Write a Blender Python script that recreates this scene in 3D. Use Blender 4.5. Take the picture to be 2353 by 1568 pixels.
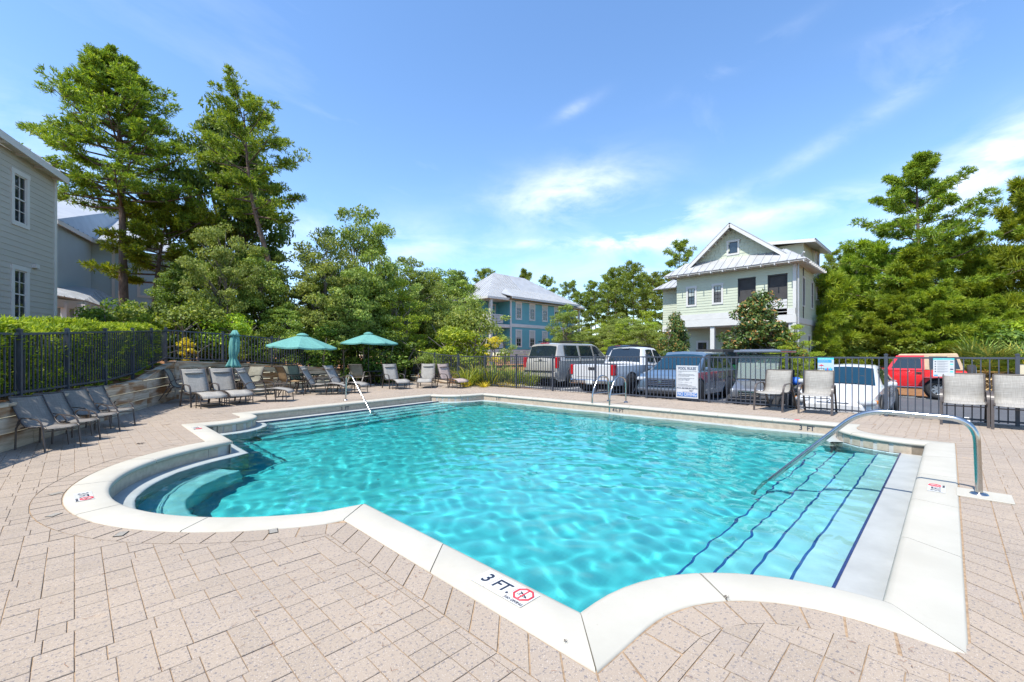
import bpy, bmesh, math, random
import numpy as np
from mathutils import Vector, Matrix
R = math.radians
sc = bpy.context.scene
COL = sc.collection
for o in list(bpy.data.objects): bpy.data.objects.remove(o)

# ---------------------------------------------------------------- camera
# World axes: X runs along the pool's short side away from the near left corner, Y along its long side.
CAM_H, K, CX, HY = 1.3, 1005.0, 1176.5, 816.0      # eye height; focal length and horizon of the photo (2353 px wide copy)
S2 = math.sqrt(.5)
cam_d = bpy.data.cameras.new('camera'); cam = bpy.data.objects.new('camera', cam_d); COL.objects.link(cam)
cam.location = (0, 0, CAM_H); cam.rotation_euler = (R(90), 0, R(-45))
cam_d.sensor_width = 36; cam_d.lens = 36 * K / 2353; cam_d.shift_y = (HY - 784) / 2353
cam_d.clip_start = .05; cam_d.clip_end = 4000
sc.camera = cam

# ---------------------------------------------------------------- sky, sun, exposure
SUN_EL, SUN_AZ = 61.0, 179.0     # azimuth of the sun in the XY plane, degrees from +X
w = bpy.data.worlds.new('World'); sc.world = w; w.use_nodes = True
wt = w.node_tree; wt.nodes.clear()
def wn(t, **k):
    n = wt.nodes.new(t)
    for a, b in k.items(): setattr(n, a, b)
    return n
wl = wt.links.new
def wmath(op, a, b=None, clamp=False):
    n = wn('ShaderNodeMath', operation=op); n.use_clamp = clamp
    for i, v in enumerate((a, b)):
        if v is None: continue
        if hasattr(v, 'is_output'): wl(v, n.inputs[i])
        else: n.inputs[i].default_value = v
    return n.outputs[0]
wout = wn('ShaderNodeOutputWorld'); wbg = wn('ShaderNodeBackground'); wbg.inputs[1].default_value = .15
sky = wn('ShaderNodeTexSky'); sky.sky_type = 'NISHITA'; sky.sun_disc = False
sky.sun_elevation = R(SUN_EL); sky.sun_rotation = R(90 - SUN_AZ); sky.air_density = 1.0; sky.dust_density = .35; sky.ozone_density = 3.6
tc = wn('ShaderNodeTexCoord'); sep = wn('ShaderNodeSeparateXYZ'); wl(tc.outputs['Generated'], sep.inputs[0])
zz = wmath('MAXIMUM', sep.outputs[2], .02)
cu = wmath('DIVIDE', sep.outputs[0], wmath('ADD', zz, .12)); cv = wmath('DIVIDE', sep.outputs[1], wmath('ADD', zz, .12))
comb = wn('ShaderNodeCombineXYZ'); wl(cu, comb.inputs[0]); wl(cv, comb.inputs[1])
mp = wn('ShaderNodeMapping'); wl(comb.outputs[0], mp.inputs[0]); mp.inputs['Rotation'].default_value = (0, 0, R(62)); mp.inputs['Scale'].default_value = (.75, 1.9, 1); mp.inputs['Location'].default_value = (3.3, 1.2, 0)
n1 = wn('ShaderNodeTexNoise'); n1.inputs['Scale'].default_value = 1.25; n1.inputs['Detail'].default_value = 9; n1.inputs['Roughness'].default_value = .58; n1.inputs['Distortion'].default_value = .5; wl(mp.outputs[0], n1.inputs['Vector'])
cov = wmath('MULTIPLY', wmath('SUBTRACT', n1.outputs['Fac'], .58), .55, True)           # thin high cloud everywhere
az = wmath('ARCTAN2', sep.outputs[1], sep.outputs[0]); ael = wn('ShaderNodeCombineXYZ'); wl(wmath('MULTIPLY', az, 5.0), ael.inputs[0]); wl(wmath('MULTIPLY', sep.outputs[2], 13.0), ael.inputs[1])
n2 = wn('ShaderNodeTexNoise'); n2.inputs['Scale'].default_value = .95; n2.inputs['Detail'].default_value = 9; n2.inputs['Roughness'].default_value = .60; n2.inputs['Distortion'].default_value = .35; wl(ael.outputs[0], n2.inputs['Vector'])
nm = wmath('MAXIMUM', wmath('SUBTRACT', wmath('MULTIPLY', n2.outputs['Fac'], 6.0), 2.35), 0.0)
def cloud(px, py, su, sv, rot, amp):
    "a soft cloud bank in the sky: direction, half width and height in radians, slope"
    global cov
    x, z = (px - CX) / K, (HY - py) / K
    d = Vector(((x + 1) * S2, (1 - x) * S2, z)).normalized(); c, s = math.cos(rot), math.sin(rot)
    du = wmath('SUBTRACT', math.atan2(d.y, d.x), az); dv = wmath('SUBTRACT', sep.outputs[2], d.z)
    a = wmath('DIVIDE', wmath('ADD', wmath('MULTIPLY', du, c), wmath('MULTIPLY', dv, s)), su)
    b = wmath('DIVIDE', wmath('SUBTRACT', wmath('MULTIPLY', dv, c), wmath('MULTIPLY', du, s)), sv)
    g = wmath('POWER', 2.718, wmath('MULTIPLY', wmath('ADD', wmath('MULTIPLY', a, a), wmath('MULTIPLY', b, b)), -1.0))
    cov = wmath('ADD', cov, wmath('MULTIPLY', wmath('MULTIPLY', g, amp), nm))
for a in [(1310, 445, .16, .050, R(6), .42), (1445, 556, .11, .018, R(0), .8), (1250, 562, .10, .010, R(0), .3), (1580, 490, .075, .018, R(4), .6), (1830, 482, .20, .022, R(4), .32), (2310, 370, .10, .045, R(24), .6),
          (1950, 300, .22, .016, R(20), .14), (1700, 140, .10, .010, R(12), .14), (2290, 10, .10, .012, R(-5), .3), (1320, 252, .05, .010, R(18), .16), (60, 330, .12, .06, R(-20), .2), (820, 560, .30, .06, R(0), .22), (1700, 600, .5, .05, R(0), .2)]: cloud(*a)
cov = wmath('MULTIPLY', cov, wmath('MULTIPLY', zz, 7.0, True), True)
mixc = wn('ShaderNodeMix'); mixc.data_type = 'RGBA'; wl(cov, mixc.inputs['Factor'])
hs = wn('ShaderNodeHueSaturation'); hs.inputs['Saturation'].default_value = 1.09; hs.inputs['Value'].default_value = 1.17; wl(sky.outputs[0], hs.inputs['Color'])
wl(hs.outputs[0], mixc.inputs['A']); mixc.inputs['B'].default_value = (6.2, 6.35, 6.6, 1)
wl(mixc.outputs['Result'], wbg.inputs[0]); wl(wbg.outputs[0], wout.inputs[0])
sun_d = bpy.data.lights.new('sun', 'SUN'); sun_d.energy = 4.3; sun_d.angle = R(.53); sun_d.color = (1, .955, .88)
sun = bpy.data.objects.new('sun', sun_d); COL.objects.link(sun); sun.location = (-20, -2, 40)
sv = Vector((math.cos(R(SUN_EL)) * math.cos(R(SUN_AZ)), math.cos(R(SUN_EL)) * math.sin(R(SUN_AZ)), math.sin(R(SUN_EL))))
sun.rotation_euler = sv.to_track_quat('Z', 'Y').to_euler()
sun_d.cycles.is_caustics_light = True
sc.view_settings.view_transform = 'Standard'; sc.view_settings.look = 'None'; sc.view_settings.exposure = .78; sc.view_settings.gamma = 1
sc.render.engine = 'CYCLES'; sc.cycles.use_denoising = True; sc.cycles.adaptive_threshold = .012
sc.cycles.max_bounces = 10; sc.cycles.transparent_max_bounces = 24; sc.cycles.caustics_refractive = True; sc.cycles.caustics_reflective = False
sc.cycles.diffuse_bounces = 3; sc.cycles.glossy_bounces = 4; sc.cycles.transmission_bounces = 6

# ---------------------------------------------------------------- helpers
def W(x, y, z=0.0):
    "photo pixel of a point at height z -> world"
    d = K * (CAM_H - z) / (y - HY); X = (x - CX) / K * d
    return Vector(((X + d) * S2, (d - X) * S2, z))
def D(x, d, z=0.0):
    "photo column at distance d in front of the camera -> world"
    X = (x - CX) / K * d
    return Vector(((X + d) * S2, (d - X) * S2, z))
def ZP(y, d): return CAM_H - (y - HY) / K * d
def tag(o, label=None, cat=None, group=None, kind=None):
    if label: o['label'] = label
    if cat: o['category'] = cat
    if group: o['group'] = group
    if kind: o['kind'] = kind
    return o
def empty(name, loc, rz=0.0, label=None, cat=None, group=None):
    o = bpy.data.objects.new(name, None); o.empty_display_size = .1; COL.objects.link(o)
    o.location = loc; o.rotation_euler = (0, 0, rz)
    return tag(o, label, cat, group)
def link(name, me, parent=None, loc=None, rot=None, scale=None):
    o = bpy.data.objects.new(name, me); COL.objects.link(o)
    if parent: o.parent = parent
    if loc is not None: o.location = loc
    if rot is not None: o.rotation_euler = rot
    if scale is not None: o.scale = scale
    return o
def copy_tree(o, parent=None):
    c = o.copy(); COL.objects.link(c); c.parent = parent
    for ch in o.children: copy_tree(ch, c)
    return c
def np_mesh(name, V, F, mat=None, smooth=False):
    "V (n,3) array, F (m,k) array of equal polygons"
    V = np.asarray(V, np.float32); F = np.asarray(F, np.int32)
    me = bpy.data.meshes.new(name); k = F.shape[1]
    me.vertices.add(len(V)); me.vertices.foreach_set('co', V.ravel())
    me.loops.add(F.size); me.loops.foreach_set('vertex_index', F.ravel())
    me.polygons.add(len(F)); me.polygons.foreach_set('loop_start', np.arange(0, F.size, k, dtype=np.int32))
    me.polygons.foreach_set('use_smooth', np.full(len(F), bool(smooth)))
    if mat: me.materials.append(mat)
    me.update(calc_edges=True); return me
class MB:
    "collects boxes, tubes and sheets into one mesh"
    def __init__(s): s.v = []; s.f = []; s.sm = []
    def add(s, vs, fs, smooth=False):
        n = len(s.v); s.v += [tuple(v) for v in vs]; s.f += [tuple(i + n for i in f) for f in fs]; s.sm += [smooth] * len(fs); return s
    def box(s, c, size, rz=0, m=None):
        a, b, h = size[0] / 2, size[1] / 2, size[2] / 2
        M = m if m is not None else Matrix.Rotation(rz, 3, 'Z')
        c = Vector(c)
        vs = [c + M @ Vector((x, y, z)) for x in (-a, a) for y in (-b, b) for z in (-h, h)]
        return s.add(vs, [(0, 1, 3, 2), (4, 6, 7, 5), (0, 4, 5, 1), (2, 3, 7, 6), (0, 2, 6, 4), (1, 5, 7, 3)])
    def beam(s, a, b, wd, ht, up=(0, 0, 1)):
        a, b = Vector(a), Vector(b); x = (b - a); L = x.length; x.normalize(); y = Vector(up).cross(x)
        if y.length < 1e-4: y = Vector((0, 1, 0)).cross(x)
        y.normalize(); z = x.cross(y)
        return s.box((a + b) / 2, (L, wd, ht), m=Matrix((x, y, z)).transposed())
    def tube(s, pts, r, n=8, cap=True, close=False):
        pts = [Vector(p) for p in pts]; m = len(pts); rs = r if isinstance(r, (list, tuple)) else [r] * m
        vs = []; prev = None
        for i, p in enumerate(pts):
            if close: t = pts[(i + 1) % m] - pts[i - 1]
            else: t = pts[min(i + 1, m - 1)] - pts[max(i - 1, 0)]
            t.normalize()
            if prev is None:
                u = t.cross(Vector((0, 0, 1)))
                if u.length < .05: u = t.cross(Vector((1, 0, 0)))
            else: u = prev - t * prev.dot(t)
            u.normalize(); prev = u; q = t.cross(u)
            vs += [p + (u * math.cos(2 * math.pi * k / n) + q * math.sin(2 * math.pi * k / n)) * rs[i] for k in range(n)]
        fs = []
        for i in range(m if close else m - 1):
            j = (i + 1) % m
            fs += [(i * n + k, i * n + (k + 1) % n, j * n + (k + 1) % n, j * n + k) for k in range(n)]
        s.add(vs, fs, True)
        if cap and not close: s.add(vs[:n], [tuple(range(n))[::-1]]); s.add(vs[-n:], [tuple(range(n))])
        return s
    def prism(s, poly, z0, z1):
        n = len(poly)
        z0s = z0 if isinstance(z0, (list, tuple)) else [z0] * n; z1s = z1 if isinstance(z1, (list, tuple)) else [z1] * n
        vs = [(p[0], p[1], z0s[i]) for i, p in enumerate(poly)] + [(p[0], p[1], z1s[i]) for i, p in enumerate(poly)]
        return s.add(vs, [tuple(range(n))[::-1], tuple(range(n, 2 * n))] + [(i, (i + 1) % n, n + (i + 1) % n, n + i) for i in range(n)])
    def slab(s, quad, t):
        "a sheet given by its outline, thickened by t along its normal (downwards if t<0)"
        q = [Vector(p) for p in quad]; nn = (q[1] - q[0]).cross(q[-1] - q[0]).normalized() * t; n = len(q)
        return s.add(q + [p + nn for p in q], [tuple(range(n)), tuple(range(n, 2 * n))[::-1]] + [(i, n + i, n + (i + 1) % n, (i + 1) % n) for i in range(n)])
    def lathe(s, prof, c=(0, 0, 0), n=16, axis='Z', smooth=True):
        vs = []
        for r, h in prof:
            for k in range(n):
                a = 2 * math.pi * k / n; x, y = r * math.cos(a), r * math.sin(a)
                v = (x, y, h) if axis == 'Z' else (x, h, y) if axis == 'Y' else (h, x, y)
                vs.append((v[0] + c[0], v[1] + c[1], v[2] + c[2]))
        m = len(prof)
        return s.add(vs, [(i * n + k, i * n + (k + 1) % n, (i + 1) * n + (k + 1) % n, (i + 1) * n + k) for i in range(m - 1) for k in range(n)], smooth)
    def mesh(s, name, mat):
        me = bpy.data.meshes.new(name); me.from_pydata(s.v, [], s.f)
        me.polygons.foreach_set('use_smooth', s.sm)
        if mat: me.materials.append(mat)
        bm = bmesh.new(); bm.from_mesh(me); bmesh.ops.recalc_face_normals(bm, faces=bm.faces); bm.to_mesh(me); bm.free()
        me.update(); return me
    def build(s, name, mat, parent=None, loc=None, rot=None): return link(name, s.mesh(name, mat), parent, loc, rot)
def bevel(o, wdt=.01, seg=2):
    b = o.modifiers.new('bevel', 'BEVEL'); b.width = wdt; b.segments = seg; b.limit_method = 'ANGLE'; b.angle_limit = R(40); return o
def lerp(a, b, t): return a + (b - a) * t
def spline(pts, n=8):
    "smooth curve through points"
    P = [Vector(p) for p in pts]; out = []
    for i in range(len(P) - 1):
        p0, p1, p2, p3 = P[max(i - 1, 0)], P[i], P[i + 1], P[min(i + 2, len(P) - 1)]
        for k in range(n):
            t = k / n
            out.append(.5 * ((2 * p1) + (p2 - p0) * t + (2 * p0 - 5 * p1 + 4 * p2 - p3) * t * t + (3 * p1 - p0 - 3 * p2 + p3) * t ** 3))
    out.append(P[-1]); return out
def rounded(pts, r, n=6):
    "polyline with rounded corners"
    P = [Vector(p) for p in pts]; rr = r if isinstance(r, (list, tuple)) else [r] * len(P); out = [P[0]]
    for i in range(1, len(P) - 1):
        a = (P[i - 1] - P[i]); b = (P[i + 1] - P[i]); k = min(rr[i], a.length * .49, b.length * .49)
        a = P[i] + a.normalized() * k; b = P[i] + b.normalized() * k
        for t in range(n + 1):
            t /= n; out.append(a * (1 - t) ** 2 + P[i] * 2 * t * (1 - t) + b * t * t)
    out.append(P[-1]); return out

# ---------------------------------------------------------------- materials
MATS = {}
def new_mat(name):
    m = bpy.data.materials.new(name); m.use_nodes = True; MATS[name] = m
    return m, m.node_tree, m.node_tree.nodes['Principled BSDF']
def nd(nt, t, **kw):
    n = nt.nodes.new(t)
    for k, v in kw.items():
        if k in n.inputs: n.inputs[k].default_value = v
        else: setattr(n, k, v)
    return n
def ramp(nt, fac, stops):
    r = nt.nodes.new('ShaderNodeValToRGB'); e = r.color_ramp.elements
    while len(e) < len(stops): e.new(.5)
    for i, (p, c) in enumerate(stops): e[i].position = p; e[i].color = (*c, 1) if len(c) == 3 else c
    nt.links.new(fac, r.inputs[0]); return r.outputs[0]
def mixc_(nt, fac, a, b, mode='MIX'):
    m = nt.nodes.new('ShaderNodeMix'); m.data_type = 'RGBA'; m.blend_type = mode
    for s, v in ((m.inputs['Factor'], fac), (m.inputs['A'], a), (m.inputs['B'], b)):
        if hasattr(v, 'is_output'): nt.links.new(v, s)
        elif isinstance(v, (int, float)): s.default_value = v
        else: s.default_value = (*v, 1)
    return m.outputs['Result']
def coords(nt, kind='Object', scale=(1, 1, 1)):
    t = nt.nodes.new('ShaderNodeTexCoord'); m = nt.nodes.new('ShaderNodeMapping'); m.inputs['Scale'].default_value = scale
    nt.links.new(t.outputs[kind], m.inputs[0]); return m.outputs[0]
def gcoords(nt, scale=(1, 1, 1)):
    t = nt.nodes.new('ShaderNodeNewGeometry'); m = nt.nodes.new('ShaderNodeMapping'); m.inputs['Scale'].default_value = scale
    nt.links.new(t.outputs['Position'], m.inputs[0]); return m.outputs[0]
def noise(nt, vec, scale, detail=4, rough=.55):
    n = nd(nt, 'ShaderNodeTexNoise', Scale=scale, Detail=detail, Roughness=rough); nt.links.new(vec, n.inputs['Vector']); return n.outputs['Fac']
def rnd(nt):
    "one random number for each loose piece, whether an object or an island"
    g = nt.nodes.new('ShaderNodeNewGeometry'); o = nt.nodes.new('ShaderNodeObjectInfo')
    a = nt.nodes.new('ShaderNodeMath'); a.operation = 'ADD'; nt.links.new(g.outputs['Random Per Island'], a.inputs[0]); nt.links.new(o.outputs['Random'], a.inputs[1])
    f = nt.nodes.new('ShaderNodeMath'); f.operation = 'FRACT'; nt.links.new(a.outputs[0], f.inputs[0]); return f.outputs[0]
def bump(nt, b, h, strength=.3, dist=.01):
    n = nd(nt, 'ShaderNodeBump', Strength=strength, Distance=dist); nt.links.new(h, n.inputs['Height']); nt.links.new(n.outputs[0], b.inputs['Normal'])
def simple(name, col, rough=.5, metal=0, var=.12, scale=6, bmp=0, spec=.5, coat=0, wear=None):
    m, nt, b = new_mat(name)
    v = gcoords(nt); f = noise(nt, v, scale, 5)
    c0 = tuple(max(0, c * (1 - var)) for c in col); c1 = tuple(min(1, c * (1 + var)) for c in col)
    c = ramp(nt, f, [(.3, c0), (.7, c1)])
    if wear: c = mixc_(nt, ramp(nt, noise(nt, v, scale * 2.7, 7, .7), [(.55, (0, 0, 0)), (.75, (wear[1],) * 3)]), c, wear[0])
    nt.links.new(c, b.inputs['Base Color'])
    b.inputs['Roughness'].default_value = rough; b.inputs['Metallic'].default_value = metal; b.inputs['Specular IOR Level'].default_value = spec
    if coat: b.inputs['Coat Weight'].default_value = coat; b.inputs['Coat Roughness'].default_value = .03
    if bmp: bump(nt, b, noise(nt, v, scale * 8, 3), bmp, .01)
    return m
# ================================================================ STRUCTURE
# ---------------------------------------------------------------- pool outline (outer edge of the coping, counter-clockwise)
def arc(c, r, a0, a1, n):
    return [(c[0] + r * math.cos(R(a0 + (a1 - a0) * i / n)), c[1] + r * math.sin(R(a0 + (a1 - a0) * i / n))) for i in range(n + 1)]
OUT = [(1.51, 1.02)] + arc((1.93, .22), .80, 90, 0, 14) + [(2.73, -.06), (9.15, -.06)] + arc((9.92, .40), .77, 180, 90, 14) + [(10.37, 1.17), (9.92, 11.28)] \
    + arc((9.22, 12.06), .76, -88, -178, 12) + [(8.43, 12.24), (2.47, 11.30)] + arc((1.93, 10.66), .54, 0, -88, 10) + [(1.40, 10.14), (1.39, 7.90)] \
    + arc((2.39, 5.64), 2.466, 113.9, 248.2, 44)[1:-1] + [(1.50, 3.375)]
def offset(P, d):
    "inward offset of a counter-clockwise outline with mitred corners"
    n = len(P); out = []
    for i in range(n):
        a, b, c = Vector(P[i - 1]), Vector(P[i]), Vector(P[(i + 1) % n])
        e1 = (b - a).normalized(); e2 = (c - b).normalized()
        n1 = Vector((-e1.y, e1.x)); n2 = Vector((-e2.y, e2.x)); m = (n1 + n2)
        k = m.length
        m = m / k if k > 1e-6 else n1
        out.append(b + m * (d / max(.35, m.dot(n1))))
    return out
OUTV = [Vector(p) for p in OUT]
SEG = []                      # arc length at each outline vertex
acc = 0
for i in range(len(OUT)): SEG.append(acc); acc += (OUTV[(i + 1) % len(OUT)] - OUTV[i]).length
PER = acc
def on_outline(poly, s):
    "point at outline arc length s, on an offset copy of the outline"
    s %= PER; i = max(k for k in range(len(SEG)) if SEG[k] <= s + 1e-9); j = (i + 1) % len(SEG)
    L = (SEG[j] if j else PER) - SEG[i]; return Vector(poly[i]).lerp(Vector(poly[j]), (s - SEG[i]) / L)
def s_of(pt): return SEG[min(range(len(OUT)), key=lambda i: (OUTV[i] - Vector(pt)).length)]
def strip(mb, rows, cuts, smooth=True):
    "sweep a list of (outline copy, z) along outline arc lengths"
    vs = [(*on_outline(po, s), z) for po, z in rows for s in cuts]; n = len(cuts)
    mb.add(vs, [(r * n + i, r * n + i + 1, (r + 1) * n + i + 1, (r + 1) * n + i) for r in range(len(rows) - 1) for i in range(n - 1)], smooth); return mb
def cuts_between(s0, s1, step=.12):
    ks = [s for s in SEG if s0 + 1e-4 < s < s1 - 1e-4] + [s + PER for s in SEG if s0 + 1e-4 < s + PER < s1 - 1e-4]
    n = max(1, int((s1 - s0) / step)); ks += [s0 + (s1 - s0) * i / n for i in range(n + 1)]
    ks = sorted(ks); out = [ks[0]]
    for k in ks[1:]:
        if k - out[-1] > .004: out.append(k)
    out[-1] = ks[-1]; return out
def inside(P, x, y):
    c = False; n = len(P); j = n - 1
    for i in range(n):
        if (P[i][1] > y) != (P[j][1] > y) and x < (P[j][0] - P[i][0]) * (y - P[i][1]) / (P[j][1] - P[i][1]) + P[i][0]: c = not c
        j = i
    return c

# ---------------------------------------------------------------- materials of the place
def mat_paver():
    m, nt, b = new_mat('paver_concrete'); v = gcoords(nt)
    base = ramp(nt, rnd(nt), [(0, (.302, .248, .192)), (.35, (.318, .260, .202)), (.7, (.333, .273, .212)), (1, (.311, .257, .204))])
    big = ramp(nt, noise(nt, v, .55, 4), [(.3, (.90, .90, .91)), (.7, (1.07, 1.05, 1.03))])
    c = mixc_(nt, 1, base, big, 'MULTIPLY')
    sp = ramp(nt, noise(nt, v, 62, 4, .65), [(.55, (0, 0, 0)), (.63, (.9, .9, .9))])
    c = mixc_(nt, sp, c, (.150, .135, .135))
    sp2 = ramp(nt, noise(nt, v, 170, 1, .5), [(.63, (0, 0, 0)), (.7, (.6, .6, .6))])
    c = mixc_(nt, sp2, c, (.52, .46, .41))
    st = ramp(nt, noise(nt, v, 2.6, 3, .5), [(.68, (0, 0, 0)), (.80, (.55, .55, .55))])
    c = mixc_(nt, st, c, (.50, .335, .19))
    nt.links.new(c, b.inputs['Base Color']); b.inputs['Roughness'].default_value = .88; b.inputs['Specular IOR Level'].default_value = .25
    bump(nt, b, noise(nt, v, 90, 4, .65), .35, .004); return m
def mat_coping():
    m, nt, b = new_mat('cream_coping'); v = gcoords(nt)
    c = ramp(nt, noise(nt, v, 1.7, 6), [(.3, (.375, .352, .292)), (.7, (.44, .416, .352))])
    c = mixc_(nt, ramp(nt, noise(nt, v, 9, 8, .75), [(.60, (0, 0, 0)), (.78, (.5, .5, .5))]), c, (.33, .30, .24))
    c = mixc_(nt, ramp(nt, noise(nt, v, 38, 3, .5), [(.72, (0, 0, 0)), (.78, (.5, .5, .5))]), c, (.25, .19, .12))
    nt.links.new(c, b.inputs['Base Color']); b.inputs['Roughness'].default_value = .75; bump(nt, b, noise(nt, v, 60, 4), .15, .004); return m
def mat_wood():
    m, nt, b = new_mat('weathered_timber')
    v = coords(nt, 'Object', (1, 1, 1)); o = nd(nt, 'ShaderNodeObjectInfo'); ad = nd(nt, 'ShaderNodeVectorMath', operation='ADD')
    cmb = nd(nt, 'ShaderNodeCombineXYZ'); ml = nd(nt, 'ShaderNodeMath', operation='MULTIPLY'); nt.links.new(o.outputs['Random'], ml.inputs[0]); ml.inputs[1].default_value = 37.0
    nt.links.new(ml.outputs[0], cmb.inputs[0]); nt.links.new(ml.outputs[0], cmb.inputs[2]); nt.links.new(v, ad.inputs[0]); nt.links.new(cmb.outputs[0], ad.inputs[1])
    mp = nd(nt, 'ShaderNodeMapping'); mp.inputs['Scale'].default_value = (.45, 1, 11); nt.links.new(ad.outputs[0], mp.inputs[0])
    g = nd(nt, 'ShaderNodeTexNoise', Scale=3.2, Detail=8, Roughness=.6, Distortion=.35); nt.links.new(mp.outputs[0], g.inputs['Vector'])
    mp2 = nd(nt, 'ShaderNodeMapping'); mp2.inputs['Scale'].default_value = (.9, 1, 2.6); nt.links.new(ad.outputs[0], mp2.inputs[0])
    g2 = nd(nt, 'ShaderNodeTexNoise', Scale=1.3, Detail=4, Roughness=.5); nt.links.new(mp2.outputs[0], g2.inputs['Vector'])
    grey = ramp(nt, g.outputs['Fac'], [(.25, (.26, .205, .145)), (.5, (.50, .42, .315)), (.75, (.66, .575, .455))])
    brown = ramp(nt, g.outputs['Fac'], [(.25, (.14, .07, .032)), (.55, (.34, .19, .095)), (.8, (.50, .32, .19))])
    c = mixc_(nt, ramp(nt, g2.outputs['Fac'], [(.48, (0, 0, 0)), (.62, (1, 1, 1))]), grey, brown)
    nt.links.new(c, b.inputs['Base Color']); b.inputs['Roughness'].default_value = .9; b.inputs['Specular IOR Level'].default_value = .15
    bump(nt, b, g.outputs['Fac'], .5, .012); return m
def mat_straw():
    m, nt, b = new_mat('pine_straw'); v = gcoords(nt)
    c = ramp(nt, noise(nt, v, 26, 8, .75), [(.25, (.10, .04, .015)), (.5, (.30, .135, .055)), (.75, (.47, .26, .12))])
    c = mixc_(nt, ramp(nt, noise(nt, v, .8, 4), [(.45, (0, 0, 0)), (.7, (.6, .6, .6))]), c, (.24, .15, .075))
    nt.links.new(c, b.inputs['Base Color']); b.inputs['Roughness'].default_value = .95; bump(nt, b, noise(nt, v, 45, 6, .7), 1, .05); return m
def mat_asphalt():
    m, nt, b = new_mat('asphalt'); v = gcoords(nt)
    c = ramp(nt, noise(nt, v, 60, 5, .7), [(.3, (.035, .037, .042)), (.7, (.105, .108, .118))])
    c = mixc_(nt, ramp(nt, noise(nt, v, .7, 5), [(.4, (0, 0, 0)), (.7, (.5, .5, .5))]), c, (.115, .118, .125))
    nt.links.new(c, b.inputs['Base Color']); b.inputs['Roughness'].default_value = .9; bump(nt, b, noise(nt, v, 120, 3), .4, .006); return m
M_PAVER, M_COPE, M_WOOD, M_STRAW, M_ASPH = mat_paver(), mat_coping(), mat_wood(), mat_straw(), mat_asphalt()
M_SAND = simple('joint_sand', (.30, .215, .14), .95, var=.35, scale=30, spec=.1)
M_TILE = simple('tan_waterline_tile', (.42, .345, .26), .32, var=.16, scale=14)
M_PLASTER = simple('pool_plaster', (.68, .73, .71), .6, var=.07, scale=2.2)
M_LEDGE = simple('grey_plaster_ledge', (.34, .345, .33), .6, var=.10, scale=4)
M_NAVY0 = simple('dark_navy_tile', (.010, .020, .095), .25, var=.25, scale=20)
M_NAVY = simple('navy_tile', (.02, .075, .27), .25, var=.25, scale=20)
M_FENCE = simple('charcoal_powder_coat', (.046, .054, .072), .42, var=.15, scale=4, spec=.5)
M_STEEL = simple('stainless_steel', (.46, .45, .43), .2, metal=1, var=.08, scale=9)
M_CONC = simple('pale_concrete', (.42, .405, .37), .9, var=.18, scale=5, bmp=.3, wear=((.25, .23, .2), .5))
M_WHITE = simple('white_paint', (.76, .76, .74), .5, var=.04, scale=3)
M_LINE = simple('white_road_paint', (.66, .66, .64), .7, var=.12, scale=15, wear=((.2, .2, .2), .6))
M_INK = simple('marker_ink', (.012, .018, .038), .55, var=.1)
M_RED = simple('marker_red', (.62, .035, .055), .5, var=.08)
M_MTILE = simple('white_marker_tile', (.52, .52, .50), .3, var=.05, scale=9)

# ---------------------------------------------------------------- ground
LW0, LW1 = Vector((2.06, 16.2)), Vector((-.71, 9.03))             # foot of the left timber wall
BW0, BW1 = Vector((2.06, 16.2)), Vector((12.0, 20.55))            # foot of the back timber wall
LWD = (LW1 - LW0).normalized(); LWN = Vector((-LWD.y, LWD.x))     # towards the pool
if LWN.x < 0: LWN = -LWN
BWD = (BW1 - BW0).normalized(); BWN = Vector((BWD.y, -BWD.x))
def lot_z(q): return -.49 + .035 * max(-30, min(q, 14))
def ramp01(x, a, b): t = max(0, min(1, (x - a) / (b - a))); return t * t * (3 - 2 * t)
def ground_z(p, q):
    P = Vector((p, q)); sl = -(P - LW0).dot(LWN); sb = -(P - BW0).dot(BWN)
    z = lot_z(q) - .07
    z = lerp(z, .0, ramp01(q, 12, 15.5) * (p > 11))
    bank = ramp01(q, 15.5, 21) * .66 * (1 - ramp01(p, 13.2, 22))
    z = max(z, bank) if p > 12 and q > 15 else z
    if sb > -.02 and p < 13: z = lerp(1.02, .42, ramp01((P - BW0).dot(BWD), 0, 10.8)) * (1 - .6 * ramp01(sb, 3, 25))
    if sl > -.02 and (p - q < -5 or p < 1.5): z = lerp(1.0, .55, ramp01((P - LW0).dot(LWD), 0, 4)) * (1 - .2 * ramp01(sl, 3, 25))
    return z
DECK = [(-7.2, -8), (12.38, -8), (12.38, 16.3), (12.02, 20.6), (2.06, 16.25), (-.71, 9.03), (-4.25, -.13)]
def build_ground():
    xs = np.concatenate([np.linspace(-900, -30, 10), np.linspace(-26, 60, 130), np.linspace(66, 900, 12)])
    ys = np.concatenate([np.linspace(-900, -30, 10), np.linspace(-26, 70, 146), np.linspace(76, 900, 12)])
    rng = random.Random(3); V = []
    for x in xs:
        for y in ys: V.append((x, y, ground_z(x, y) + rng.uniform(-.015, .015)))
    n = len(ys); F = []
    for i in range(len(xs) - 1):
        for j in range(n - 1):
            cx, cy = (xs[i] + xs[i + 1]) / 2, (ys[j] + ys[j + 1]) / 2
            if any(inside(DECK, a, b) for a in (xs[i], xs[i + 1]) for b in (ys[j], ys[j + 1])): continue
            F.append((i * n + j, (i + 1) * n + j, (i + 1) * n + j + 1, i * n + j + 1))
    o = link('ground', np_mesh('ground', V, F, M_STRAW, True)); tag(o, kind='structure')
build_ground()
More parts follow.
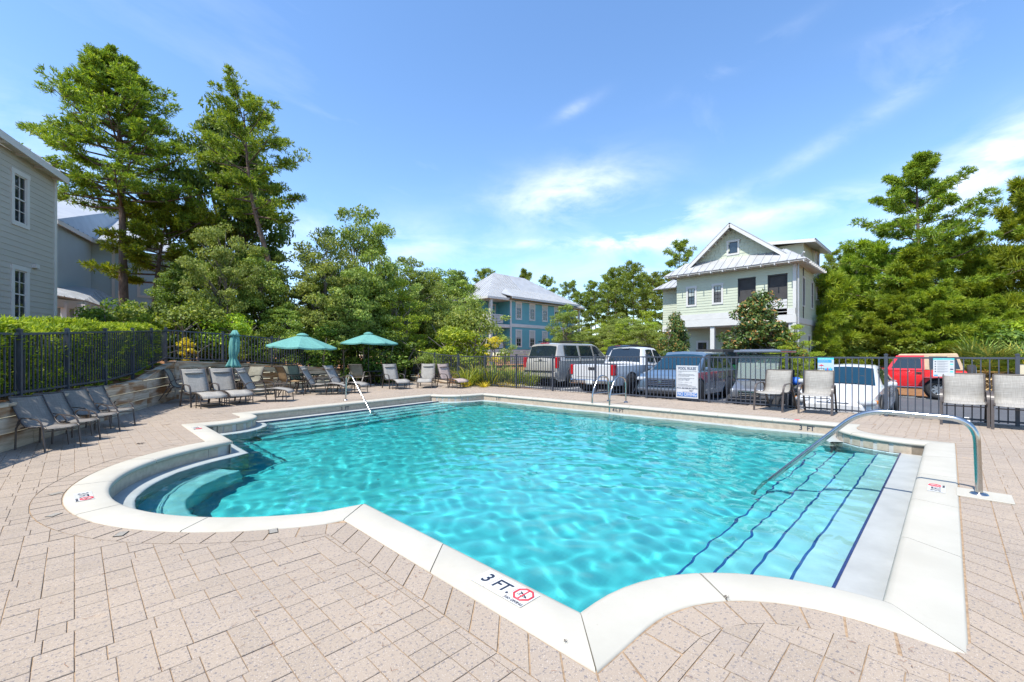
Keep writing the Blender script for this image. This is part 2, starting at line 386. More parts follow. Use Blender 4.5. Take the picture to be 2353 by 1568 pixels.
def bank_strip(pts, nrm, zs, wd=1.6):
    "ground between the back of a wall and the open ground"
    m = MB(); n = len(pts); nrm = Vector(nrm)
    V = [(p.x + nrm.x * w_, p.y + nrm.y * w_, z + dz) for w_, dz in ((.03, -.06), (.5, -.01), (wd, .03)) for p, z in zip(pts, zs)]
    m.add(V, [(r * n + i, r * n + i + 1, (r + 1) * n + i + 1, (r + 1) * n + i) for r in range(2) for i in range(n - 1)], True)
    tag(m.build('ground', M_STRAW), kind='structure')
# asphalt car park beyond the fence
def sheet(name, poly, zf, mat, off=0.0, kind='structure', cut=2.0):
    bm = bmesh.new(); vs = [bm.verts.new((x, y, 0)) for x, y in poly]; bm.faces.new(vs)
    bmesh.ops.triangulate(bm, faces=bm.faces)
    bmesh.ops.subdivide_edges(bm, edges=bm.edges, cuts=6, use_grid_fill=True)
    for v in bm.verts: v.co.z = zf(v.co.x, v.co.y) + off
    me = bpy.data.meshes.new(name); bm.to_mesh(me); bm.free(); me.materials.append(mat)
    for p in me.polygons:
        if p.normal.z < 0: p.flip()
    o = link(name, me); tag(o, kind=kind); return o
lotp = lambda x, y: lot_z(y)
sheet('car_park', [(12.75, -30), (24.3, -30), (24.3, 5.0), (27.6, 5.6), (27.6, 13.2), (24.5, 14), (24.5, 60), (17.5, 60), (17.5, 15.2), (15.5, 13.9), (12.75, 13.9)], lotp, M_ASPH)
road_lines = empty('parking_lines', (0, 0, 0)); tag(road_lines, kind='structure')
for q in (14.0, 11.15, 8.05, 5.05, 2.75, -.35, -3.2, -6.0):
    z = lot_z(q) + .006; MB().box((15.6, q, z), (5.2, .10, .004)).build('parking_line', M_LINE, road_lines)
kb = MB()
for q in range(-30, 14): kb.box((12.68, q + .5, lot_z(q + .5) + .02), (.14, .994, .26))
tag(kb.build('kerb', M_CONC), kind='structure')
kb = MB()
for q in range(-30, 5): kb.box((24.45, q + .5, lot_z(q + .5) - .05), (.45, .994, .14))
tag(kb.build('far_kerb', M_CONC), kind='structure')
pth = MB(); pth.slab([(12.55, 10.9, -.10), (14.3, 13.6, -.02), (13.2, 14.6, -.02), (12.55, 14.3, -.02)], .05)
tag(pth.build('concrete_apron', M_CONC), kind='structure')

# ---------------------------------------------------------------- pool basin
OF = {d: offset(OUT, d) for d in (-.20, 0, .012, .27, .275, .285, .30, .315, .31, .47, .5, .90, .93)}
pool = empty('swimming_pool', (5.9, 5.6, 0)); tag(pool, 'turquoise swimming pool with cream coping and corner bays', 'swimming pool')
def pl(mb, name, mat): o = mb.build(name, mat, pool, loc=(-5.9, -5.6, 0)); o.cycles.is_caustics_receiver = True; return o
WATER_Z = -.205
S_A = s_of(OUT[0]); s_fil1 = SEG[8]; s_fil2 = SEG[17 + 8]; s_G2 = s_of((8.43, 12.24)); s_H = s_of((2.47, 11.30)); s_J = s_of((1.39, 7.90)); s_B = s_of((1.50, 3.375))
fl = MB(); fl.add([(-.6, -.6, -1.22), (11.2, -.6, -1.22), (11.2, 13.2, -1.28), (-.6, 13.2, -1.22)], [(0, 1, 2, 3)]); pl(fl, 'pool_floor', M_PLASTER)
full = cuts_between(0, PER, .15)
wall = strip(MB(), [(OF[.285], -.05), (OF[.285], -.200)], full); pl(wall, 'tile_backing', M_CONC)
L1_, L2_ = cuts_between(s_fil2 + .15, s_G2 - .6), cuts_between(s_H + .5, PER + s_fil1 - .15)
for nm, cc in (('ledge', L1_), ('ledge', L2_)):
    l = strip(MB(), [(OF[.27], -.193), (OF[.47], -.196), (OF[.5], -.204), (OF[.5], -1.27)], cc); pl(l, nm, M_LEDGE)
wall = strip(MB(), [(OF[.30], -.20), (OF[.30], -1.27)], full); pl(wall, 'pool_wall', M_PLASTER)
def bench(s0, s1):
    b = strip(MB(), [(OF[.47], -.62), (OF[.90], -.62), (OF[.93], -.65), (OF[.93], -1.27)], cuts_between(s0, s1)); pl(b, 'underwater_bench', M_PLASTER)
bench(s_J + .25, s_B - .2)
def steps(sgn, q0, p0, p1, skew=0.0, tread=.30):
    for k in range(5):
        z = -.222 - .185 * k; q = q0 + sgn * tread * k
        qa = lambda p, q=q: q + skew * (p - p0)
        if k == 0: z = -.1905
        st = MB(); far = q0 - sgn * .5
        st.prism([(p0, far), (p1, far + skew * (p1 - p0)), (p1, qa(p1)), (p0, qa(p0))] if sgn > 0 else [(p0, qa(p0)), (p1, qa(p1)), (p1, far + skew * (p1 - p0)), (p0, far)], -1.26, z)
        pl(st, 'step', M_PLASTER if k else M_LEDGE)
        e = sgn * .015
        ed = MB(); ed.prism([(p0, qa(p0) - e), (p1, qa(p1) - e), (p1, qa(p1) + sgn * .004), (p0, qa(p0) + sgn * .004)], z - .04, z + .004)
        pl(ed, 'step_edge_tile', M_NAVY if k else M_NAVY0)
steps(1, .53, 2.9, 8.98, 0, .27)
steps(-1, 10.72, 2.6, 8.3, .158)
# waterline tiles, one by one
tm = MB(); tm.box((0, 0, 0), (.146, .012, .128)); tile_me = tm.mesh('waterline_tile', M_TILE)
nt_ = int(PER / .15)
for k in range(nt_):
    s = (k + .5) * PER / nt_; a, b = on_outline(OF[.285], s - .03), on_outline(OF[.285], s + .03); c = on_outline(OF[.285], s); t = b - a
    link('waterline_tile', tile_me, pool, (c.x - 5.9, c.y - 5.6, -.128), (0, 0, math.atan2(t.y, t.x)))
# coping stones between joints
joints = []
corners = [0, s_of((2.73, -.06)), s_of((9.15, -.06)), s_of((10.37, 1.17)), s_of((9.92, 11.28)), s_G2, s_H, s_of((1.40, 10.14)), s_J, s_B, PER]
for a, b in zip(corners, corners[1:]):
    n = max(1, round((b - a) / 1.18)); joints += [a + (b - a) * i / n for i in range(n)]
joints.append(PER)
for a, b in zip(joints, joints[1:]):
    cc = cuts_between(a + .0045, b - .0045, .1)
    rows = [(OF[0], -.09), (OF[0], -.004), (OF[.012], .004), (OF[.27], .006), (OF[.30], -.004), (OF[.315], -.026), (OF[.31], -.052), (OF[.27], -.062)]
    st = strip(MB(), rows, cc)
    for e in (0, len(cc) - 1): st.add([(*on_outline(po, cc[e]), z) for po, z in rows], [tuple(range(len(rows)))])
    st.build('coping_stone', M_COPE, pool, loc=(-5.9, -5.6, 0))

# ---------------------------------------------------------------- water
def build_water():
    m, nt, b = new_mat('pool_water_surface'); b.inputs['Transmission Weight'].default_value = 1; b.inputs['Roughness'].default_value = 0; b.inputs['IOR'].default_value = 1.333
    b.inputs['Base Color'].default_value = (.93, .99, 1, 1); b.inputs['Specular IOR Level'].default_value = .5
    st = .033
    xs = np.arange(-.1, 10.8, st); ys = np.arange(-.1, 12.6, st); X, Y = np.meshgrid(xs, ys, indexing='ij'); Z = np.full_like(X, 0.)
    rng = np.random.default_rng(5)
    for i in range(80):
        a = rng.normal(.5, 1.1); L = math.exp(rng.uniform(math.log(.15), math.log(1.3))); k = 2 * math.pi / L
        Z += (.0006 if L > .45 else .00095) * L ** .85 * np.sin(k * (X * math.cos(a) + Y * math.sin(a)) + rng.uniform(0, 6.3) + .7 * np.sin(X * rng.uniform(.3, 1.2) + Y * rng.uniform(.3, 1.2)))
    Z = np.clip(Z, -.012, .012) + WATER_Z
    V = np.stack([X, Y, Z], -1).reshape(-1, 3); n = len(ys); I = np.arange(len(xs) * n).reshape(len(xs), n)
    F = np.stack([I[:-1, :-1], I[1:, :-1], I[1:, 1:], I[:-1, 1:]], -1).reshape(-1, 4)
    P = [tuple(p) for p in offset(OUT, .33)]
    cen = V[F].mean(1); keep = np.zeros(len(F), bool); px = np.array(P)
    x, y = cen[:, 0], cen[:, 1]; j = len(P) - 1
    for i in range(len(P)):
        c = ((P[i][1] > y) != (P[j][1] > y)) & (x < (P[j][0] - P[i][0]) * (y - P[i][1]) / (P[j][1] - P[i][1] + 1e-12) + P[i][0]); keep ^= c; j = i
    F = F[keep]; used = np.unique(F); mp_ = np.full(len(V), -1); mp_[used] = np.arange(len(used))
    o = link('water', np_mesh('water', V[used], mp_[F], m, True)); tag(o, kind='structure'); o.cycles.is_caustics_caster = True
    vm = bpy.data.materials.new('pool_water_body'); vm.use_nodes = True; t = vm.node_tree; t.nodes.clear()
    vo = t.nodes.new('ShaderNodeOutputMaterial'); va = t.nodes.new('ShaderNodeVolumeAbsorption'); va.inputs['Color'].default_value = WCOL; va.inputs['Density'].default_value = WDEN
    t.links.new(va.outputs[0], vo.inputs['Volume'])
    mb = MB(); PP = [tuple(p) for p in offset(OUT, .34)]
    mb.prism(PP, -1.5, -.188); w2 = mb.build('water_body', vm, o)
WCOL, WDEN = (.0, .86, .885, 1), 1.6
build_water()

# ---------------------------------------------------------------- paved deck
bm = bmesh.new()
def loop(pts, z):
    vs = [bm.verts.new((p[0], p[1], z)) for p in pts]; return [bm.edges.new((vs[i], vs[(i + 1) % len(vs)])) for i in range(len(vs))]
es = loop(DECK, -.0055) + loop(OF[.012], -.0055)
bmesh.ops.triangle_fill(bm, use_beauty=True, edges=es)
for f in bm.faces:
    if f.normal.z < 0: f.normal_flip()
me = bpy.data.meshes.new('pool_deck'); bm.to_mesh(me); bm.free(); me.materials.append(M_SAND)
deck = link('pool_deck', me); tag(deck, kind='structure')
sk = MB(); DK = DECK
sk.add([(12.38, -8, -.02), (12.38, 16.3, -.02), (12.38, 16.3, -.6), (12.38, -8, -.9)], [(0, 1, 2, 3)]); sk.build('deck_edge', M_CONC, deck)
def build_pavers():
    Wd, Ln, g = .127, .254, .0019
    rng = random.Random(11); OB = [tuple(p) for p in OF[-.20]]; OBv = [Vector(p) for p in OB]
    near = []; rest_b = []; clipped = []
    def seen(x, y):
        X, d = (x - y) * S2, (x + y) * S2
        return d > .9 and abs(X) < 1.45 * d + 1.2
    cells = []
    rngk = range(-140, 220)
    done = set()
    for j in range(-70, 100):                 # ninety degree herringbone, strips of staircase pairs
        for i in range(-220, 240):
            for o_, (w_, l_) in enumerate(((Ln, Wd), (Wd, Ln))):
                x = i * Wd + j * Ln; y = i * Wd - j * Ln + (0 if o_ == 0 else Wd)
                if not (-7.4 < x < 12.4 and -7.9 < y < 20.6) or not seen(x, y): continue
                if inside(DECK, x + w_ / 2, y + l_ / 2):
                    t_ = rng.random(); cut_ = .5 if t_ < .38 else .4 if t_ < .56 else .6 if t_ < .72 else 0      # mixed lengths in each course
                    if not cut_: cells.append((x, y, w_, l_))
                    elif w_ > l_: cells += [(x, y, w_ * cut_, l_), (x + w_ * cut_, y, w_ * (1 - cut_), l_)]
                    else: cells += [(x, y, w_, l_ * cut_), (x, y + l_ * cut_, w_, l_ * (1 - cut_))]
    for x, y, w_, l_ in cells:
        cs = [(x + g, y + g), (x + w_ - g, y + g), (x + w_ - g, y + l_ - g), (x + g, y + l_ - g)]
        ins = [inside(OB, *c) for c in cs]
        if all(ins): continue
        if any(ins):
            c = Vector((x + w_ / 2, y + l_ / 2)); best = None
            for i in range(len(OBv)):
                a, b = OBv[i], OBv[(i + 1) % len(OBv)]; t = max(0, min(1, (c - a).dot(b - a) / (b - a).length_squared)); dd = (a + (b - a) * t - c).length
                if best is None or dd < best[0]: best = (dd, a, b)
            _, a, b = best; e = (b - a).normalized(); nn = Vector((e.y, -e.x))     # away from the pool
            poly = []; cv = [Vector(q) for q in cs]; ds = [(q - a).dot(nn) - .004 for q in cv]
            for i in range(4):
                if ds[i] >= 0: poly.append(cv[i])
                if ds[i] * ds[(i + 1) % 4] < 0: poly.append(cv[i].lerp(cv[(i + 1) % 4], ds[i] / (ds[i] - ds[(i + 1) % 4])))
            if len(poly) >= 3: clipped.append(poly)
            continue
        X, d = (x - y) * S2, (x + y) * S2
        near.append((d if abs(X) < 1.15 * d + .05 and d > 1.6 else 99 + d, x, y, w_, l_))
    near.sort()
    def geo(x0, x1, y0, y1, z, c=.0018):
        return [(x0, y0, z - .04), (x1, y0, z - .04), (x1, y1, z - .04), (x0, y1, z - .04), (x0, y0, z - .002), (x1, y0, z - .002), (x1, y1, z - .002), (x0, y1, z - .002),
                (x0 + c, y0 + c, z), (x1 - c, y0 + c, z), (x1 - c, y1 - c, z), (x0 + c, y1 - c, z)]
    FQ = [(0, 1, 5, 4), (1, 2, 6, 5), (2, 3, 7, 6), (3, 0, 4, 7), (4, 5, 9, 8), (5, 6, 10, 9), (6, 7, 11, 10), (7, 4, 8, 11), (8, 9, 10, 11)]
    pm = {}
    def paver_mesh(w_, l_):
        k = (round(w_, 4), round(l_, 4))
        if k not in pm: pm[k] = np_mesh('paver', geo(-w_ / 2 + g, w_ / 2 - g, -l_ / 2 + g, l_ / 2 - g, 0), FQ, M_PAVER)
        return pm[k]
    for _, x, y, w_, l_ in near[:300]:
        link('paver', paver_mesh(w_, l_), deck, (x + w_ / 2, y + l_ / 2, rng.uniform(-.0025, .0015)), (rng.uniform(-.002, .002), rng.uniform(-.002, .002), rng.uniform(-.006, .006)))
    V = []; F = []
    for _, x, y, w_, l_ in near[300:]:
        n = len(V); z = rng.uniform(-.0025, .0015); j = [rng.uniform(-.0012, .0012) for _ in range(4)]
        V += geo(x + g + j[0], x + w_ - g + j[1], y + g + j[2], y + l_ - g + j[3], z); F += [tuple(i + n for i in f) for f in FQ]
    o = link('paving', np_mesh('paving', V, F, M_PAVER), deck); tag(o, kind='stuff')
    b = MB()
    for poly in clipped: b.prism([tuple(p) for p in poly], -.04, rng.uniform(-.002, .001))
    # border course that follows the coping
    nb = int(PER / .19)
    for k in range(nb):
        s0, s1 = PER * k / nb + .003, PER * (k + 1) / nb - .003
        q = [on_outline(OF[0], s0), on_outline(OF[0], s1), on_outline(OF[-.20], s1), on_outline(OF[-.20], s0)]
        if seen(*q[0]):
            c = sum(q, Vector((0, 0))) / 4; q = [p + (c - p).normalized() * .004 for p in q]; q[0] = q[0] + (q[3] - q[0]).normalized() * .008; q[1] = q[1] + (q[2] - q[1]).normalized() * .008
            b.prism([tuple(p) for p in q], -.04, rng.uniform(-.002, .001))
    o = b.build('cut_paving', M_PAVER, deck); tag(o, kind='stuff')
build_pavers()

# ---------------------------------------------------------------- timber retaining walls
def timber_wall(name, a, b, nrm, top, label, rows=5, hb=.225, blen=2.35):
    a, b = Vector(a), Vector(b); d = (b - a); L = d.length; d.normalize()
    root = empty(name, (a.x, a.y, 0), math.atan2(d.y, d.x), label, 'retaining wall')
    side = 1 if Vector((-d.y, d.x)).dot(nrm) > 0 else -1; rng = random.Random(name)
    def tz(x):
        for (x0, z0), (x1, z1) in zip(top, top[1:]):
            if x <= x1: return lerp(z0, z1, (x - x0) / (x1 - x0))
        return top[-1][1]
    for r in range(rows + 1):
        x = -rng.uniform(0, blen * .6) if r % 2 else -.0
        while x < L - .05:
            x0, x1 = max(0, x), min(L, x + blen); x += blen
            if x1 - x0 < .1: continue
            z0, z1 = r * hb + .008, (r + 1) * hb - .008
            xs = sorted({x0 + .003, x1 - .003} | {t[0] for t in top if x0 < t[0] < x1})
            up = [(q, min(z1, tz(q) - .045)) for q in xs]
            if max(u[1] for u in up) < z0 + .03: continue
            lo = [(q, z0 - (.12 if r == 0 else 0)) for q in xs]; up = [(q, max(z, z0 + .004)) for q, z in up]
            poly = lo + up[::-1]; th = .05 + rng.uniform(-.004, .004); cx = (x0 + x1) / 2; m = MB(); n = len(poly)
            m.add([(q - cx, 0, z) for q, z in poly] + [(q - cx, side * th, z) for q, z in poly], [tuple(range(n)), tuple(range(n, 2 * n))[::-1]] + [(i, (i + 1) % n, n + (i + 1) % n, n + i) for i in range(n)])
            m.build('plank', M_WOOD, root, loc=(cx, 0, 0))
    cx = 0
    for (x0, z0), (x1, z1) in zip(top, top[1:]):
        m = MB(); m.beam((0, side * .0, 0), (x1 - x0 - .004, side * .0, z1 - z0), .17, .04); m.build('cap_board', M_WOOD, root, loc=(x0, side * .0, z0 - .02))
    x = .06
    while x < L:
        z = tz(x) - .05
        if z > .2: m = MB(); m.box((0, side * .066, z / 2), (.10, .03, z)); m.build('batten', M_WOOD, root, loc=(x, 0, 0)) if x < .1 else None
        x += blen
    return root, tz
LWL = (LW1 - LW0).length
lw_top = [(0, 1.13), (1.4, .93), (2.8, .71), (3.6, .68), (LWL, .64), (LWL + 9.5, .60)]
LWE = LW0 + LWD * (LWL + 9.5)
lw_root, lw_tz = timber_wall('timber_retaining_wall', LW0, LWE, LWN, lw_top, 'weathered plank retaining wall behind the row of shaded sling chairs')
bw_top = [(0, 1.13), (1.6, 1.06), (5.5, .80), (8.5, .60), ((BW1 - BW0).length, .45)]
bw_root, bw_tz = timber_wall('timber_retaining_wall', BW0, BW1, BWN, bw_top, 'weathered plank retaining wall behind the umbrella tables')
EW0, EW1 = Vector((12.0, 20.55)), Vector((12.0, 16.1))
ew_root, ew_tz = timber_wall('timber_retaining_wall', EW0, EW1, Vector((-1, 0)), [(0, .45), (1.8, .30), (3.2, .17), ((EW1 - EW0).length, .09)], 'short plank retaining wall sloping down to the far fence corner', rows=2)

bank_strip([LW0 + LWD * t for t in (-1.5, 0, 1.4, 2.8, 3.6, 8, 17)], -LWN, [1.1, 1.1, .9, .68, .65, .6, .58])
bank_strip([BW0 + BWD * t for t in (-1.5, 0, 1.6, 5.5, 8.5, 11.3)], -BWN, [1.1, 1.1, 1.02, .77, .57, .43])
bank_strip([Vector((12.0, q)) for q in (20.9, 18.8, 17.4, 16.0, 14, 12.7)], (1, 0), [.45, .32, .18, .05, .0, -.05], 1.3)
m = MB(); m.add([(12.36, -30, lot_z(-30) + .1), (12.66, -30, lot_z(-30) + .1), (12.66, 14, .08), (12.36, 14, .08)], [(0, 1, 2, 3)]); tag(m.build('verge', M_STRAW), kind='structure')
# ---------------------------------------------------------------- fences
pk = MB(); pk.box((0, 0, .5), (.019, .019, 1)); picket_me = pk.mesh('picket', M_FENCE)
def fence(name, posts, label, pw=.055, gap=.115, lean=None):
    "posts: (x, y, foot z, top z); each post, rail and picket is a part"
    o0 = Vector(posts[0][:3]); root = empty(name, o0, 0, label, 'fence')
    for k, (x, y, z0, z1) in enumerate(posts):
        q = Vector((x, y, 0)) - Vector((o0.x, o0.y, o0.z))
        nb = posts[min(k + 1, len(posts) - 1)] if k < len(posts) - 1 else posts[k - 1]; rz = math.atan2(nb[1] - y, nb[0] - x)
        m = MB(); m.box((0, 0, (z0 + z1) / 2 - .05), (pw, pw, z1 - z0 + .16)); m.box((0, 0, z1 + .038), (pw + .014, pw + .014, .018)); m.box((0, 0, z1 + .052), (pw * .6, pw * .6, .012))
        m.build('post', M_FENCE, root, loc=q, rot=(0, 0, rz))
    for (xa, ya, a0, a1), (xb, yb, b0, b1) in zip(posts, posts[1:]):
        A, B = Vector((xa, ya, 0)), Vector((xb, yb, 0)); d = (B - A); L = d.length; u = d.normalized(); off = -o0
        for nm, ha, hb_, hh in (('top_rail', a1 - .03, b1 - .03, .036), ('bottom_rail', a0 + .065, b0 + .065, .034)):
            m = MB(); m.beam(A + u * (pw / 2) + Vector((0, 0, ha)), B - u * (pw / 2) + Vector((0, 0, hb_)), .03, hh); m.build(nm, M_FENCE, root, loc=off)
        n = max(2, round(L / gap))
        for i in range(1, n):
            t = i / n; z0 = lerp(a0, b0, t) + .03; z1 = lerp(a1, b1, t) - .045; c = A.lerp(B, t)
            link('picket', picket_me, root, (c.x + off.x, c.y + off.y, z0 + off.z), (0, 0, math.atan2(u.y, u.x)), (1, 1, z1 - z0))
    return root
FX = 12.17
rp = [(FX, 11.93 + 1.83 * 2 - 1.83 * k, .0, 1.27) for k in range(0, 12)]
fence('metal_fence', rp, 'charcoal picket fence between the pool deck and the parked cars')
cor = [(12.05, 20.9, .62, 1.72), (12.08, 19.1, .40, 1.56), (12.1, 17.3, .14, 1.38), (FX, 15.51, .0, 1.27)]
fence('metal_fence', cor[:-1] + [(FX - .002, 15.57, .0, 1.27)], 'short run of charcoal picket fence stepping down the bank to the far corner')
def on_line(px, a, b):
    r = (px - CX) / K; k = (1 + r) / (1 - r)      # x = k*y on that column
    d = b - a; t = (k * a.y - a.x) / (d.x - k * d.y); return a + d * t
BA, BB = BW0 - BWN * .35, BW1 - BWN * .35
bf = []
for px in (381, 512, 624.5, 721.6, 789, 847, 902):
    c = on_line(px, BA, BB); t = (c - BA).dot(BWD); z0 = bw_tz(max(0, t)) + .02; bf.append((c.x, c.y, z0, z0 + lerp(.92, 1.16, min(1, t / 10))))
fence('metal_fence', bf, 'charcoal picket fence on the bank behind the green umbrellas')
LA, LB = LW0 - LWN * .22, LWE - LWN * .22
lf = []
for px in (381, 348.2, 304.7, 241.7, 154.6, 45):
    c = on_line(px, LA, LB); t = (c - LA).dot(LWD); z0 = lw_tz(max(0, t)) + .02; lf.append((c.x, c.y, z0, lerp(2.04, 1.64, min(1, t / 6.9))))
for k in range(3):
    c = Vector(lf[-1][:2]) + LWD * 1.4; lf.append((c.x, c.y, .62, 1.6))
fence('metal_fence', lf, 'charcoal picket fence in front of the clipped hedge')
# ================================================================ HOUSES
def siding_mat(name, col, var=.05):
    m, nt, b = new_mat(name); v = gcoords(nt)
    c = ramp(nt, noise(nt, v, 1.2, 5), [(.3, tuple(x * (1 - var) for x in col)), (.7, tuple(x * (1 + var) for x in col))])
    c = mixc_(nt, ramp(nt, rnd(nt), [(0, (0, 0, 0)), (1, (.12, .12, .12))]), c, tuple(x * .8 for x in col))
    mpn = nd(nt, 'ShaderNodeMapping'); mpn.inputs['Scale'].default_value = (2, 2, 30); g = nd(nt, 'ShaderNodeNewGeometry'); nt.links.new(g.outputs['Position'], mpn.inputs[0])
    bump(nt, b, noise(nt, mpn.outputs[0], 6, 4), .12, .004)
    nt.links.new(c, b.inputs['Base Color']); b.inputs['Roughness'].default_value = .6; return m
M_GREYS = siding_mat('grey_siding', (.42, .405, .355)); M_BLUES = siding_mat('slate_blue_siding', (.36, .46, .50)); M_TEAL = siding_mat('teal_siding', (.115, .345, .385)); M_SAGE = siding_mat('sage_siding', (.47, .505, .385))
M_TRIM = simple('white_trim', (.56, .555, .525), .5, var=.05, scale=2); M_CREAM = simple('cream_panel', (.60, .55, .43), .55, var=.05, scale=2)
def roof_mat():
    m, nt, b = new_mat('galvanised_roof'); v = gcoords(nt)
    c = ramp(nt, noise(nt, v, 1.5, 6), [(.3, (.34, .345, .345)), (.7, (.43, .435, .435))])
    nt.links.new(c, b.inputs['Base Color']); b.inputs['Metallic'].default_value = .12; b.inputs['Roughness'].default_value = .42; return m
M_ROOF = roof_mat()
def glass_mat():
    m, nt, b = new_mat('window_glass'); b.inputs['Base Color'].default_value = (.018, .026, .034, 1); b.inputs['Roughness'].default_value = .04; b.inputs['Specular IOR Level'].default_value = .9
    v = gcoords(nt); bump(nt, b, noise(nt, v, .9, 2), .06, .05); return m
M_GLASS = glass_mat()
M_DARKF = simple('dark_window_frame', (.03, .032, .035), .4)
M_SCREEN = simple('insect_screen', (.045, .043, .042), .8, var=.2, scale=3)
M_BLIND = simple('window_blind', (.42, .46, .42), .7, var=.1, scale=8)
bd = MB(); bd.add([(0, 0, 0), (1, 0, 0), (1, -.022, 0), (0, -.022, 0), (0, 0, 1), (1, 0, 1), (1, -.008, 1), (0, -.008, 1)], [(0, 1, 2, 3), (4, 5, 6, 7), (0, 1, 5, 4), (2, 3, 7, 6), (0, 3, 7, 4), (1, 2, 6, 5)])
BOARD = {}
class Wall:
    "a vertical wall plane of a house: local x along the wall, outward normal = -y of its own frame"
    def __init__(s, root, a, b):
        s.root = root; s.a = Vector(a); d = Vector(b) - s.a; s.L = d.length; s.rz = math.atan2(d.y, d.x); s.u = d.normalized(); s.n = Vector((s.u.y, -s.u.x))
    def pt(s, x, out=0.0, z=0.0): q = s.a + s.u * x + s.n * out; return Vector((q.x, q.y, z)) - s.root.location
    def part(s, mb, name, mat, x, z, out=0.0, parent=None):
        if parent is None: return mb.build(name, mat, s.root, loc=s.pt(x, out, z), rot=(0, 0, s.rz))
        return mb.build(name, mat, parent)
    def siding(s, z0, z1, pitch, mat, holes=(), x0=0, x1=None, clip=None, name='siding_board'):
        x1 = s.L if x1 is None else x1
        if mat.name not in BOARD: BOARD[mat.name] = bd.mesh('siding_board', mat)
        z = z0
        while z < z1 - .02:
            h = min(pitch, z1 - z); zc = z + h / 2; a, b = x0, x1
            if clip: a, b = clip(zc)
            segs = [(a, b)] if b - a > .05 else []
            for hx0, hx1, hz0, hz1 in holes:
                if hz0 - .01 < zc < hz1 + .01:
                    ns = []
                    for p, q in segs:
                        if hx0 > p: ns.append((p, min(q, hx0)))
                        if hx1 < q: ns.append((max(p, hx1), q))
                    segs = [t for t in ns if t[1] - t[0] > .02]
            for p, q in segs: link(name, BOARD[mat.name], s.root, s.pt(p, 0, z), (0, 0, s.rz), (q - p, 1, h * 1.03))
            z += pitch
    def backing(s, z0, z1, mat, x0=0, x1=None, t=.12, out=-.02):
        x1 = s.L if x1 is None else x1; m = MB(); m.box(((x1 - x0) / 2, t / 2, (z1 - z0) / 2), (x1 - x0, t, z1 - z0)); return s.part(m, 'wall', mat, x0, z0, out)
    def box(s, name, mat, x0, x1, z0, z1, d0, d1):
        m = MB(); m.box(((x1 - x0) / 2, -(d0 + d1) / 2, (z1 - z0) / 2), (x1 - x0, d1 - d0, z1 - z0)); return s.part(m, name, mat, x0, z0)
    def window(s, x0, x1, z0, z1, trim=.11, mat=M_TRIM, sash=M_TRIM, cols=2, rows=4, blind=0.0, proud=.045, split=True):
        "trim ring, sashes with glazing bars, pane; x0..z1 is the glass opening"
        w_, h = x1 - x0, z1 - z0
        m = MB(); t = trim
        for bx in (((-t - .02, 0), (0, h)), ((w_, w_ + t + .02), (0, h))): pass
        m.box((-t / 2, 0, h / 2), (t, proud * 2, h)); m.box((w_ + t / 2, 0, h / 2), (t, proud * 2, h)); m.box((w_ / 2, 0, -t / 2), (w_ + 2 * t, proud * 2.1, t)); m.box((w_ / 2, 0, h + t * .6), (w_ + 2 * t + .04, proud * 2.2, t * 1.2))
        f = s.part(m, 'window', mat, x0, z0)
        p = MB(); p.box((w_ / 2, .012, h / 2), (w_, .01, h)); p.build('pane', M_GLASS, f)
        g = MB(); b = .035
        for zc in ([0, h / 2, h] if split else [0, h]): g.box((w_ / 2, -.004, min(max(zc, b / 2), h - b / 2)), (w_, .03, b))
        for xc in (b / 2, w_ - b / 2): g.box((xc, -.004, h / 2), (b, .03, h))
        for k in range(1, cols): g.box((w_ * k / cols, -.002, h / 2), (.018, .02, h))
        for k in range(1, rows):
            if split and k * 2 == rows: continue
            g.box((w_ / 2, -.002, h * k / rows), (w_, .02, .018))
        g.build('sash', sash, f)
        if blind:
            q = MB(); q.box((w_ / 2, .004, h - h * blind / 2), (w_ - .05, .004, h * blind)); q.build('blind', M_BLIND, f)
        return f
    def hole(s, x0, x1, z0, z1): return (x0 - .02, x1 + .02, z0 - .02, z1 + .02)
def roof_plane(root, quad, mat=M_ROOF, t=.06, seams=None, each=True, name='roof_panel'):
    "quad: eave start, eave end, ridge end, ridge start; seams run up the slope"
    q = [Vector(p) - root.location for p in quad]; m = MB(); m.slab(q, -t if (q[1] - q[0]).cross(q[-1] - q[0]).z > 0 else t); o = m.build(name, mat, root)
    if seams:
        up = (q[1] - q[0]).cross(q[-1] - q[0]).normalized(); up = up if up.z > 0 else -up
        L = (q[1] - q[0]).length; n = int(L / seams); e = (q[1] - q[0]) / L; sl = (up.cross(e)).normalized(); sl = sl if sl.z > 0 else -sl
        mm = MB()
        for i in range(n + 1):
            p = q[0] + e * (i * L / n); ts = [0.0]
            # walk up the slope to where the line leaves the outline
            best = 0
            for a, b in zip(q[1:], q[2:] + q[:1]):
                d = b - a; M2 = [[sl.dot(sl), -sl.dot(d)], [sl.dot(d), -d.dot(d)]]; r = [(a - p).dot(sl), (a - p).dot(d)]
                det = M2[0][0] * M2[1][1] - M2[0][1] * M2[1][0]
                if abs(det) < 1e-9: continue
                tt = (r[0] * M2[1][1] - M2[0][1] * r[1]) / det; ss = (M2[0][0] * r[1] - r[0] * M2[1][0]) / det
                if tt > .05 and -.001 <= ss <= 1.001 and ((p + sl * tt) - (a + d * ss)).length < .03: best = max(best, tt)
            if best > .1:
                if each: k = MB(); k.beam(up * .018, sl * best + up * .018, .03, .04, up=up); k.build('roof_seam', mat, root, loc=p)
                else: mm.beam(p + up * .018, p + sl * best + up * .018, .03, .04, up=up)
        if not each: tag(mm.build('roof_seams', mat, root), kind='stuff')
    return o

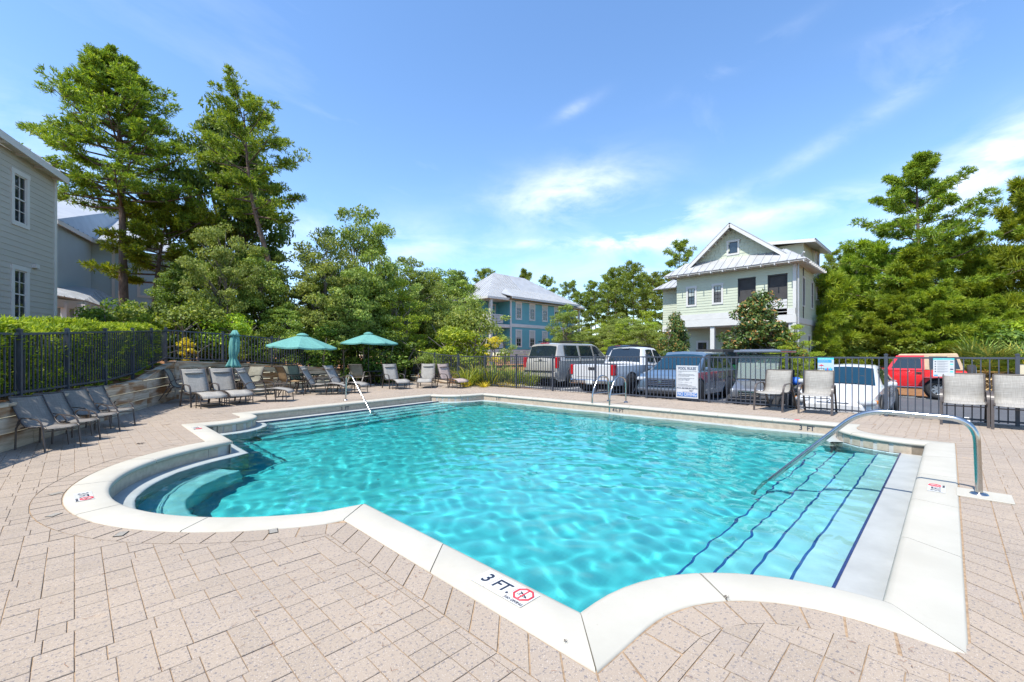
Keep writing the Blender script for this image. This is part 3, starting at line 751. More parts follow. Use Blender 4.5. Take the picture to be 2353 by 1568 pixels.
# ---------------------------------------------------------------- grey house at the left edge
def grey_house():
    d20 = R(-19.6)
    def cw(X, d): return Vector(((X + d) * S2, (d - X) * S2))
    c1 = cw(-15.14, 14.5); ud = cw(-math.sin(R(19.6)), math.cos(R(19.6))).normalized()      # far corner, wall direction
    near = c1 - ud * 9.0
    root = empty('grey_house', (c1.x, c1.y, .6), 0, 'grey lap sided house at the left edge with two white sash windows', 'house')
    w_ = Wall(root, near, c1)
    if w_.n.dot(Vector((1, -1))) < 0: w_ = Wall(root, c1, near); fl = True
    else: fl = False
    X = lambda t: (t if fl else 9.0 - t)         # distance from the far corner -> wall coordinate
    def span(a, b): return tuple(sorted((X(a), X(b))))
    wx = span(1.39, 1.90)
    holes = [w_.hole(*wx, 5.18, 6.62), w_.hole(*wx, 2.36, 3.82)]
    zt = 7.2
    w_.siding(.6, zt, .168, M_GREYS, holes, *span(.09, 9)); w_.backing(.4, zt, M_GREYS, out=-.06)
    w_.window(*wx, 5.20, 6.60, blind=0); w_.window(*wx, 2.38, 3.80, blind=.0)
    w_.box('corner_board', M_TRIM, *span(-.02, .10), .6, zt, -.02, .04)
    w_.box('vent_hood', M_TRIM, *span(.98, 1.14), 3.98, 4.10, 0, .12)
    # end wall (hidden side) and roof with rafter tails
    back = Wall(root, c1, c1 - w_.n * 8); b2 = MB(); p0 = w_.pt(X(0)); p1 = w_.pt(X(0), -8); b2.beam(p0 + Vector((0, 0, 3.3 + .6)), p1 + Vector((0, 0, 3.9)), .1, 6.7); b2.build('end_wall', M_GREYS, root)
    e0 = w_.pt(X(-.02), .34, zt + .02); e1 = w_.pt(X(9.2), .34, zt + .60); r0 = w_.pt(X(-.02), -4, zt + 2.3); r1 = w_.pt(X(9.2), -4, zt + 2.7)
    L = root.location
    roof_plane(root, [e0 + L, e1 + L, r1 + L, r0 + L], M_ROOF, .07, .45)
    m = MB(); m.beam(e0 + Vector((0, 0, -.12)), e1 + Vector((0, 0, -.12)), .03, .2); m.build('fascia', M_TRIM, root)
    m = MB(); m.slab([w_.pt(X(-.0), 0, zt - .09), w_.pt(X(9.2), 0, zt + .38), w_.pt(X(9.2), .3, zt + .40), w_.pt(X(-.0), .3, zt - .10)], .02); m.build('soffit', M_TRIM, root)
    for t in (.2, 1.0, 1.8, 2.6, 3.4): m = MB(); m.beam(w_.pt(X(t), .0, zt - .10 + t * .055), w_.pt(X(t), .32, zt - .12 + t * .055), .05, .12); m.build('rafter_tail', M_TRIM, root)
grey_house()
# ---------------------------------------------------------------- slate blue house behind it
def blue_house():
    d = 22.0; o = D(150, d, .8); root = empty('slate_blue_house', o, 0, 'slate blue house with pale metal roof behind the tall pine', 'house')
    P = lambda px, dd: (lambda v: Vector((v.x, v.y)))(D(px, dd))
    a, b, c, e = P(118, 20.5), P(200, 23.4), P(262, 24.2), P(420, 26.5)
    for k, (s, t) in enumerate(((a, b), (b, c), (c, e))):
        w_ = Wall(root, s, t)
        if w_.n.dot(Vector((1, 1))) > 0: w_ = Wall(root, t, s)
        w_.siding(.4, 7.6 if k < 2 else 7.2, .17, M_BLUES); w_.backing(.3, 7.6 if k < 2 else 7.2, M_BLUES, out=-.05)
        w_.box('corner_board', M_TRIM, w_.L - .1, w_.L + .03, .4, 7.5 if k < 2 else 7.1, -.02, .05)
        if k == 0: w_.window(w_.L * .62 if w_.L > 1 else .2, w_.L * .62 + .8, 4.6, 6.4, cols=1, rows=2)
        if k == 2:
            for zz_ in (1.9, 4.7): w_.window(w_.L * .35, w_.L * .35 + .8, zz_, zz_ + 1.5); w_.window(w_.L * .7, w_.L * .7 + .8, zz_, zz_ + 1.5)
            w_.box('belly_band', M_TRIM, 0, w_.L, 3.85, 4.15, .0, .05)
    L3 = lambda v, z: Vector((v.x, v.y, z))
    n = Vector((.4, -.9)).normalized() * .5
    ri0, ri1 = P(95, 27), P(300, 31)
    roof_plane(root, [L3(a + n, 7.62), L3(b + n, 7.5), L3(ri1, 11.6), L3(ri0, 11.6)], M_ROOF, .08, .42)
    roof_plane(root, [L3(b + n, 7.5), L3(c + n * 1.2, 7.45), L3(e + n * 1.5, 7.25), L3(ri1, 11.6)], M_ROOF, .08, .42)
    m = MB(); V0 = Vector((0, 0, -.1)); lo = root.location
    for s, t in ((L3(a + n, 7.6), L3(b + n, 7.48)), (L3(b + n, 7.48), L3(c + n * 1.2, 7.43)), (L3(c + n * 1.2, 7.43), L3(e + n * 1.5, 7.23))): m.beam(s + V0 - lo, t + V0 - lo, .05, .2)
    m.build('fascia', M_TRIM, root)
    # entry porch
    pa, pb, pc = P(122, 19.2), P(196, 20.4), P(272, 22.6)
    roof_plane(root, [L3(pa, 3.95), L3(pb, 3.85), L3(P(225, 23), 4.75), L3(P(120, 21.2), 4.8)], M_ROOF, .07, .4)
    roof_plane(root, [L3(pb, 3.85), L3(pc, 3.55), L3(P(270, 24), 4.3), L3(P(225, 23), 4.75)], M_ROOF, .07, .4)
    for s, t in ((pa, pb), (pb, pc)):
        w_ = Wall(root, s, t); w_.box('porch_beam', M_TRIM, .05, w_.L - .05, 3.42, 3.78, -.25, -.05)
    for q, wd in ((P(190, 20.35), .42), (P(150, 19.75), .22), (P(214, 21.0), .2), (P(262, 22.3), .22)):
        m = MB(); m.box((q.x - lo.x, q.y - lo.y, 2.2 - lo.z), (wd, wd, 2.9), R(-30)); m.build('porch_post', M_TRIM, root)
    w_ = Wall(root, P(152, 20.4), P(188, 21.1)); w_.box('gate_panel', M_CREAM, .1, w_.L - .05, 1.1, 2.4, 0, .05); w_.box('gate_frame', M_TRIM, .0, w_.L + .05, 2.4, 2.55, 0, .07); w_.box('gate_frame', M_TRIM, -.02, .1, 1.1, 2.4, 0, .07)
blue_house()
# ---------------------------------------------------------------- teal house with porches
def teal_house():
    q0, p0, p1 = 32.8, 32.5, 43.6; pw = 29.8           # right wall along x; porch reaches pw
    root = empty('teal_house', (p0, q0, .4), 0, 'teal two storey house with white porches and hipped metal roof', 'house')
    w_ = Wall(root, (p0, q0), (p1, q0))
    zt, zb = 7.45, 1.95
    wins = []
    for k in range(4):
        x = .95 + k * 2.15
        wins += [(x, x + .72, 4.86 + .35, 6.55 + .30), (x, x + .72, 1.95 + .30, 3.55 + .35)] if True else []
    w_.siding(zb, zt, .19, M_TEAL, [w_.hole(*a) for a in wins]); w_.backing(zb - .1, zt, M_TEAL, out=-.06)
    for a in wins: w_.window(*a, trim=.12, blind=.45 if a[2] < 4 else .3)
    w_.box('belly_band', M_TRIM, 0, w_.L, 4.28, 4.62, .0, .06)
    for x in (0, w_.L - .2): w_.box('corner_board', M_TRIM, x - .02, x + .2, .5, zt, 0, .07)
    for k in range(6): w_.box('skirt_board', M_TRIM, 0, w_.L, .35 + k * .26, .35 + k * .26 + .22, -.02, .03)
    # porch side wall, facing the street
    v_ = Wall(root, (p0, q0 + 6.6), (p0, q0))
    v_.siding(zb, zt, .19, M_TEAL); v_.backing(zb - .1, zt, M_TEAL, out=-.06)
    lo = root.location
    for z0 in (2.0, 4.7):
        v_.window(3.6, 4.4, z0 + .05, z0 + 1.95, trim=.12); v_.window(1.4, 2.2, z0 + .3, z0 + 1.9, trim=.12)
    w2 = Wall(root, (pw, q0 + .35), (p0, q0 + .35))
    back = Wall(root, (pw + .1, q0 + 1.9), (p0, q0 + 1.9)); back.siding(zb, zt, .19, M_TEAL); back.backing(zb, zt, M_TEAL, out=-.06)
    for z0 in (2.0, 4.62): back.window(1.35, 2.15, z0 + .05, z0 + 2.0, trim=.13)
    for zf in (1.9, 4.5):
        m = MB(); m.prism([(pw - p0, 0), (0, 0), (0, 6.6), (pw - p0, 6.6)], zf - .34 - lo.z, zf - lo.z); m.build('porch_floor', M_TRIM, root)
        def rails(a, b):
            a, b = Vector(a), Vector(b)
            for k in range(6):
                m = MB(); m.beam(Vector((a.x - lo.x, a.y - lo.y, zf + .16 + k * .155 - lo.z)), Vector((b.x - lo.x, b.y - lo.y, zf + .16 + k * .155 - lo.z)), .03, .115); m.build('balustrade_slat', M_TRIM, root)
        rails((pw + .05, q0 + .12), (p0 - .9, q0 + .12)); rails((pw + .02, q0 + .2), (pw + .02, q0 + 6.5))
    for q in (0.15, 3.3, 6.45):
        m = MB(); m.box((pw + .1 - p0, q, (.3 + 7.2) / 2 - lo.z), (.26, .26, 6.9)); m.build('porch_column', M_TRIM, root)
    # hipped roof
    ov = .55; A = (pw - ov, q0 - .1, 7.25); B = (p1 + 1.6, q0 - ov, 7.15); C_ = (p1 + 1.6, q0 + 7.1, 7.15); D_ = (pw - ov, q0 + 7.1, 7.25)
    r0, r1 = (33.4, q0 + 3.5, 10.55), (38.4, q0 + 3.5, 10.55)
    roof_plane(root, [A, B, r1, r0], M_ROOF, .08, .42, each=False); roof_plane(root, [D_, A, r0], M_ROOF, .08, .42, each=False); roof_plane(root, [B, C_, r1], M_ROOF, .08, .5, each=False); roof_plane(root, [C_, D_, r0, r1], M_ROOF, .08)
    roof_plane(root, [(p0 - .4, q0 - .75, 7.42), (p1 + .2, q0 - .75, 7.42), (p1 - 1.5, q0 + 1.2, 8.55), (p0 + .5, q0 + 1.2, 8.55)], M_ROOF, .08, .42, each=False)
    roof_plane(root, [(p0 - .4, q0 - .75, 7.42), (p0 + .5, q0 + 1.2, 8.55), (p0 - .9, q0 + .4, 7.8)], M_ROOF, .08)
    m = MB(); V = lambda a: Vector(a) - lo - Vector((0, 0, .12))
    m.beam(V((p0 - .4, q0 - .72, 7.42)), V((p1 + .2, q0 - .72, 7.42)), .04, .2); m.beam(V(A), V(D_), .04, .22); m.beam(V(A), V((p0 - .4, q0 - .3, 7.25)), .04, .22); m.build('fascia', M_TRIM, root)
    m = MB(); m.prism([(pw - ov + .05 - p0, 0), (p1 + 1.5 - p0, -.65), (p1 + 1.5 - p0, 6.9), (pw - ov + .05 - p0, 6.9)], 7.0 - lo.z, 7.06 - lo.z); m.build('soffit', M_TRIM, root)
    m = MB(); m.box((p1 + 1.3 - p0, .2, 3.8 - lo.z), (.25, .25, 6.6)); m.build('porch_column', M_TRIM, root)
    # stairs down from the porch
    for k in range(8): m = MB(); m.box((pw - .3 - k * .3 - p0, 2.2, 1.75 - k * .2 - lo.z), (.3, 1.4, .06)); m.build('stair_tread', M_TRIM, root)
    for y in (1.5, 2.9): m = MB(); m.beam((pw - p0, y, 2.8 - lo.z), (pw - 2.6 - p0, y, 1.2 - lo.z), .06, .1); m.build('stair_rail', M_TRIM, root)
teal_house()
# ---------------------------------------------------------------- sage green house
def sage_house():
    E = 5.0; p0 = 26.85; qa, qb = 12.15, 5.73; p1 = 36.4; gz = -.25; z1 = 3.02; zt = 6.3
    root = empty('sage_house', (p0, qb, gz), 0, 'pale sage green house with front gable and screened porch', 'house')
    lo = root.location
    f = Wall(root, (p0, qa), (p0, qb)); s = Wall(root, (p0, qb), (p1, qb))
    X = lambda px: f.L - (on_line(px, Vector((p0, qa)), Vector((p0, qb))).y - qb)
    X = lambda px: qa - on_line(px, Vector((p0, qa)), Vector((p0, qb))).y
    cx = lambda c: (1850 + c / 3.409) * .78433
    def Zf(cy, x): y = (620 + cy / 3.409) * .78433; q = qa - x; dd = (p0 + q) * S2; return ZP(y, dd)
    w1 = (X(cx(566)), X(cx(634)), Zf(932, 1), Zf(768, 1)); w2 = (X(cx(824)), X(cx(898)), Zf(908, 2.6), Zf(738, 2.6))
    o1 = (X(cx(1062)), X(cx(1243)), Zf(912, 3.8), Zf(672, 3.8)); o2 = (X(cx(1360)), X(cx(1560)), Zf(886, 5.2), Zf(640, 5.2))
    f.siding(z1 + .75, zt + .1, .158, M_SAGE, [f.hole(*w1), f.hole(*w2), o1, o2, (o1[0], o1[1], o1[2] - .85, o1[2]), (o2[0], o2[1], o2[2] - .85, o2[2])])
    f.box('belly_band', M_TRIM, -.02, f.L + .03, z1, z1 + .42, -.02, .05); f.box('belly_band', M_TRIM, -.01, f.L + .02, z1 + .43, z1 + .76, -.02, .03)
    f.backing(z1 + .1, zt, M_SAGE, 0, o1[0], out=-.05); f.backing(z1 + .1, o1[2] - .02, M_SAGE, o1[0], f.L, out=-.05); f.backing(o2[3] + .02, zt, M_SAGE, o1[0], f.L, out=-.05)
    f.window(*w1, sash=M_DARKF, cols=2, rows=4, blind=.5); f.window(*w2, sash=M_DARKF, cols=2, rows=4, blind=.35)
    for o_ in (o1, o2):
        f.box('screen', M_SCREEN, o_[0], o_[1], o_[2], o_[3], -.10, -.09)
        g = MB(); w_, h = o_[1] - o_[0], o_[3] - o_[2]
        for bx in (((w_ / 2, 0, .02), (w_, .06, .04)), ((w_ / 2, 0, h - .02), (w_, .06, .04)), ((.02, 0, h / 2), (.04, .06, h)), ((w_ - .02, 0, h / 2), (.04, .06, h))): g.box(*bx)
        f.part(g, 'screen_frame', M_DARKF, o_[0], o_[2], -.04)
        for k in range(5): f.box('porch_slat', M_TRIM, o_[0] + .02, o_[1] - .02, o_[2] - .17 * (k + 1) + .012, o_[2] - .17 * k - .012, .0, .03)
    # side wall, facing right
    zs = [(1.5, .42), (3.6, .42), (6.0, .42), (8.2, .42)]
    holes = []
    for x, wd in zs: holes += [(x, x + wd, 4.05, 5.55)]
    for x in (2.8, 5.3, 7.9): holes += [(x, x + .42, .75, 2.4)]
    holes += [(5.0, 5.75, 4.7, 6.2)]
    s.siding(gz + .1, zt + .1, .158, M_SAGE, [s.hole(*h) for h in holes]); s.backing(gz, zt, M_SAGE, out=-.06)
    for h in holes: s.window(*h, trim=.09, sash=M_DARKF if h[3] < 6 else M_TRIM, cols=1 if h[3] < 6 else 2, rows=2 if h[3] < 6 else 4)
    s.box('belly_band', M_TRIM, 0, s.L, z1, z1 + .3, .0, .05); s.box('corner_board', M_TRIM, -.03, .12, z1 - .3, zt, .0, .04); f.box('corner_board', M_TRIM, f.L - .12, f.L + .0, z1 - .3, zt, .0, .035)
    s.window(5.0, 5.75, 6.45, 7.5, trim=.08, cols=2, rows=3, split=False, proud=.0 + .045)
    s.box('stair_bay', M_SAGE, 4.6, 6.1, 6.2, 7.64, -.4, -.03)
    g = MB(); g.tube([(p0 - .06 - lo.x, qb - .14 - lo.y, zt - .1 - lo.z), (p0 - .06 - lo.x, qb - .14 - lo.y, .2 - lo.z)], .045, 8); g.tube([(p0 - .06 - lo.x, qb - .14 - lo.y, zt - .1 - lo.z), (p0 - .6 - lo.x, qb - .5 - lo.y, zt + .25 - lo.z)], .045, 8); g.build('downpipe', M_ROOF, root)
    # left wing set back
    lw = Wall(root, (p0 + 1.6, qa + 1.7), (p0 + 1.6, qa)); lw.siding(z1 + .2, 5.75, .158, M_SAGE); lw.backing(z1, 5.75, M_SAGE, out=-.05); lw.box('belly_band', M_TRIM, -.02, lw.L, z1 - .15, z1 + .2, -.02, .04)
    m = MB(); m.prism([(1.65, qa - qb), (6, qa - qb), (6, qa + 1.7 - qb), (1.65, qa + 1.7 - qb)], z1 - lo.z - .1, 5.74 - lo.z); m.build('wing_core', M_SAGE, root)
    roof_plane(root, [(p0 + 1.0, qa + 2.15, 5.75), (p0 + 1.0, qa - .3, 5.75), (p0 + 4, qa - .3, 7.3), (p0 + 4, qa + .6, 7.3)], M_ROOF, .07, .4, each=False)
    m = MB(); m.beam((2.0, qa + 1.5 - qb, z1 - lo.z), (2.7, qa + .8 - qb, z1 - 1.4 - lo.z), .2, .3); m.build('bracket', M_TRIM, root)
    # ground floor behind the open porch
    gf = Wall(root, (p0 + 1.7, qa + .3), (p0 + 1.7, qb)); dr = (3.0, 3.95, gz + .1, 2.15); gw = (.95, 1.5, .6, 2.1)
    gf.siding(gz, z1, .158, M_SAGE, [gf.hole(*dr), gf.hole(*gw)]); gf.backing(gz, z1, M_SAGE, out=-.06)
    gf.window(*gw, sash=M_DARKF, cols=1, rows=2); gf.box('door', M_DARKF, *dr, .0, .03); gf.window(3.25, 3.72, .7, 2.0, trim=.02, mat=M_DARKF, sash=M_DARKF, cols=3, rows=5, split=False); gf.box('door_trim', M_TRIM, 2.86, 3.0, gz, 2.3, 0, .06); gf.box('door_trim', M_TRIM, 3.95, 4.09, gz, 2.3, 0, .06); gf.box('door_trim', M_TRIM, 2.86, 4.09, 2.17, 2.32, .0, .065)
    m = MB(); m.prism([(0.05, .05), (9.4, .05), (9.4, qa - qb), (.05, qa - qb)], z1 - lo.z - .05, z1 + .02 - lo.z); m.build('porch_ceiling', M_TRIM, root)
    for q in (qa - .2, qa - 2.15, qa - 4.0, qb + .2): m = MB(); m.box((.15, q - qb, (z1 + gz) / 2 - lo.z), (.24, .24, z1 - gz - .06)); m.build('porch_column', M_TRIM, root)
    ln = MB(); ln.lathe([(.02, .28), (.10, .22), (.11, .0), (.04, -.04)], n=6); ln.tube([(0, 0, .28), (0, 0, .45)], .012, 5); ln.build('porch_lantern', M_DARKF, root, loc=(.9, qa - 3.5 - qb, 2.3 - lo.z))
    m = MB(); m.box((3.5, .1, 1.3), (.02, .02, .02)); 
    # interior of the screened porch
    m = MB(); m.box((1.6, 1.6, z1 + 1.7 - lo.z), (.08, 3.3, 3.2)); m.build('porch_back_wall', M_SCREEN, root)
    # pent roof along the front and right, main gable above
    ov = .58; ze = zt - .06; zi = 7.10; ri = .66
    A = (p0 - ov, qa + ov, ze); B = (p0 - ov, qb - ov, ze); B2 = (p1 + .4, qb - ov, ze); Ai = (p0 + ri, qa - .3, zi); Bi = (p0 + ri, qb + .62, zi); Bi2 = (p1 - 1, qb + .62, zi)
    roof_plane(root, [A, B, Bi, Ai], M_ROOF, .06, .42, each=False)
    roof_plane(root, [B, (p0 + 4.1, qb - ov, ze), (p0 + 4.1, qb + .62, zi), Bi], M_ROOF, .06, .42, each=False)
    roof_plane(root, [(p0 + 6.6, qb - ov, ze - .5), B2[:2] + (ze - .5,), Bi2[:2] + (zi - .5,), (p0 + 6.6, qb + .62, zi - .5)], M_ROOF, .06, .42, each=False)
    roof_plane(root, [(p1, qa + ov, ze), A, Ai, (p1, qa - .3, zi)], M_ROOF, .06)
    m = MB()
    m.slab([Vector(A) - lo + Vector((.02, 0, -.09)), Vector(B) - lo + Vector((.02, 0, -.09)), Vector((0, qb - qb, ze - .12 - lo.z)) + Vector((0, 0, 0)), Vector((0, qa - qb, ze - .12 - lo.z))], .02); m.slab([Vector(B) - lo + Vector((0, .02, -.09)), Vector((p0 + 4.1, qb - ov, ze - .09)) - lo, Vector((p0 + 4.1, qb, ze - .12)) - lo, Vector((p0, qb, ze - .12)) - lo], .02); m.build('soffit', M_TRIM, root)
    for k in range(12): m = MB(); q = lerp(qa + .3, qb - .5, k / 11); m.beam((-.7, q - qb, ze - .13 - lo.z), (0, q - qb, ze - .1 - lo.z), .05, .1); m.build('rafter_tail', M_TRIM, root)
    for k in range(9): m = MB(); x = lerp(.2, 4.0, k / 8); m.beam((x, -.7, ze - .13 - lo.z), (x, 0, ze - .1 - lo.z), .05, .1); m.build('rafter_tail', M_TRIM, root)
    # gable wall set back over the pent roof
    gp = p0 + .58
    pa, pk_, pb = on_line(cx(660), Vector((gp, qa)), Vector((gp, qb))), on_line(cx(1012), Vector((gp, qa)), Vector((gp, qb))), on_line(cx(1465), Vector((gp, qa)), Vector((gp, qb)))
    dk = (gp + pk_.y) * S2; zk = ZP((620 + 160 / 3.409) * .78433, dk); zb0 = 7.02
    G = Wall(root, (gp, pa.y), (gp, pb.y)); Lm = pa.y - pk_.y
    def clip(z):
        t = (zk - z) / (zk - zb0 - .05); return Lm - Lm * t, Lm + (G.L - Lm) * t
    wx = Lm - .05; gwin = (wx - .18, wx + .32, 7.28, 7.95)
    rng = random.Random(5); z = zb0
    shm = MB(); shm.add([(0, 0, 0), (1, 0, 0), (1, -.03, 0), (0, -.03, 0), (0, 0, 1), (1, 0, 1), (1, -.01, 1), (0, -.01, 1)], [(0, 1, 2, 3), (4, 5, 6, 7), (0, 1, 5, 4), (2, 3, 7, 6), (0, 3, 7, 4), (1, 2, 6, 5)]); shm = shm.mesh('shingle', M_SAGE)
    while z < zk - .1:
        a, b = clip(z + .1); x = a
        while x < b - .03:
            w_ = min(rng.uniform(.16, .34), b - x)
            if not (gwin[0] - .05 < x + w_ / 2 < gwin[1] + .05 and gwin[2] - .1 < z + .1 < gwin[3] + .05): link('shingle', shm, root, G.pt(x, rng.uniform(0, .006), z), (0, 0, G.rz), (w_ - .008, 1, .21))
            x += w_
        z += .2
    m = MB(); m.add([G.pt(0, -.03, zb0 - .2), G.pt(G.L, -.03, zb0 - .2), G.pt(Lm, -.03, zk)], [(0, 1, 2)]); m.build('gable_wall', M_SAGE, root)
    G.window(*gwin, trim=.10, sash=M_DARKF, cols=1, rows=1, split=False)
    ext = 8.2
    for s_, (xa, xb) in ((0, (-.55, Lm)), (1, (G.L + .5, Lm))):
        zl = zk - (zk - zb0) * (abs(Lm - xa) / (Lm if s_ == 0 else G.L - Lm)) + .1
        fr = G.pt(xa, .55, zl); pkf = G.pt(xb, .55, zk + .16); fb = G.pt(xa, -ext, zl); pkb = G.pt(xb, -ext, zk + .16)
        roof_plane(root, [fr + lo, fb + lo, pkb + lo, pkf + lo] if s_ else [fb + lo, fr + lo, pkf + lo, pkb + lo], M_ROOF, .07, .42, each=False)
        m = MB(); m.beam(G.pt(xa, .54, zl - .14), G.pt(xb, .54, zk + .02), .05, .17); m.build('barge_board', M_TRIM, root)
        for k in range(7): t = (k + .5) / 7; m = MB(); m.beam(G.pt(lerp(xa, xb, t), .0, lerp(zl, zk + .16, t) - .14), G.pt(lerp(xa, xb, t), .5, lerp(zl, zk + .16, t) - .14), .07, .1); m.build('lookout', M_TRIM, root)
    # right dormer with shed roof
    m = MB(); m.prism([(2.4, .12), (5.9, .12), (5.9, 3), (2.4, 3)], 6.3 - lo.z, 7.66 - lo.z); m.build('dormer_wall', M_SAGE, root)
    roof_plane(root, [(p0 + 1.9, qb - .55, 7.72), (p0 + 6.4, qb - .55, 7.72), (p0 + 6.4, qb + 3.0, 8.05), (p0 + 1.9, qb + 3.0, 8.05)], M_ROOF, .1)
    m = MB(); m.beam((1.9, -.52, 7.62 - lo.z), (6.4, -.52, 7.62 - lo.z), .05, .18); m.beam((1.92, -.5, 7.62 - lo.z), (1.92, 3, 7.95 - lo.z), .05, .18); m.build('fascia', M_TRIM, root)
sage_house()
# ================================================================ OBJECTS ON THE DECK
def sling_mat(name, col, tr=.18):
    m, nt, b = new_mat(name); v = coords(nt, 'Object', (1, 1, 1))
    w1 = nd(nt, 'ShaderNodeMapping'); w1.inputs['Scale'].default_value = (160, 6, 6); nt.links.new(v, w1.inputs[0]); w2 = nd(nt, 'ShaderNodeMapping'); w2.inputs['Scale'].default_value = (5, 120, 120); nt.links.new(v, w2.inputs[0])
    f = mixc_(nt, .5, noise(nt, w1.outputs[0], 1, 2), noise(nt, w2.outputs[0], 1, 2))
    c = ramp(nt, f, [(.36, tuple(x * .72 for x in col)), (.64, tuple(min(1, x * 1.22) for x in col))])
    c = mixc_(nt, ramp(nt, noise(nt, v, 4, 5, .65), [(.5, (0, 0, 0)), (.8, (.5, .5, .5))]), c, tuple(x * .7 for x in col))
    nt.links.new(c, b.inputs['Base Color']); b.inputs['Roughness'].default_value = .85; b.inputs['Specular IOR Level'].default_value = .2
    t = nd(nt, 'ShaderNodeBsdfTranslucent'); nt.links.new(c, t.inputs[0]); mx = nd(nt, 'ShaderNodeMixShader'); mx.inputs[0].default_value = tr
    nt.links.new(b.outputs[0], mx.inputs[1]); nt.links.new(t.outputs[0], mx.inputs[2]); nt.links.new(mx.outputs[0], nt.nodes['Material Output'].inputs[0]); return m
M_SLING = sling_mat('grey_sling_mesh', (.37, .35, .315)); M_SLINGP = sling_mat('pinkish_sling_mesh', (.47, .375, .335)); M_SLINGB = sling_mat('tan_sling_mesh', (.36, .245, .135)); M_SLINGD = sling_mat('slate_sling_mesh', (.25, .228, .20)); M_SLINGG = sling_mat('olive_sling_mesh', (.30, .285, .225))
M_BRONZE = simple('bronze_frame', (.075, .060, .052), .42, var=.12, scale=5)
M_CLOTH = sling_mat('aqua_canvas', (.17, .42, .38), .3); M_BLACK = simple('black_metal', (.018, .018, .02), .4)
def sling(mb, prof, hw, t=.007, n=5, sag=.012):
    P = spline([(0, y, z) for y, z in prof], n); m = len(P); nx = 5; vs = []
    for s in (0, 1):
        for p in P:
            for k in range(nx):
                x = lerp(-hw, hw, k / (nx - 1)); vs.append((x, p.y, p.z - sag * (1 - (x / hw) ** 2) - s * t))
    N = m * nx; fs = []
    for i in range(m - 1):
        for k in range(nx - 1):
            a = i * nx + k; fs += [(a, a + 1, a + nx + 1, a + nx), (N + a, N + a + nx, N + a + nx + 1, N + a + 1)]
    for i in range(m - 1):
        for k in (0, nx - 1): a = i * nx + k; fs.append((a, a + nx, N + a + nx, N + a))
    for k in range(nx - 1):
        for i in (0, m - 1): a = i * nx + k; fs.append((a, a + 1, N + a + 1, N + a))
    mb.add(vs, fs, True); return P
def bar(mb, pts, wd=.024, th=.016):
    "flat bent bar in a plane of constant x"
    pts = [Vector(p) for p in pts]; vs = []
    for i, p in enumerate(pts):
        t = (pts[min(i + 1, len(pts) - 1)] - pts[max(i - 1, 0)]).normalized(); x = Vector((1, 0, 0)); nn = t.cross(x).normalized()
        vs += [p + x * wd / 2 * a + nn * th / 2 * b for a, b in ((-1, -1), (1, -1), (1, 1), (-1, 1))]
    fs = [(i * 4 + k, i * 4 + (k + 1) % 4, i * 4 + 4 + (k + 1) % 4, i * 4 + 4 + k) for i in range(len(pts) - 1) for k in range(4)] + [(3, 2, 1, 0), tuple(len(vs) - 4 + k for k in range(4))]
    mb.add(vs, fs); return mb
def face_rz(h): return math.atan2(h[1], h[0]) - math.pi / 2
def sling_chair(mat, label, pos, head, group=None, hw=.265, lean=.30, bz=.95, fmat=M_BRONZE, arm=.62, name='sling_chair', wd=.034, bf=-.46):
    root = empty(name, pos, face_rz(head), label, 'chair', group)
    prof = [(-lean, bz), (-lean * .72, .76), (-.13, .50), (-.02, .425), (.18, .425), (.36, .45), (.44, .415)]
    m = MB(); P = sling(m, prof[:4], hw); m.build('backrest', mat, root)
    m = MB(); P2 = sling(m, prof[3:], hw); m.build('seat', mat, root)
    for s in (-1, 1):
        x = s * (hw + .012)
        m = MB(); m.tube([(x, p.y, p.z) for p in P + P2[1:]], .013, 6); m.build('side_rail', fmat, root)
        xo = s * (hw + .035)
        f = rounded([(xo, .45, 0), (xo, .37, arm), (xo, -.12, arm + .02), (xo, -.20, .45)], [0, .16, .14, 0], 7)
        m = MB(); bar(m, f, wd, .018); m.build('front_leg_and_arm', fmat, root)
        m = MB(); bar(m, [(xo, -.14, .50), (xo, -.22, .40), (xo, bf, 0)], wd, .018); m.build('back_leg', fmat, root)
    m = MB(); m.tube([(-hw, .40, .36), (hw, .40, .36)], .011, 6); m.build('front_bar', fmat, root)
    m = MB(); m.tube([(-hw, -.17, .40), (hw, -.17, .40)], .011, 6); m.build('back_bar', fmat, root)
    m = MB(); m.tube([(-hw, -lean - .004, bz), (hw, -lean - .004, bz)], .013, 6); m.build('top_bar', fmat, root)
    return root
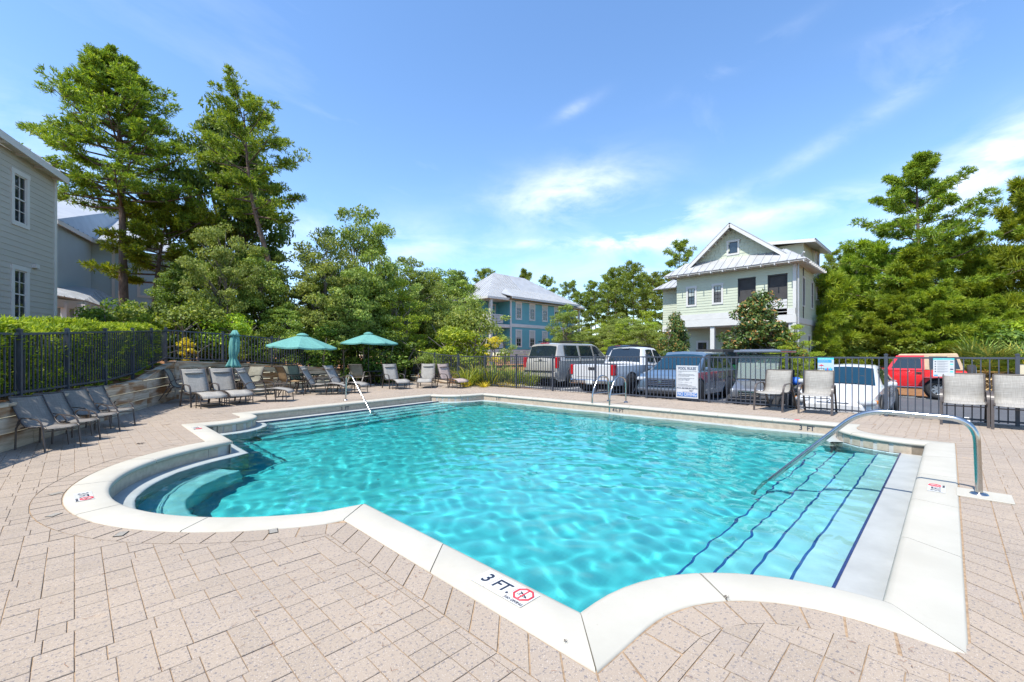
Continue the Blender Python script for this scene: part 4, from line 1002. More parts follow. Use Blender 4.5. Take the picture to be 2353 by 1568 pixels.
def lounger(mat, label, pos, head, rec=.34, bz=.93, fmat=M_BRONZE):
    "adjustable chaise; the origin is under the hinge of its raised back"
    root = empty('chaise_lounge', pos, face_rz(head), label, 'lounge chair', 'chaise lounges on the pool deck'); hw = .27
    bp = [(-rec - .02, bz - .01), (-rec, bz), (-rec * .75, .78), (-rec * .35, .55), (-.01, .36)]
    m = MB(); P = sling(m, bp, hw); m.build('backrest', mat, root)
    sp = [(.02, .345), (.3, .335), (.6, .375), (.82, .35), (.98, .31), (1.02, .25)]
    m = MB(); Q = sling(m, sp, hw); m.build('seat', mat, root)
    m = MB(); vs = []
    m.lathe([(.0, -hw * .8), (.024, -hw * .74), (.034, 0), (.024, hw * .74), (0, hw * .8)], n=8, axis='X'); m.build('headrest_roll', mat, root, loc=(0, -rec * .86 + .025, bz - .10), rot=(R(-30), 0, 0))
    for s in (-1, 1):
        x = s * (hw + .012)
        m = MB(); m.tube([(x, p.y, p.z) for p in P], .013, 6); m.build('back_rail', fmat, root)
        m = MB(); m.tube([(x, p.y, p.z) for p in Q], .013, 6); m.build('seat_rail', fmat, root)
        m = MB(); m.tube([(x, .97, .30), (x, .99, 0)], .012, 6); m.build('foot_leg', fmat, root)
        m = MB(); m.tube([(x, .72, .35), (x, .70, 0)], .012, 6); m.build('foot_leg', fmat, root)
        xo = s * (hw + .045)
        m = MB(); bar(m, rounded([(xo, .50, 0), (xo, .44, .54), (xo, .0, .56), (xo, -.10, .36), (xo, -.20, 0)], [0, .13, .13, .1, 0], 6), .036, .018); m.build('arm_and_legs', fmat, root)
        m = MB(); m.tube([(x, -.05, .17), (x, .45, .17)], .009, 6); m.build('brace', fmat, root)
    for y, z in ((.985, .12), (.71, .12), (.02, .33), (.47, .2)): m = MB(); m.tube([(-hw - .01, y, z), (hw + .01, y, z)], .009, 6); m.build('cross_bar', fmat, root)
    return root
# four shaded chairs against the left wall
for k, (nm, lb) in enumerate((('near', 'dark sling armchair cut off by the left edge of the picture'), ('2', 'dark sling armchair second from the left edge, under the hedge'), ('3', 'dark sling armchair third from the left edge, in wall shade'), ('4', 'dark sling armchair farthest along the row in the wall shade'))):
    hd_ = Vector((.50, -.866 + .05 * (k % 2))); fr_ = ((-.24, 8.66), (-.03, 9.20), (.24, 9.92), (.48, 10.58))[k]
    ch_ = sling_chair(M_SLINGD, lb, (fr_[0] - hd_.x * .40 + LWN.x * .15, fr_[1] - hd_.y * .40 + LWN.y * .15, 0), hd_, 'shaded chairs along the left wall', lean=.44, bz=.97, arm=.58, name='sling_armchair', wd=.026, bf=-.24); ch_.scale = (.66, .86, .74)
# four chairs along the right fence
for px, py, lb, dz in ((1770.7, 945.3, 'grey sling chair in front of the golf cart', .1), (1870, 952.6, 'grey sling chair in front of the white sedan', -.06), (2215.6, 979.2, 'grey sling chair in front of the red jeep rear wheel', 0), (2342.5, 991, 'grey sling chair cut off by the right edge of the picture', .02)):
    p = W(px, py) + Vector((.40, 0, 0)); sling_chair(M_SLING, lb, p, (-1, dz), 'chairs along the right fence', bz=.94, lean=.24, wd=.04)
# chaise lounges by the back wall: hinge position, heading
for pos, hd, mt, lb, rc in (((2.25, 13.75), (.18, -1), M_SLING, 'grey chaise lounge nearest the left wall corner', .30), ((2.90, 13.95), (.16, -1), M_SLING, 'grey chaise lounge second from the left, just right of the first', .30),
                            ((3.50, 13.75), (.85, -.62), M_SLING, 'grey chaise lounge right of the closed umbrella, turned sideways', .32), ((5.55, 14.80), (.80, -.62), M_SLING, 'grey chaise lounge below the middle open umbrella', .34), ((6.40, 14.95), (.62, -.85), M_SLING, 'grey chaise lounge behind the thin pool handrail', .34),
                            ((8.85, 15.55), (-.10, -1), M_SLING, 'grey chaise lounge right of the farthest umbrella table', .26), ((10.25, 15.15), (-.66, -.75), M_SLING, 'pale chaise lounge under the far fence, left of the pink one', .24), ((10.6, 14.35), (.05, -1), M_SLINGP, 'pinkish chaise lounge in the far fence corner', .24)):
    lounger(mt, lb, (*pos, 0), hd, rc)
# chairs round the tables
TAB = [(3.56, 16.0), (5.70, 16.15), (8.85, 17.5)]
for pos, hd, mt, lb in (((2.05, 14.95), (.95, -.3), M_SLINGG, 'shaded sling chair behind the leftmost chaise lounge'), ((2.95, 15.55), (.8, .2), M_SLINGG, 'sling chair between the two leftmost chaise lounges'), ((4.10, 16.30), (-.6, -.4), M_SLINGG, 'sling chair behind the closed umbrella table'),
                        ((4.95, 15.35), (.95, .15), M_SLINGB, 'tan backed sling chair seen from the side by the wall'), ((5.60, 16.75), (.1, -1), M_SLINGG, 'olive sling chair behind the middle umbrella table'), ((6.5, 15.9), (-.9, .3), M_SLINGB, 'tan sling chair half hidden right of the middle table'),
                        ((8.05, 16.75), (.8, .6), M_SLINGG, 'olive sling chair left of the farthest table'), ((9.55, 17.45), (-.95, -.2), M_SLINGG, 'olive sling chair right of the farthest table, behind a chaise')):
    sling_chair(mt, lb, (*pos, 0), hd, 'sling chairs round the umbrella tables', bz=.92)
def table(pos, label):
    root = empty('patio_table', (*pos, 0), .3, label, 'table', 'round patio tables'); r = .56
    m = MB(); m.lathe([(0, .615), (r, .615), (r + .012, .605), (r, .592), (0, .592)], n=28); m.build('table_top', M_BLACK, root)
    for k in range(4):
        a = k * math.pi / 2 + .4; u = Vector((math.cos(a), math.sin(a), 0)); pts = spline([u * .44 + Vector((0, 0, .59)), u * .30 + Vector((0, 0, .48)), u * .25 + Vector((0, 0, .30)), u * .33 + Vector((0, 0, .10)), u * .46], 5)
        m = MB(); m.tube(pts, .014, 6); m.build('leg', M_BLACK, root)
    m = MB(); m.tube([(.26 * math.cos(a), .26 * math.sin(a), .30) for a in np.linspace(0, 2 * math.pi, 20, endpoint=False)], .010, 6, close=True); m.build('leg_ring', M_BLACK, root)
    return root
table(TAB[0], 'round black table under the closed umbrella'); table(TAB[1], 'round black table under the middle umbrella'); table(TAB[2], 'round black table under the farthest umbrella')
def umbrella(pos, label, zr, zt, rad, tilt, rz):
    root = empty('patio_umbrella', (*pos, 0), rz, label, 'umbrella', 'open patio umbrellas')
    m = MB(); m.lathe([(0, .11), (.04, .11), (.05, .05), (.24, .045), (.25, 0), (0, 0)], n=20); m.build('base', M_CONC, root)
    m = MB(); m.tube([(0, 0, .05), (0, 0, 1.35), (0, tilt * .3, zt - .02)], .019, 8); m.build('pole', M_BLACK, root)
    Tm = Matrix.Translation((0, tilt * .3, zt)) @ Matrix.Rotation(tilt, 4, 'X')
    n = 8; seg = 6; m = MB(); vs = []; nr = 7
    for i in range(nr):
        t = .10 + .90 * i / (nr - 1)
        for k in range(n * seg):
            f = (k % seg) / seg; a0 = 2 * math.pi * (k // seg) / n; a1 = a0 + 2 * math.pi / n
            p = Vector((math.cos(a0), math.sin(a0), 0)).lerp(Vector((math.cos(a1), math.sin(a1), 0)), f) * rad * t
            sg = math.sin(f * math.pi); z = -(zt - zr) * (t ** 1.08) - .035 * sg * t * t
            if i == nr - 1: p *= 1 - .03 * sg
            vs.append(Tm @ Vector((p.x, p.y, z)))
    N = n * seg; fs = [(i * N + k, i * N + (k + 1) % N, (i + 1) * N + (k + 1) % N, (i + 1) * N + k) for i in range(nr - 1) for k in range(N)]
    vl = [Vector(v) + Vector((0, 0, -.05)) for v in vs[-N:]]; b = len(vs); m.add(vs + vl, fs + [((nr - 1) * N + k, (nr - 1) * N + (k + 1) % N, b + (k + 1) % N, b + k) for k in range(N)]); cn = m.build('canopy', M_CLOTH, root)
    m = MB(); m.lathe([(0, .055), (.07, .05), (.19, -.005), (.20, -.03)], n=16); o = m.build('vent_cap', M_CLOTH, root); o.matrix_local = Tm
    for k in range(n):
        a = 2 * math.pi * k / n; u = Vector((math.cos(a), math.sin(a), 0))
        m = MB(); m.tube([Tm @ (u * rad * t + Vector((0, 0, -(zt - zr) * (t ** 1.08) - .02))) for t in (.05, .35, .7, .99)], .007, 5); m.build('rib', M_BLACK, root)
        m = MB(); m.tube([Tm @ Vector((0, 0, -.5)), Tm @ (u * rad * .5 + Vector((0, 0, -(zt - zr) * .48 - .03)))], .006, 5); m.build('strut', M_BLACK, root)
    return root
umbrella(TAB[1], 'open aqua umbrella over the middle table, slightly tilted', 1.60, 2.02, 1.14, R(3), R(20))
umbrella(TAB[2], 'open aqua umbrella over the farthest table', 1.80, 2.22, 1.24, R(0), R(5))
def closed_umbrella(pos, label):
    root = empty('patio_umbrella', (*pos, 0), 0, label, 'umbrella')
    m = MB(); m.tube([(0, 0, 0), (0, 0, 1.0), (.03, .0, 2.0)], .019, 8); m.build('pole', M_BLACK, root)
    m = MB(); m.lathe([(0, .1), (.05, .1), (.22, .05), (.24, 0), (0, 0)], n=18); m.build('base', M_CONC, root)
    def drape(prof, amp, n=48, ph=0):
        vs = []
        for i, (r, z) in enumerate(prof):
            for k in range(n):
                a = 2 * math.pi * k / n; rr = r * (1 + amp * math.cos(8 * a + ph + z * 3) + .5 * amp * math.cos(5 * a - z * 4)); sh = .03 * (z - .9)
                vs.append((rr * math.cos(a) + sh * .9 - .03 * (z < 1.3), rr * math.sin(a), z))
        return vs, [(i * n + k, i * n + (k + 1) % n, (i + 1) * n + (k + 1) % n, (i + 1) * n + k) for i in range(len(prof) - 1) for k in range(n)]
    m = MB(); m.add(*drape([(.03, 2.02), (.09, 1.95), (.125, 1.7), (.13, 1.45), (.10, 1.27), (.085, 1.20), (.12, 1.10), (.17, .98), (.19, .90), (.16, .92)], .20), True); m.build('canopy', M_CLOTH, root)
    m = MB(); m.add(*drape([(.0, 2.09), (.05, 2.08), (.10, 1.98), (.15, 1.90), (.135, 1.90)], .13, ph=1), True); m.build('vent_cap', M_CLOTH, root)
    m = MB(); m.lathe([(.088, 1.225), (.092, 1.21), (.088, 1.195)], n=20); m.build('tie_strap', M_CLOTH, root)
    return root
closed_umbrella(TAB[0], 'closed aqua umbrella tied round its pole')
# side table with a small tray near the sideways chaise, ashtray on the first table
m = MB(); m.lathe([(0, .02), (.07, .02), (.085, .035), (.09, .03), (.075, 0), (0, 0)], n=16); o = m.build('ashtray', M_WHITE); o.location = (TAB[0][0] + .15, TAB[0][1] - .2, .616); tag(o, 'small white ashtray on the table under the closed umbrella', 'ashtray')
root = empty('side_table', (4.45, 14.75, 0), .4, 'low dark side table beside the tan backed chair', 'table')
m = MB(); m.box((0, 0, .40), (.50, .50, .02)); m.build('table_top', M_BRONZE, root)
for x in (-.21, .21):
    for y in (-.21, .21): m = MB(); m.tube([(x, y, .39), (x * 1.1, y * 1.1, 0)], .012, 6); m.build('leg', M_BRONZE, root)

# ---------------------------------------------------------------- stainless rails and ladder
def rail(name, label, pts, r, rad, cat='handrail', group=None, plate=True):
    root = empty(name, pts[0], 0, label, cat, group); o = Vector(pts[0])
    m = MB(); m.tube([p - o for p in rounded(pts, rad, 8)], r, 14); t = m.build('tube', M_STEEL, root); t.cycles.is_caustics_receiver = False
    if plate: m = MB(); m.lathe([(r, .03), (r + .03, .022), (r + .045, .004), (r + .045, 0)], n=18); m.build('escutcheon', M_STEEL, root)
    return root
bq = -.196
rail('pool_handrail', 'large curved stainless handrail into the nearest step bay', [(5.93, bq, 0), (5.93, bq + .02, .695), (5.93, .66, .715), (5.93, 1.56, -.24), (5.93, 1.72, -.92)], .026, [0, .20, .22, .1, 0])
m = MB(); m.box((5.93, bq - .03, .004), (.34, .36, .012)); o = m.build('rail_pad', M_COPE); tag(o, kind='structure'); bevel(o, .004)
rail('pool_handrail', 'thin curved stainless handrail at the far step bay', [(5.50, 12.25, 0), (5.50, 12.22, .72), (5.50, 11.9, .74), (5.52, 10.75, -.24), (5.52, 10.5, -.7)], .022, [0, .12, .14, .1, 0])
lad = empty('pool_ladder', (10.5, 6.53, 0), 0, 'stainless pool ladder with two rails at the far wall', 'ladder')
for dq in (-.27, .27):
    m = MB(); m.tube(rounded([(.17, dq, 0), (.15, dq, .66), (-.30, dq, .76), (-.64, dq, .30), (-.66, dq, -1.0)], [0, .16, .22, .2, 0], 8), .022, 10); m.build('rail', M_STEEL, lad)
    m = MB(); m.tube([(.16, dq, .25), (-.64, dq, .25)], .016, 8); m.build('side_bar', M_STEEL, lad)
    m = MB(); m.lathe([(.022, .03), (.05, .02), (.06, 0)], (.17, dq, .006), n=14); m.build('escutcheon', M_STEEL, lad)
for z in (-.45, -.7, -.95): m = MB(); m.box((-.66, 0, z), (.08, .5, .025)); m.build('tread', M_STEEL, lad)

# ---------------------------------------------------------------- lettering
def text_mesh(body, size, mat, ax='CENTER', bold=0.0, cw=1.0, ext=.0006):
    cu_ = bpy.data.curves.new('lettering', 'FONT'); cu_.body = body; cu_.size = size; cu_.align_x = ax; cu_.align_y = 'CENTER'; cu_.extrude = ext; cu_.offset = bold; cu_.resolution_u = 3; cu_.fill_mode = 'BOTH'
    o = bpy.data.objects.new('tmp', cu_)
    me = bpy.data.meshes.new_from_object(o); bpy.data.objects.remove(o); bpy.data.curves.remove(cu_)
    me.materials.clear(); me.materials.append(mat)
    if cw != 1.0:
        for v in me.vertices: v.co.x *= cw
    me.name = 'lettering'; return me
def frame(x, y): x, y = Vector(x).normalized(), Vector(y).normalized(); z = x.cross(y); return Matrix((x, y, z)).transposed().to_euler()
def no_diving(parent, x, y, s, z=0.0):
    g = MB(); g.tube([(x + s * math.cos(a), y + s * math.sin(a), z) for a in [R(22.5 + 45 * k) for k in range(8)]], s * .11, 4, close=True); g.beam((x, y + s * .9, z), (x, y - s * .9, z), s * .16, .002); o = g.build('no_diving_symbol', M_RED, parent)
    g = MB(); g.beam((x - s * .55, y + s * .25, z), (x + s * .5, y - s * .22, z), s * .13, .0016); g.beam((x - s * .6, y - s * .25, z), (x + s * .6, y - s * .3, z), s * .05, .0016); g.beam((x - s * .2, y + s * .1, z), (x - s * .5, y - s * .1, z), s * .09, .0016); g.build('swimmer_symbol', M_INK, parent)
def depth_marker(pos, xdir, ydir, label, txt='3 FT.', sc_=1.0):
    root = empty('depth_marker', pos, 0, label, 'depth marker', 'depth markers round the pool'); root.rotation_euler = frame(xdir, ydir); root.scale = (sc_,) * 3
    m = MB(); m.box((0, 0, .001), (.40, .155, .002)); m.build('tile', M_MTILE, root)
    for x in (-.085, .065): m = MB(); m.box((x, 0, .0022), (.003, .155, .0008)); m.build('tile_joint', M_SAND, root)
    for b, x, y, s in (('3', -.135, .0, .125), ('FT.', -.005, .0, .115), ('NO DIVING', .133, -.062, .027)): link('lettering', text_mesh(b, s, M_INK, bold=s * .018, cw=.9), root, (x, y, .0028))
    no_diving(root, .133, .018, .056, .003); return root
depth_marker(W(1158, 1353) + Vector((0, 0, .0075)), (0, -1, 0), (1, 0, 0), 'depth marker reading 3 FT. NO DIVING on the nearest coping edge')
depth_marker(W(192, 1143) + Vector((0, 0, .0075)), (0.05, -1, 0), (1, 0.05, 0), 'depth marker on the rounded bay coping at the left', sc_=.8)
depth_marker(W(2152, 1124) + Vector((0, 0, .0075)), (1, 0, 0), (0, 1, 0), 'depth marker on the coping beside the large handrail', sc_=.8)
depth_marker(W(452, 985) + Vector((0, 0, .0075)), (0, -1, 0), (1, 0, 0), 'depth marker on the far left coping edge', sc_=.8)
depth_marker(Vector((10.15, 2.25, .0075)), (0, -1, 0), (-1, 0, 0) if False else (1, 0, 0), 'depth marker lying on the far coping near the fence chairs', sc_=.8)
def wall_marker(px, py, txt, label):
    # nearest point of the tile wall to that column
    best = min(((abs(CX + K * ((c := on_outline(OF[.275], s)).x - c.y) / (c.x + c.y) - px) + 60 * abs(HY + K * 1.42 / ((c.x + c.y) * S2) - py), s) for s in np.linspace(0, PER, 1600)), key=lambda t: t[0])[1]
    c = on_outline(OF[.275], best); a, b = on_outline(OF[.275], best - .05), on_outline(OF[.275], best + .05); t = (b - a).normalized(); nn = Vector((-t.y, t.x))
    root = empty('depth_marker', (c.x + nn.x * .012, c.y + nn.y * .012, -.128), 0, label, 'depth marker', 'depth markers round the pool'); root.rotation_euler = frame((-t.x, -t.y, 0), (0, 0, 1))
    m = MB(); m.box((0, 0, 0), (.46, .13, .004)); m.build('tile', M_MTILE, root); link('lettering', text_mesh(txt, .125, M_INK, bold=.003, cw=.95), root, (0, 0, .004))
wall_marker(810, 938, '3  FT', 'depth marker reading 3 FT on the far left tile band'); wall_marker(1133, 917, '3 FT', 'depth marker reading 3 FT near the far pool corner'); wall_marker(1394, 943, '4½ FT', 'depth marker reading 4½ FT below the ladder'); wall_marker(1845, 984, '3  FT', 'depth marker reading 3 FT on the tile band near the right fence chairs')

# ---------------------------------------------------------------- fence signs
def print_mat(name, col): return simple(name, col, .45, var=.04, scale=5)
M_SIGNW, M_SIGNB, M_SIGNT, M_SIGNK, M_SIGNC = print_mat('sign_white', (.50, .51, .52)), print_mat('sign_blue', (.015, .13, .42)), print_mat('sign_teal', (.05, .52, .52)), print_mat('sign_dark_ink', (.04, .06, .11)), print_mat('sign_cream', (.66, .60, .45))
M_SIGNS, M_SIGNSAND, M_SIGNSKY, M_SIGNG = print_mat('sign_sky_blue', (.02, .27, .62)), print_mat('sign_sand', (.80, .68, .42)), print_mat('sign_pale_sky', (.40, .50, .57)), print_mat('sign_grey_ink', (.16, .18, .22))
def sign(name, q0, q1, z0, z1, label, mat, side=-1):
    "board on the pool side of the right fence; local x to the viewer's right, y up"
    root = empty(name, (FX - .035, (q0 + q1) / 2, (z0 + z1) / 2), 0, label, 'sign'); root.rotation_euler = frame((0, -1, 0), (0, 0, 1))
    w_, h = abs(q1 - q0), z1 - z0; m = MB(); m.box((0, 0, -.003), (w_, h, .006)); bevel(m.build('board', mat, root), .002, 1)
    def rect(nm, x0, x1, y0, y1, mt, lift=.0012): m = MB(); m.box(((x0 + x1) / 2 * w_, (y0 + y1) / 2 * h, lift), (abs(x1 - x0) * w_, abs(y1 - y0) * h, .0008)); return m.build(nm, mt, root)
    def txt(b, x, y, s, mt, ax='CENTER', bold=0, cw=.9, lift=.0022): return link('lettering', text_mesh(b, s, mt, ax, bold, cw), root, (x * w_, y * h, lift))
    return root, rect, txt, w_, h
root, rect, txt, w_, h = sign('pool_rules_sign', 5.51, 4.89, .09, 1.0, 'white POOL RULES sign with blue NO DIVING band on the fence', M_SIGNW)
for a in ((-.46, .46, .455, .462), (-.46, .46, -.462, -.455), (-.465, -.457, -.46, .46), (.457, .465, -.46, .46)): rect('border_line', *a, M_SIGNG)
txt('POOL RULES', 0, .405, .098, M_SIGNK, bold=.003)
lines = ['NO FOOD OR BEVERAGES IN THE POOL OR ON POOL', 'WET DECK', '', 'COMMERCIALLY BOTTLED WATER IN PLASTIC', 'BOTTLES IS ALLOWED ON THE POOL WET DECK', 'FOR POOL PATRON HYDRATION', '', 'NO GLASS OR ANIMALS IN FENCED POOL AREA', '(OR 50 FT FROM UNFENCED POOL)', 'BATHING LOAD _____ PERSONS', '', 'POOL HOURS ______ A.M. TO ______ P.M.', '', 'SHOWER BEFORE ENTERING', 'DO NOT SWALLOW THE POOL WATER', 'DO NOT USE POOL IF YOU ARE ILL WITH DIARRHEA']
for k, l in enumerate(lines):
    if l: txt(l, -.42, .325 - k * .031, .025, M_SIGNG, 'LEFT', .0003, .86)
txt('POOL MAXIMUM DEPTH:', 0, -.20, .066, M_SIGNK, bold=.0014, cw=.80); txt('______ FEET', .05, -.278, .062, M_SIGNK, bold=.0006); rect('blue_band', -.455, .455, -.45, -.325, M_SIGNB); txt('NO DIVING', 0, -.388, .128, M_SIGNW, bold=.003, cw=.80)
root, rect, txt, w_, h = sign('pool_notice_sign', 2.15, 1.846, .86, 1.235, 'small blue beach picture sign above a fence chair', M_SIGNSKY)
rect('header_band', -.5, .5, .40, .5, M_SIGNT); rect('blue_panel', -.5, .36, .20, .37, M_SIGNS); rect('sand', -.5, .5, -.5, -.24, M_SIGNSAND); rect('sea', -.05, .42, -.28, -.15, M_SIGNS, .0016)
txt('Your Role in the Pool', -.42, .45, .026, M_SIGNW, 'LEFT'); txt('Keep pool water clean', -.44, .325, .022, M_SIGNW, 'LEFT'); txt('shower before you swim', -.44, .25, .022, M_SIGNW, 'LEFT')
g = MB(); g.add([(-.46 * w_, .0, .002), (-.08 * w_, .0, .002), (-.27 * w_, .1 * h, .002)], [(0, 1, 2)]); g.build('printed_parasol', M_RED, root); rect('printed_pole', -.28, -.26, -.22, .0, M_SIGNK, .0018); rect('printed_table', -.40, -.14, -.17, -.15, M_SIGNK, .0018); rect('printed_chair', -.46, -.40, -.24, -.14, M_SIGNK, .0018); rect('printed_chair', -.14, -.08, -.24, -.14, M_SIGNK, .0018)
rect('printed_figure', .10, .15, -.34, -.10, M_RED, .002); rect('printed_figure', .26, .32, -.36, -.08, M_SIGNT, .002); rect('printed_ball', .38, .46, -.42, -.36, M_RED, .002)
root, rect, txt, w_, h = sign('pool_notice_sign', .23, -.07, .87, 1.235, 'white instruction sign with teal header in front of the jeep', M_SIGNW)
rect('header_band', -.5, .5, .41, .5, M_SIGNT); txt('Steps for Healthy Swimming', -.46, .455, .024, M_SIGNW, 'LEFT')
for k in range(5):
    y = .32 - k * .135
    m = MB(); m.lathe([(0, .001), (.011, .001), (.011, 0)], (-.39 * w_, y * h, .0014), n=12); m.build('bullet', M_SIGNK, root); txt(str(k + 1), -.39, y, .014, M_SIGNW, lift=.003)
    for j in range(3): rect('printed_text_line', -.30, (.22, .18, .05)[j], y + .022 - j * .03, y + .030 - j * .03, M_SIGNG)
    rect('printed_picture', .30, .45, y - .035, y + .025, (M_SIGNG, M_SIGNT, M_SIGNSKY, M_SIGNK, M_SIGNT)[k])
rect('blue_panel', -.46, -.28, -.46, -.40, M_SIGNS)
m = MB(); m.box((0, 0, 0), (.012, .62, .40)); o = m.build('cream_sign_board', M_SIGNC); o.location = (FX + .05, -1.19, .93); tag(o, 'plain cream board on the fence at the right edge', 'sign')

# ---------------------------------------------------------------- small things on the deck
M_GRATE = simple('plastic_grate', (.36, .33, .28), .6, var=.1); M_SLOTSHADE = simple('dark_gap', (.02, .017, .014), .9)
for k, (px, py, a, lb) in enumerate(((128, 1135, -.25, 'small square drain grate at the outermost curve of the left bay'), (124, 1184, .05, 'small square drain grate just below the outermost curve of the left bay'), (278, 1228, .3, 'drain grate under the bottom curve of the left bay'), (628, 1221, .55, 'slotted drain grate near the coping joint'))):
    p = W(px, py); root = empty('drain_grate', p + Vector((0, 0, .002)), a + R(45), lb, 'drain', 'deck drain grates')
    m = MB(); m.box((0, 0, 0), (.088, .06, .003)); m.build('frame', M_SLOTSHADE, root)  # near-black plate, the shade in the slots put in as colour
    for j in range(7): m = MB(); m.box((-.036 + j * .012, 0, .0016), (.0075, .052, .002)); m.build('grate_bar', M_GRATE, root)
rng = random.Random(8)
needles = MB()
for k in range(150):
    px, py = rng.uniform(60, 2330), rng.uniform(1180, 1560)
    p = W(px, py)
    if inside([tuple(q) for q in OF[0]], p.x, p.y): continue
    if rng.random() < .45: p = W(rng.uniform(650, 1150), rng.uniform(1230, 1420))
    if inside([tuple(q) for q in OF[0]], p.x, p.y): continue
    for j in range(rng.choice((1, 2, 2))):
        a = rng.uniform(0, 6.28); L = rng.uniform(.015, .035); c = Vector((p.x, p.y, .004)); u = Vector((math.cos(a), math.sin(a), rng.uniform(0, .12))); needles.tube([c, c + u * L * .5 + Vector((0, 0, .001)), c + u * L], .0007, 3, cap=False)
o = needles.build('pine_needles', simple('dry_needle', (.22, .085, .03), .8)); tag(o, 'scattered dry pine needles on the pavers', 'pine needles', kind='stuff')
lf_ = MB()
for px, py, s in ((323, 1021, .06), (1670, 1378, .02), (1300, 1480, .012), (870, 1105, .02)):
    p = W(px, py)
    for j in range(5): a = j * 1.26 + s * 40; lf_.add([(p.x, p.y, .008), (p.x + s * .5 * math.cos(a - .3), p.y + s * .5 * math.sin(a - .3), .02), (p.x + s * math.cos(a), p.y + s * math.sin(a), .012), (p.x + s * .5 * math.cos(a + .3), p.y + s * .5 * math.sin(a + .3), .016)], [(0, 1, 2, 3)])
    o = lf_.build('fallen_leaf', simple('dead_leaf', (.05, .03, .02), .8)); tag(o, {323: 'dark curled leaf lying on the pavers by the left bay', 1670: 'tiny leaf on the coping edge near the front steps', 1300: 'tiny leaf speck on the near pavers', 870: 'tiny leaf on the left deck'}[px], 'leaf', 'fallen leaves'); lf_ = MB()
# ================================================================ VEHICLES
def paint(name, col, metal=.0, rough=.25): return simple(name, col, rough, metal, var=.03, scale=2, coat=.7)
M_TAN, M_PWHITE, M_BLUEG, M_BLK, M_PRED, M_GREEN, M_SILV = paint('champagne_paint', (.40, .38, .34), .25), paint('white_car_paint', (.56, .57, .58)), paint('blue_grey_paint', (.13, .19, .26), .45), paint('black_paint', (.012, .012, .014)), paint('red_paint', (.70, .016, .020)), paint('green_paint', (.01, .14, .05)), paint('silver_grey_paint', (.16, .18, .21), .4)
def carglass():
    m, nt, b = new_mat('car_glass'); b.inputs['Base Color'].default_value = (.012, .020, .028, 1); b.inputs['Roughness'].default_value = .03; b.inputs['Specular IOR Level'].default_value = .8; return m
M_CGL = carglass()
def carglass_blue():
    m, nt, b = new_mat('tinted_windscreen'); b.inputs['Base Color'].default_value = (.008, .035, .06, 1); b.inputs['Roughness'].default_value = .03; b.inputs['Specular IOR Level'].default_value = .45; return m
M_CGLB = carglass_blue()
M_TYRE = simple('tyre_rubber', (.022, .022, .023), .85, var=.2, scale=12); M_RIM = simple('alloy_rim', (.42, .43, .44), .3, metal=.8); M_PLAST = simple('black_trim', (.02, .02, .022), .6); M_CHROME = simple('chrome', (.65, .66, .68), .1, metal=1); M_TAIL = simple('red_lens', (.42, .008, .012), .15, coat=.6); M_LAMP = simple('clear_lens', (.50, .52, .54), .1, coat=.8); M_AMBER = simple('amber_lens', (.7, .25, .03), .15, coat=.6); M_PLATE = simple('number_plate', (.66, .68, .66), .4); M_TOP = simple('tan_soft_top', (.50, .36, .235), .85, bmp=.1); M_BTOP = simple('black_soft_top', (.02, .021, .023), .8)
def wheel(parent, x, y, r, wd, rim=.62, spokes=5, mat=M_RIM):
    s = 1 if y > 0 else -1
    root = bpy.data.objects.new('wheel', None); COL.objects.link(root); root.parent = parent; root.location = (x, y, r)
    m = MB(); h = wd / 2; m.lathe([(r * rim, -h), (r * .93, -h), (r, -h * .7), (r, h * .7), (r * .93, h), (r * rim, h), (r * rim, -h)], n=28, axis='Y'); m.build('tyre', M_TYRE, root)
    m = MB(); o = s * h * .55; m.lathe([(0, o), (r * .16, o), (r * .18, o - s * .02)], n=20, axis='Y'); m.lathe([(r * rim, s * h * .9), (r * rim * .9, s * h * .75), (r * rim * .88, 0)], n=28, axis='Y')
    for k in range(spokes): a = 2 * math.pi * k / spokes; m.beam((r * .12 * math.cos(a), o, r * .12 * math.sin(a)), (r * rim * .92 * math.cos(a), o + s * .005, r * rim * .92 * math.sin(a)), r * .2, .025, up=(0, 1, 0))
    m.lathe([(0, -s * h * .1), (r * rim * .9, -s * h * .1)], n=20, axis='Y'); m.build('rim', mat, root)
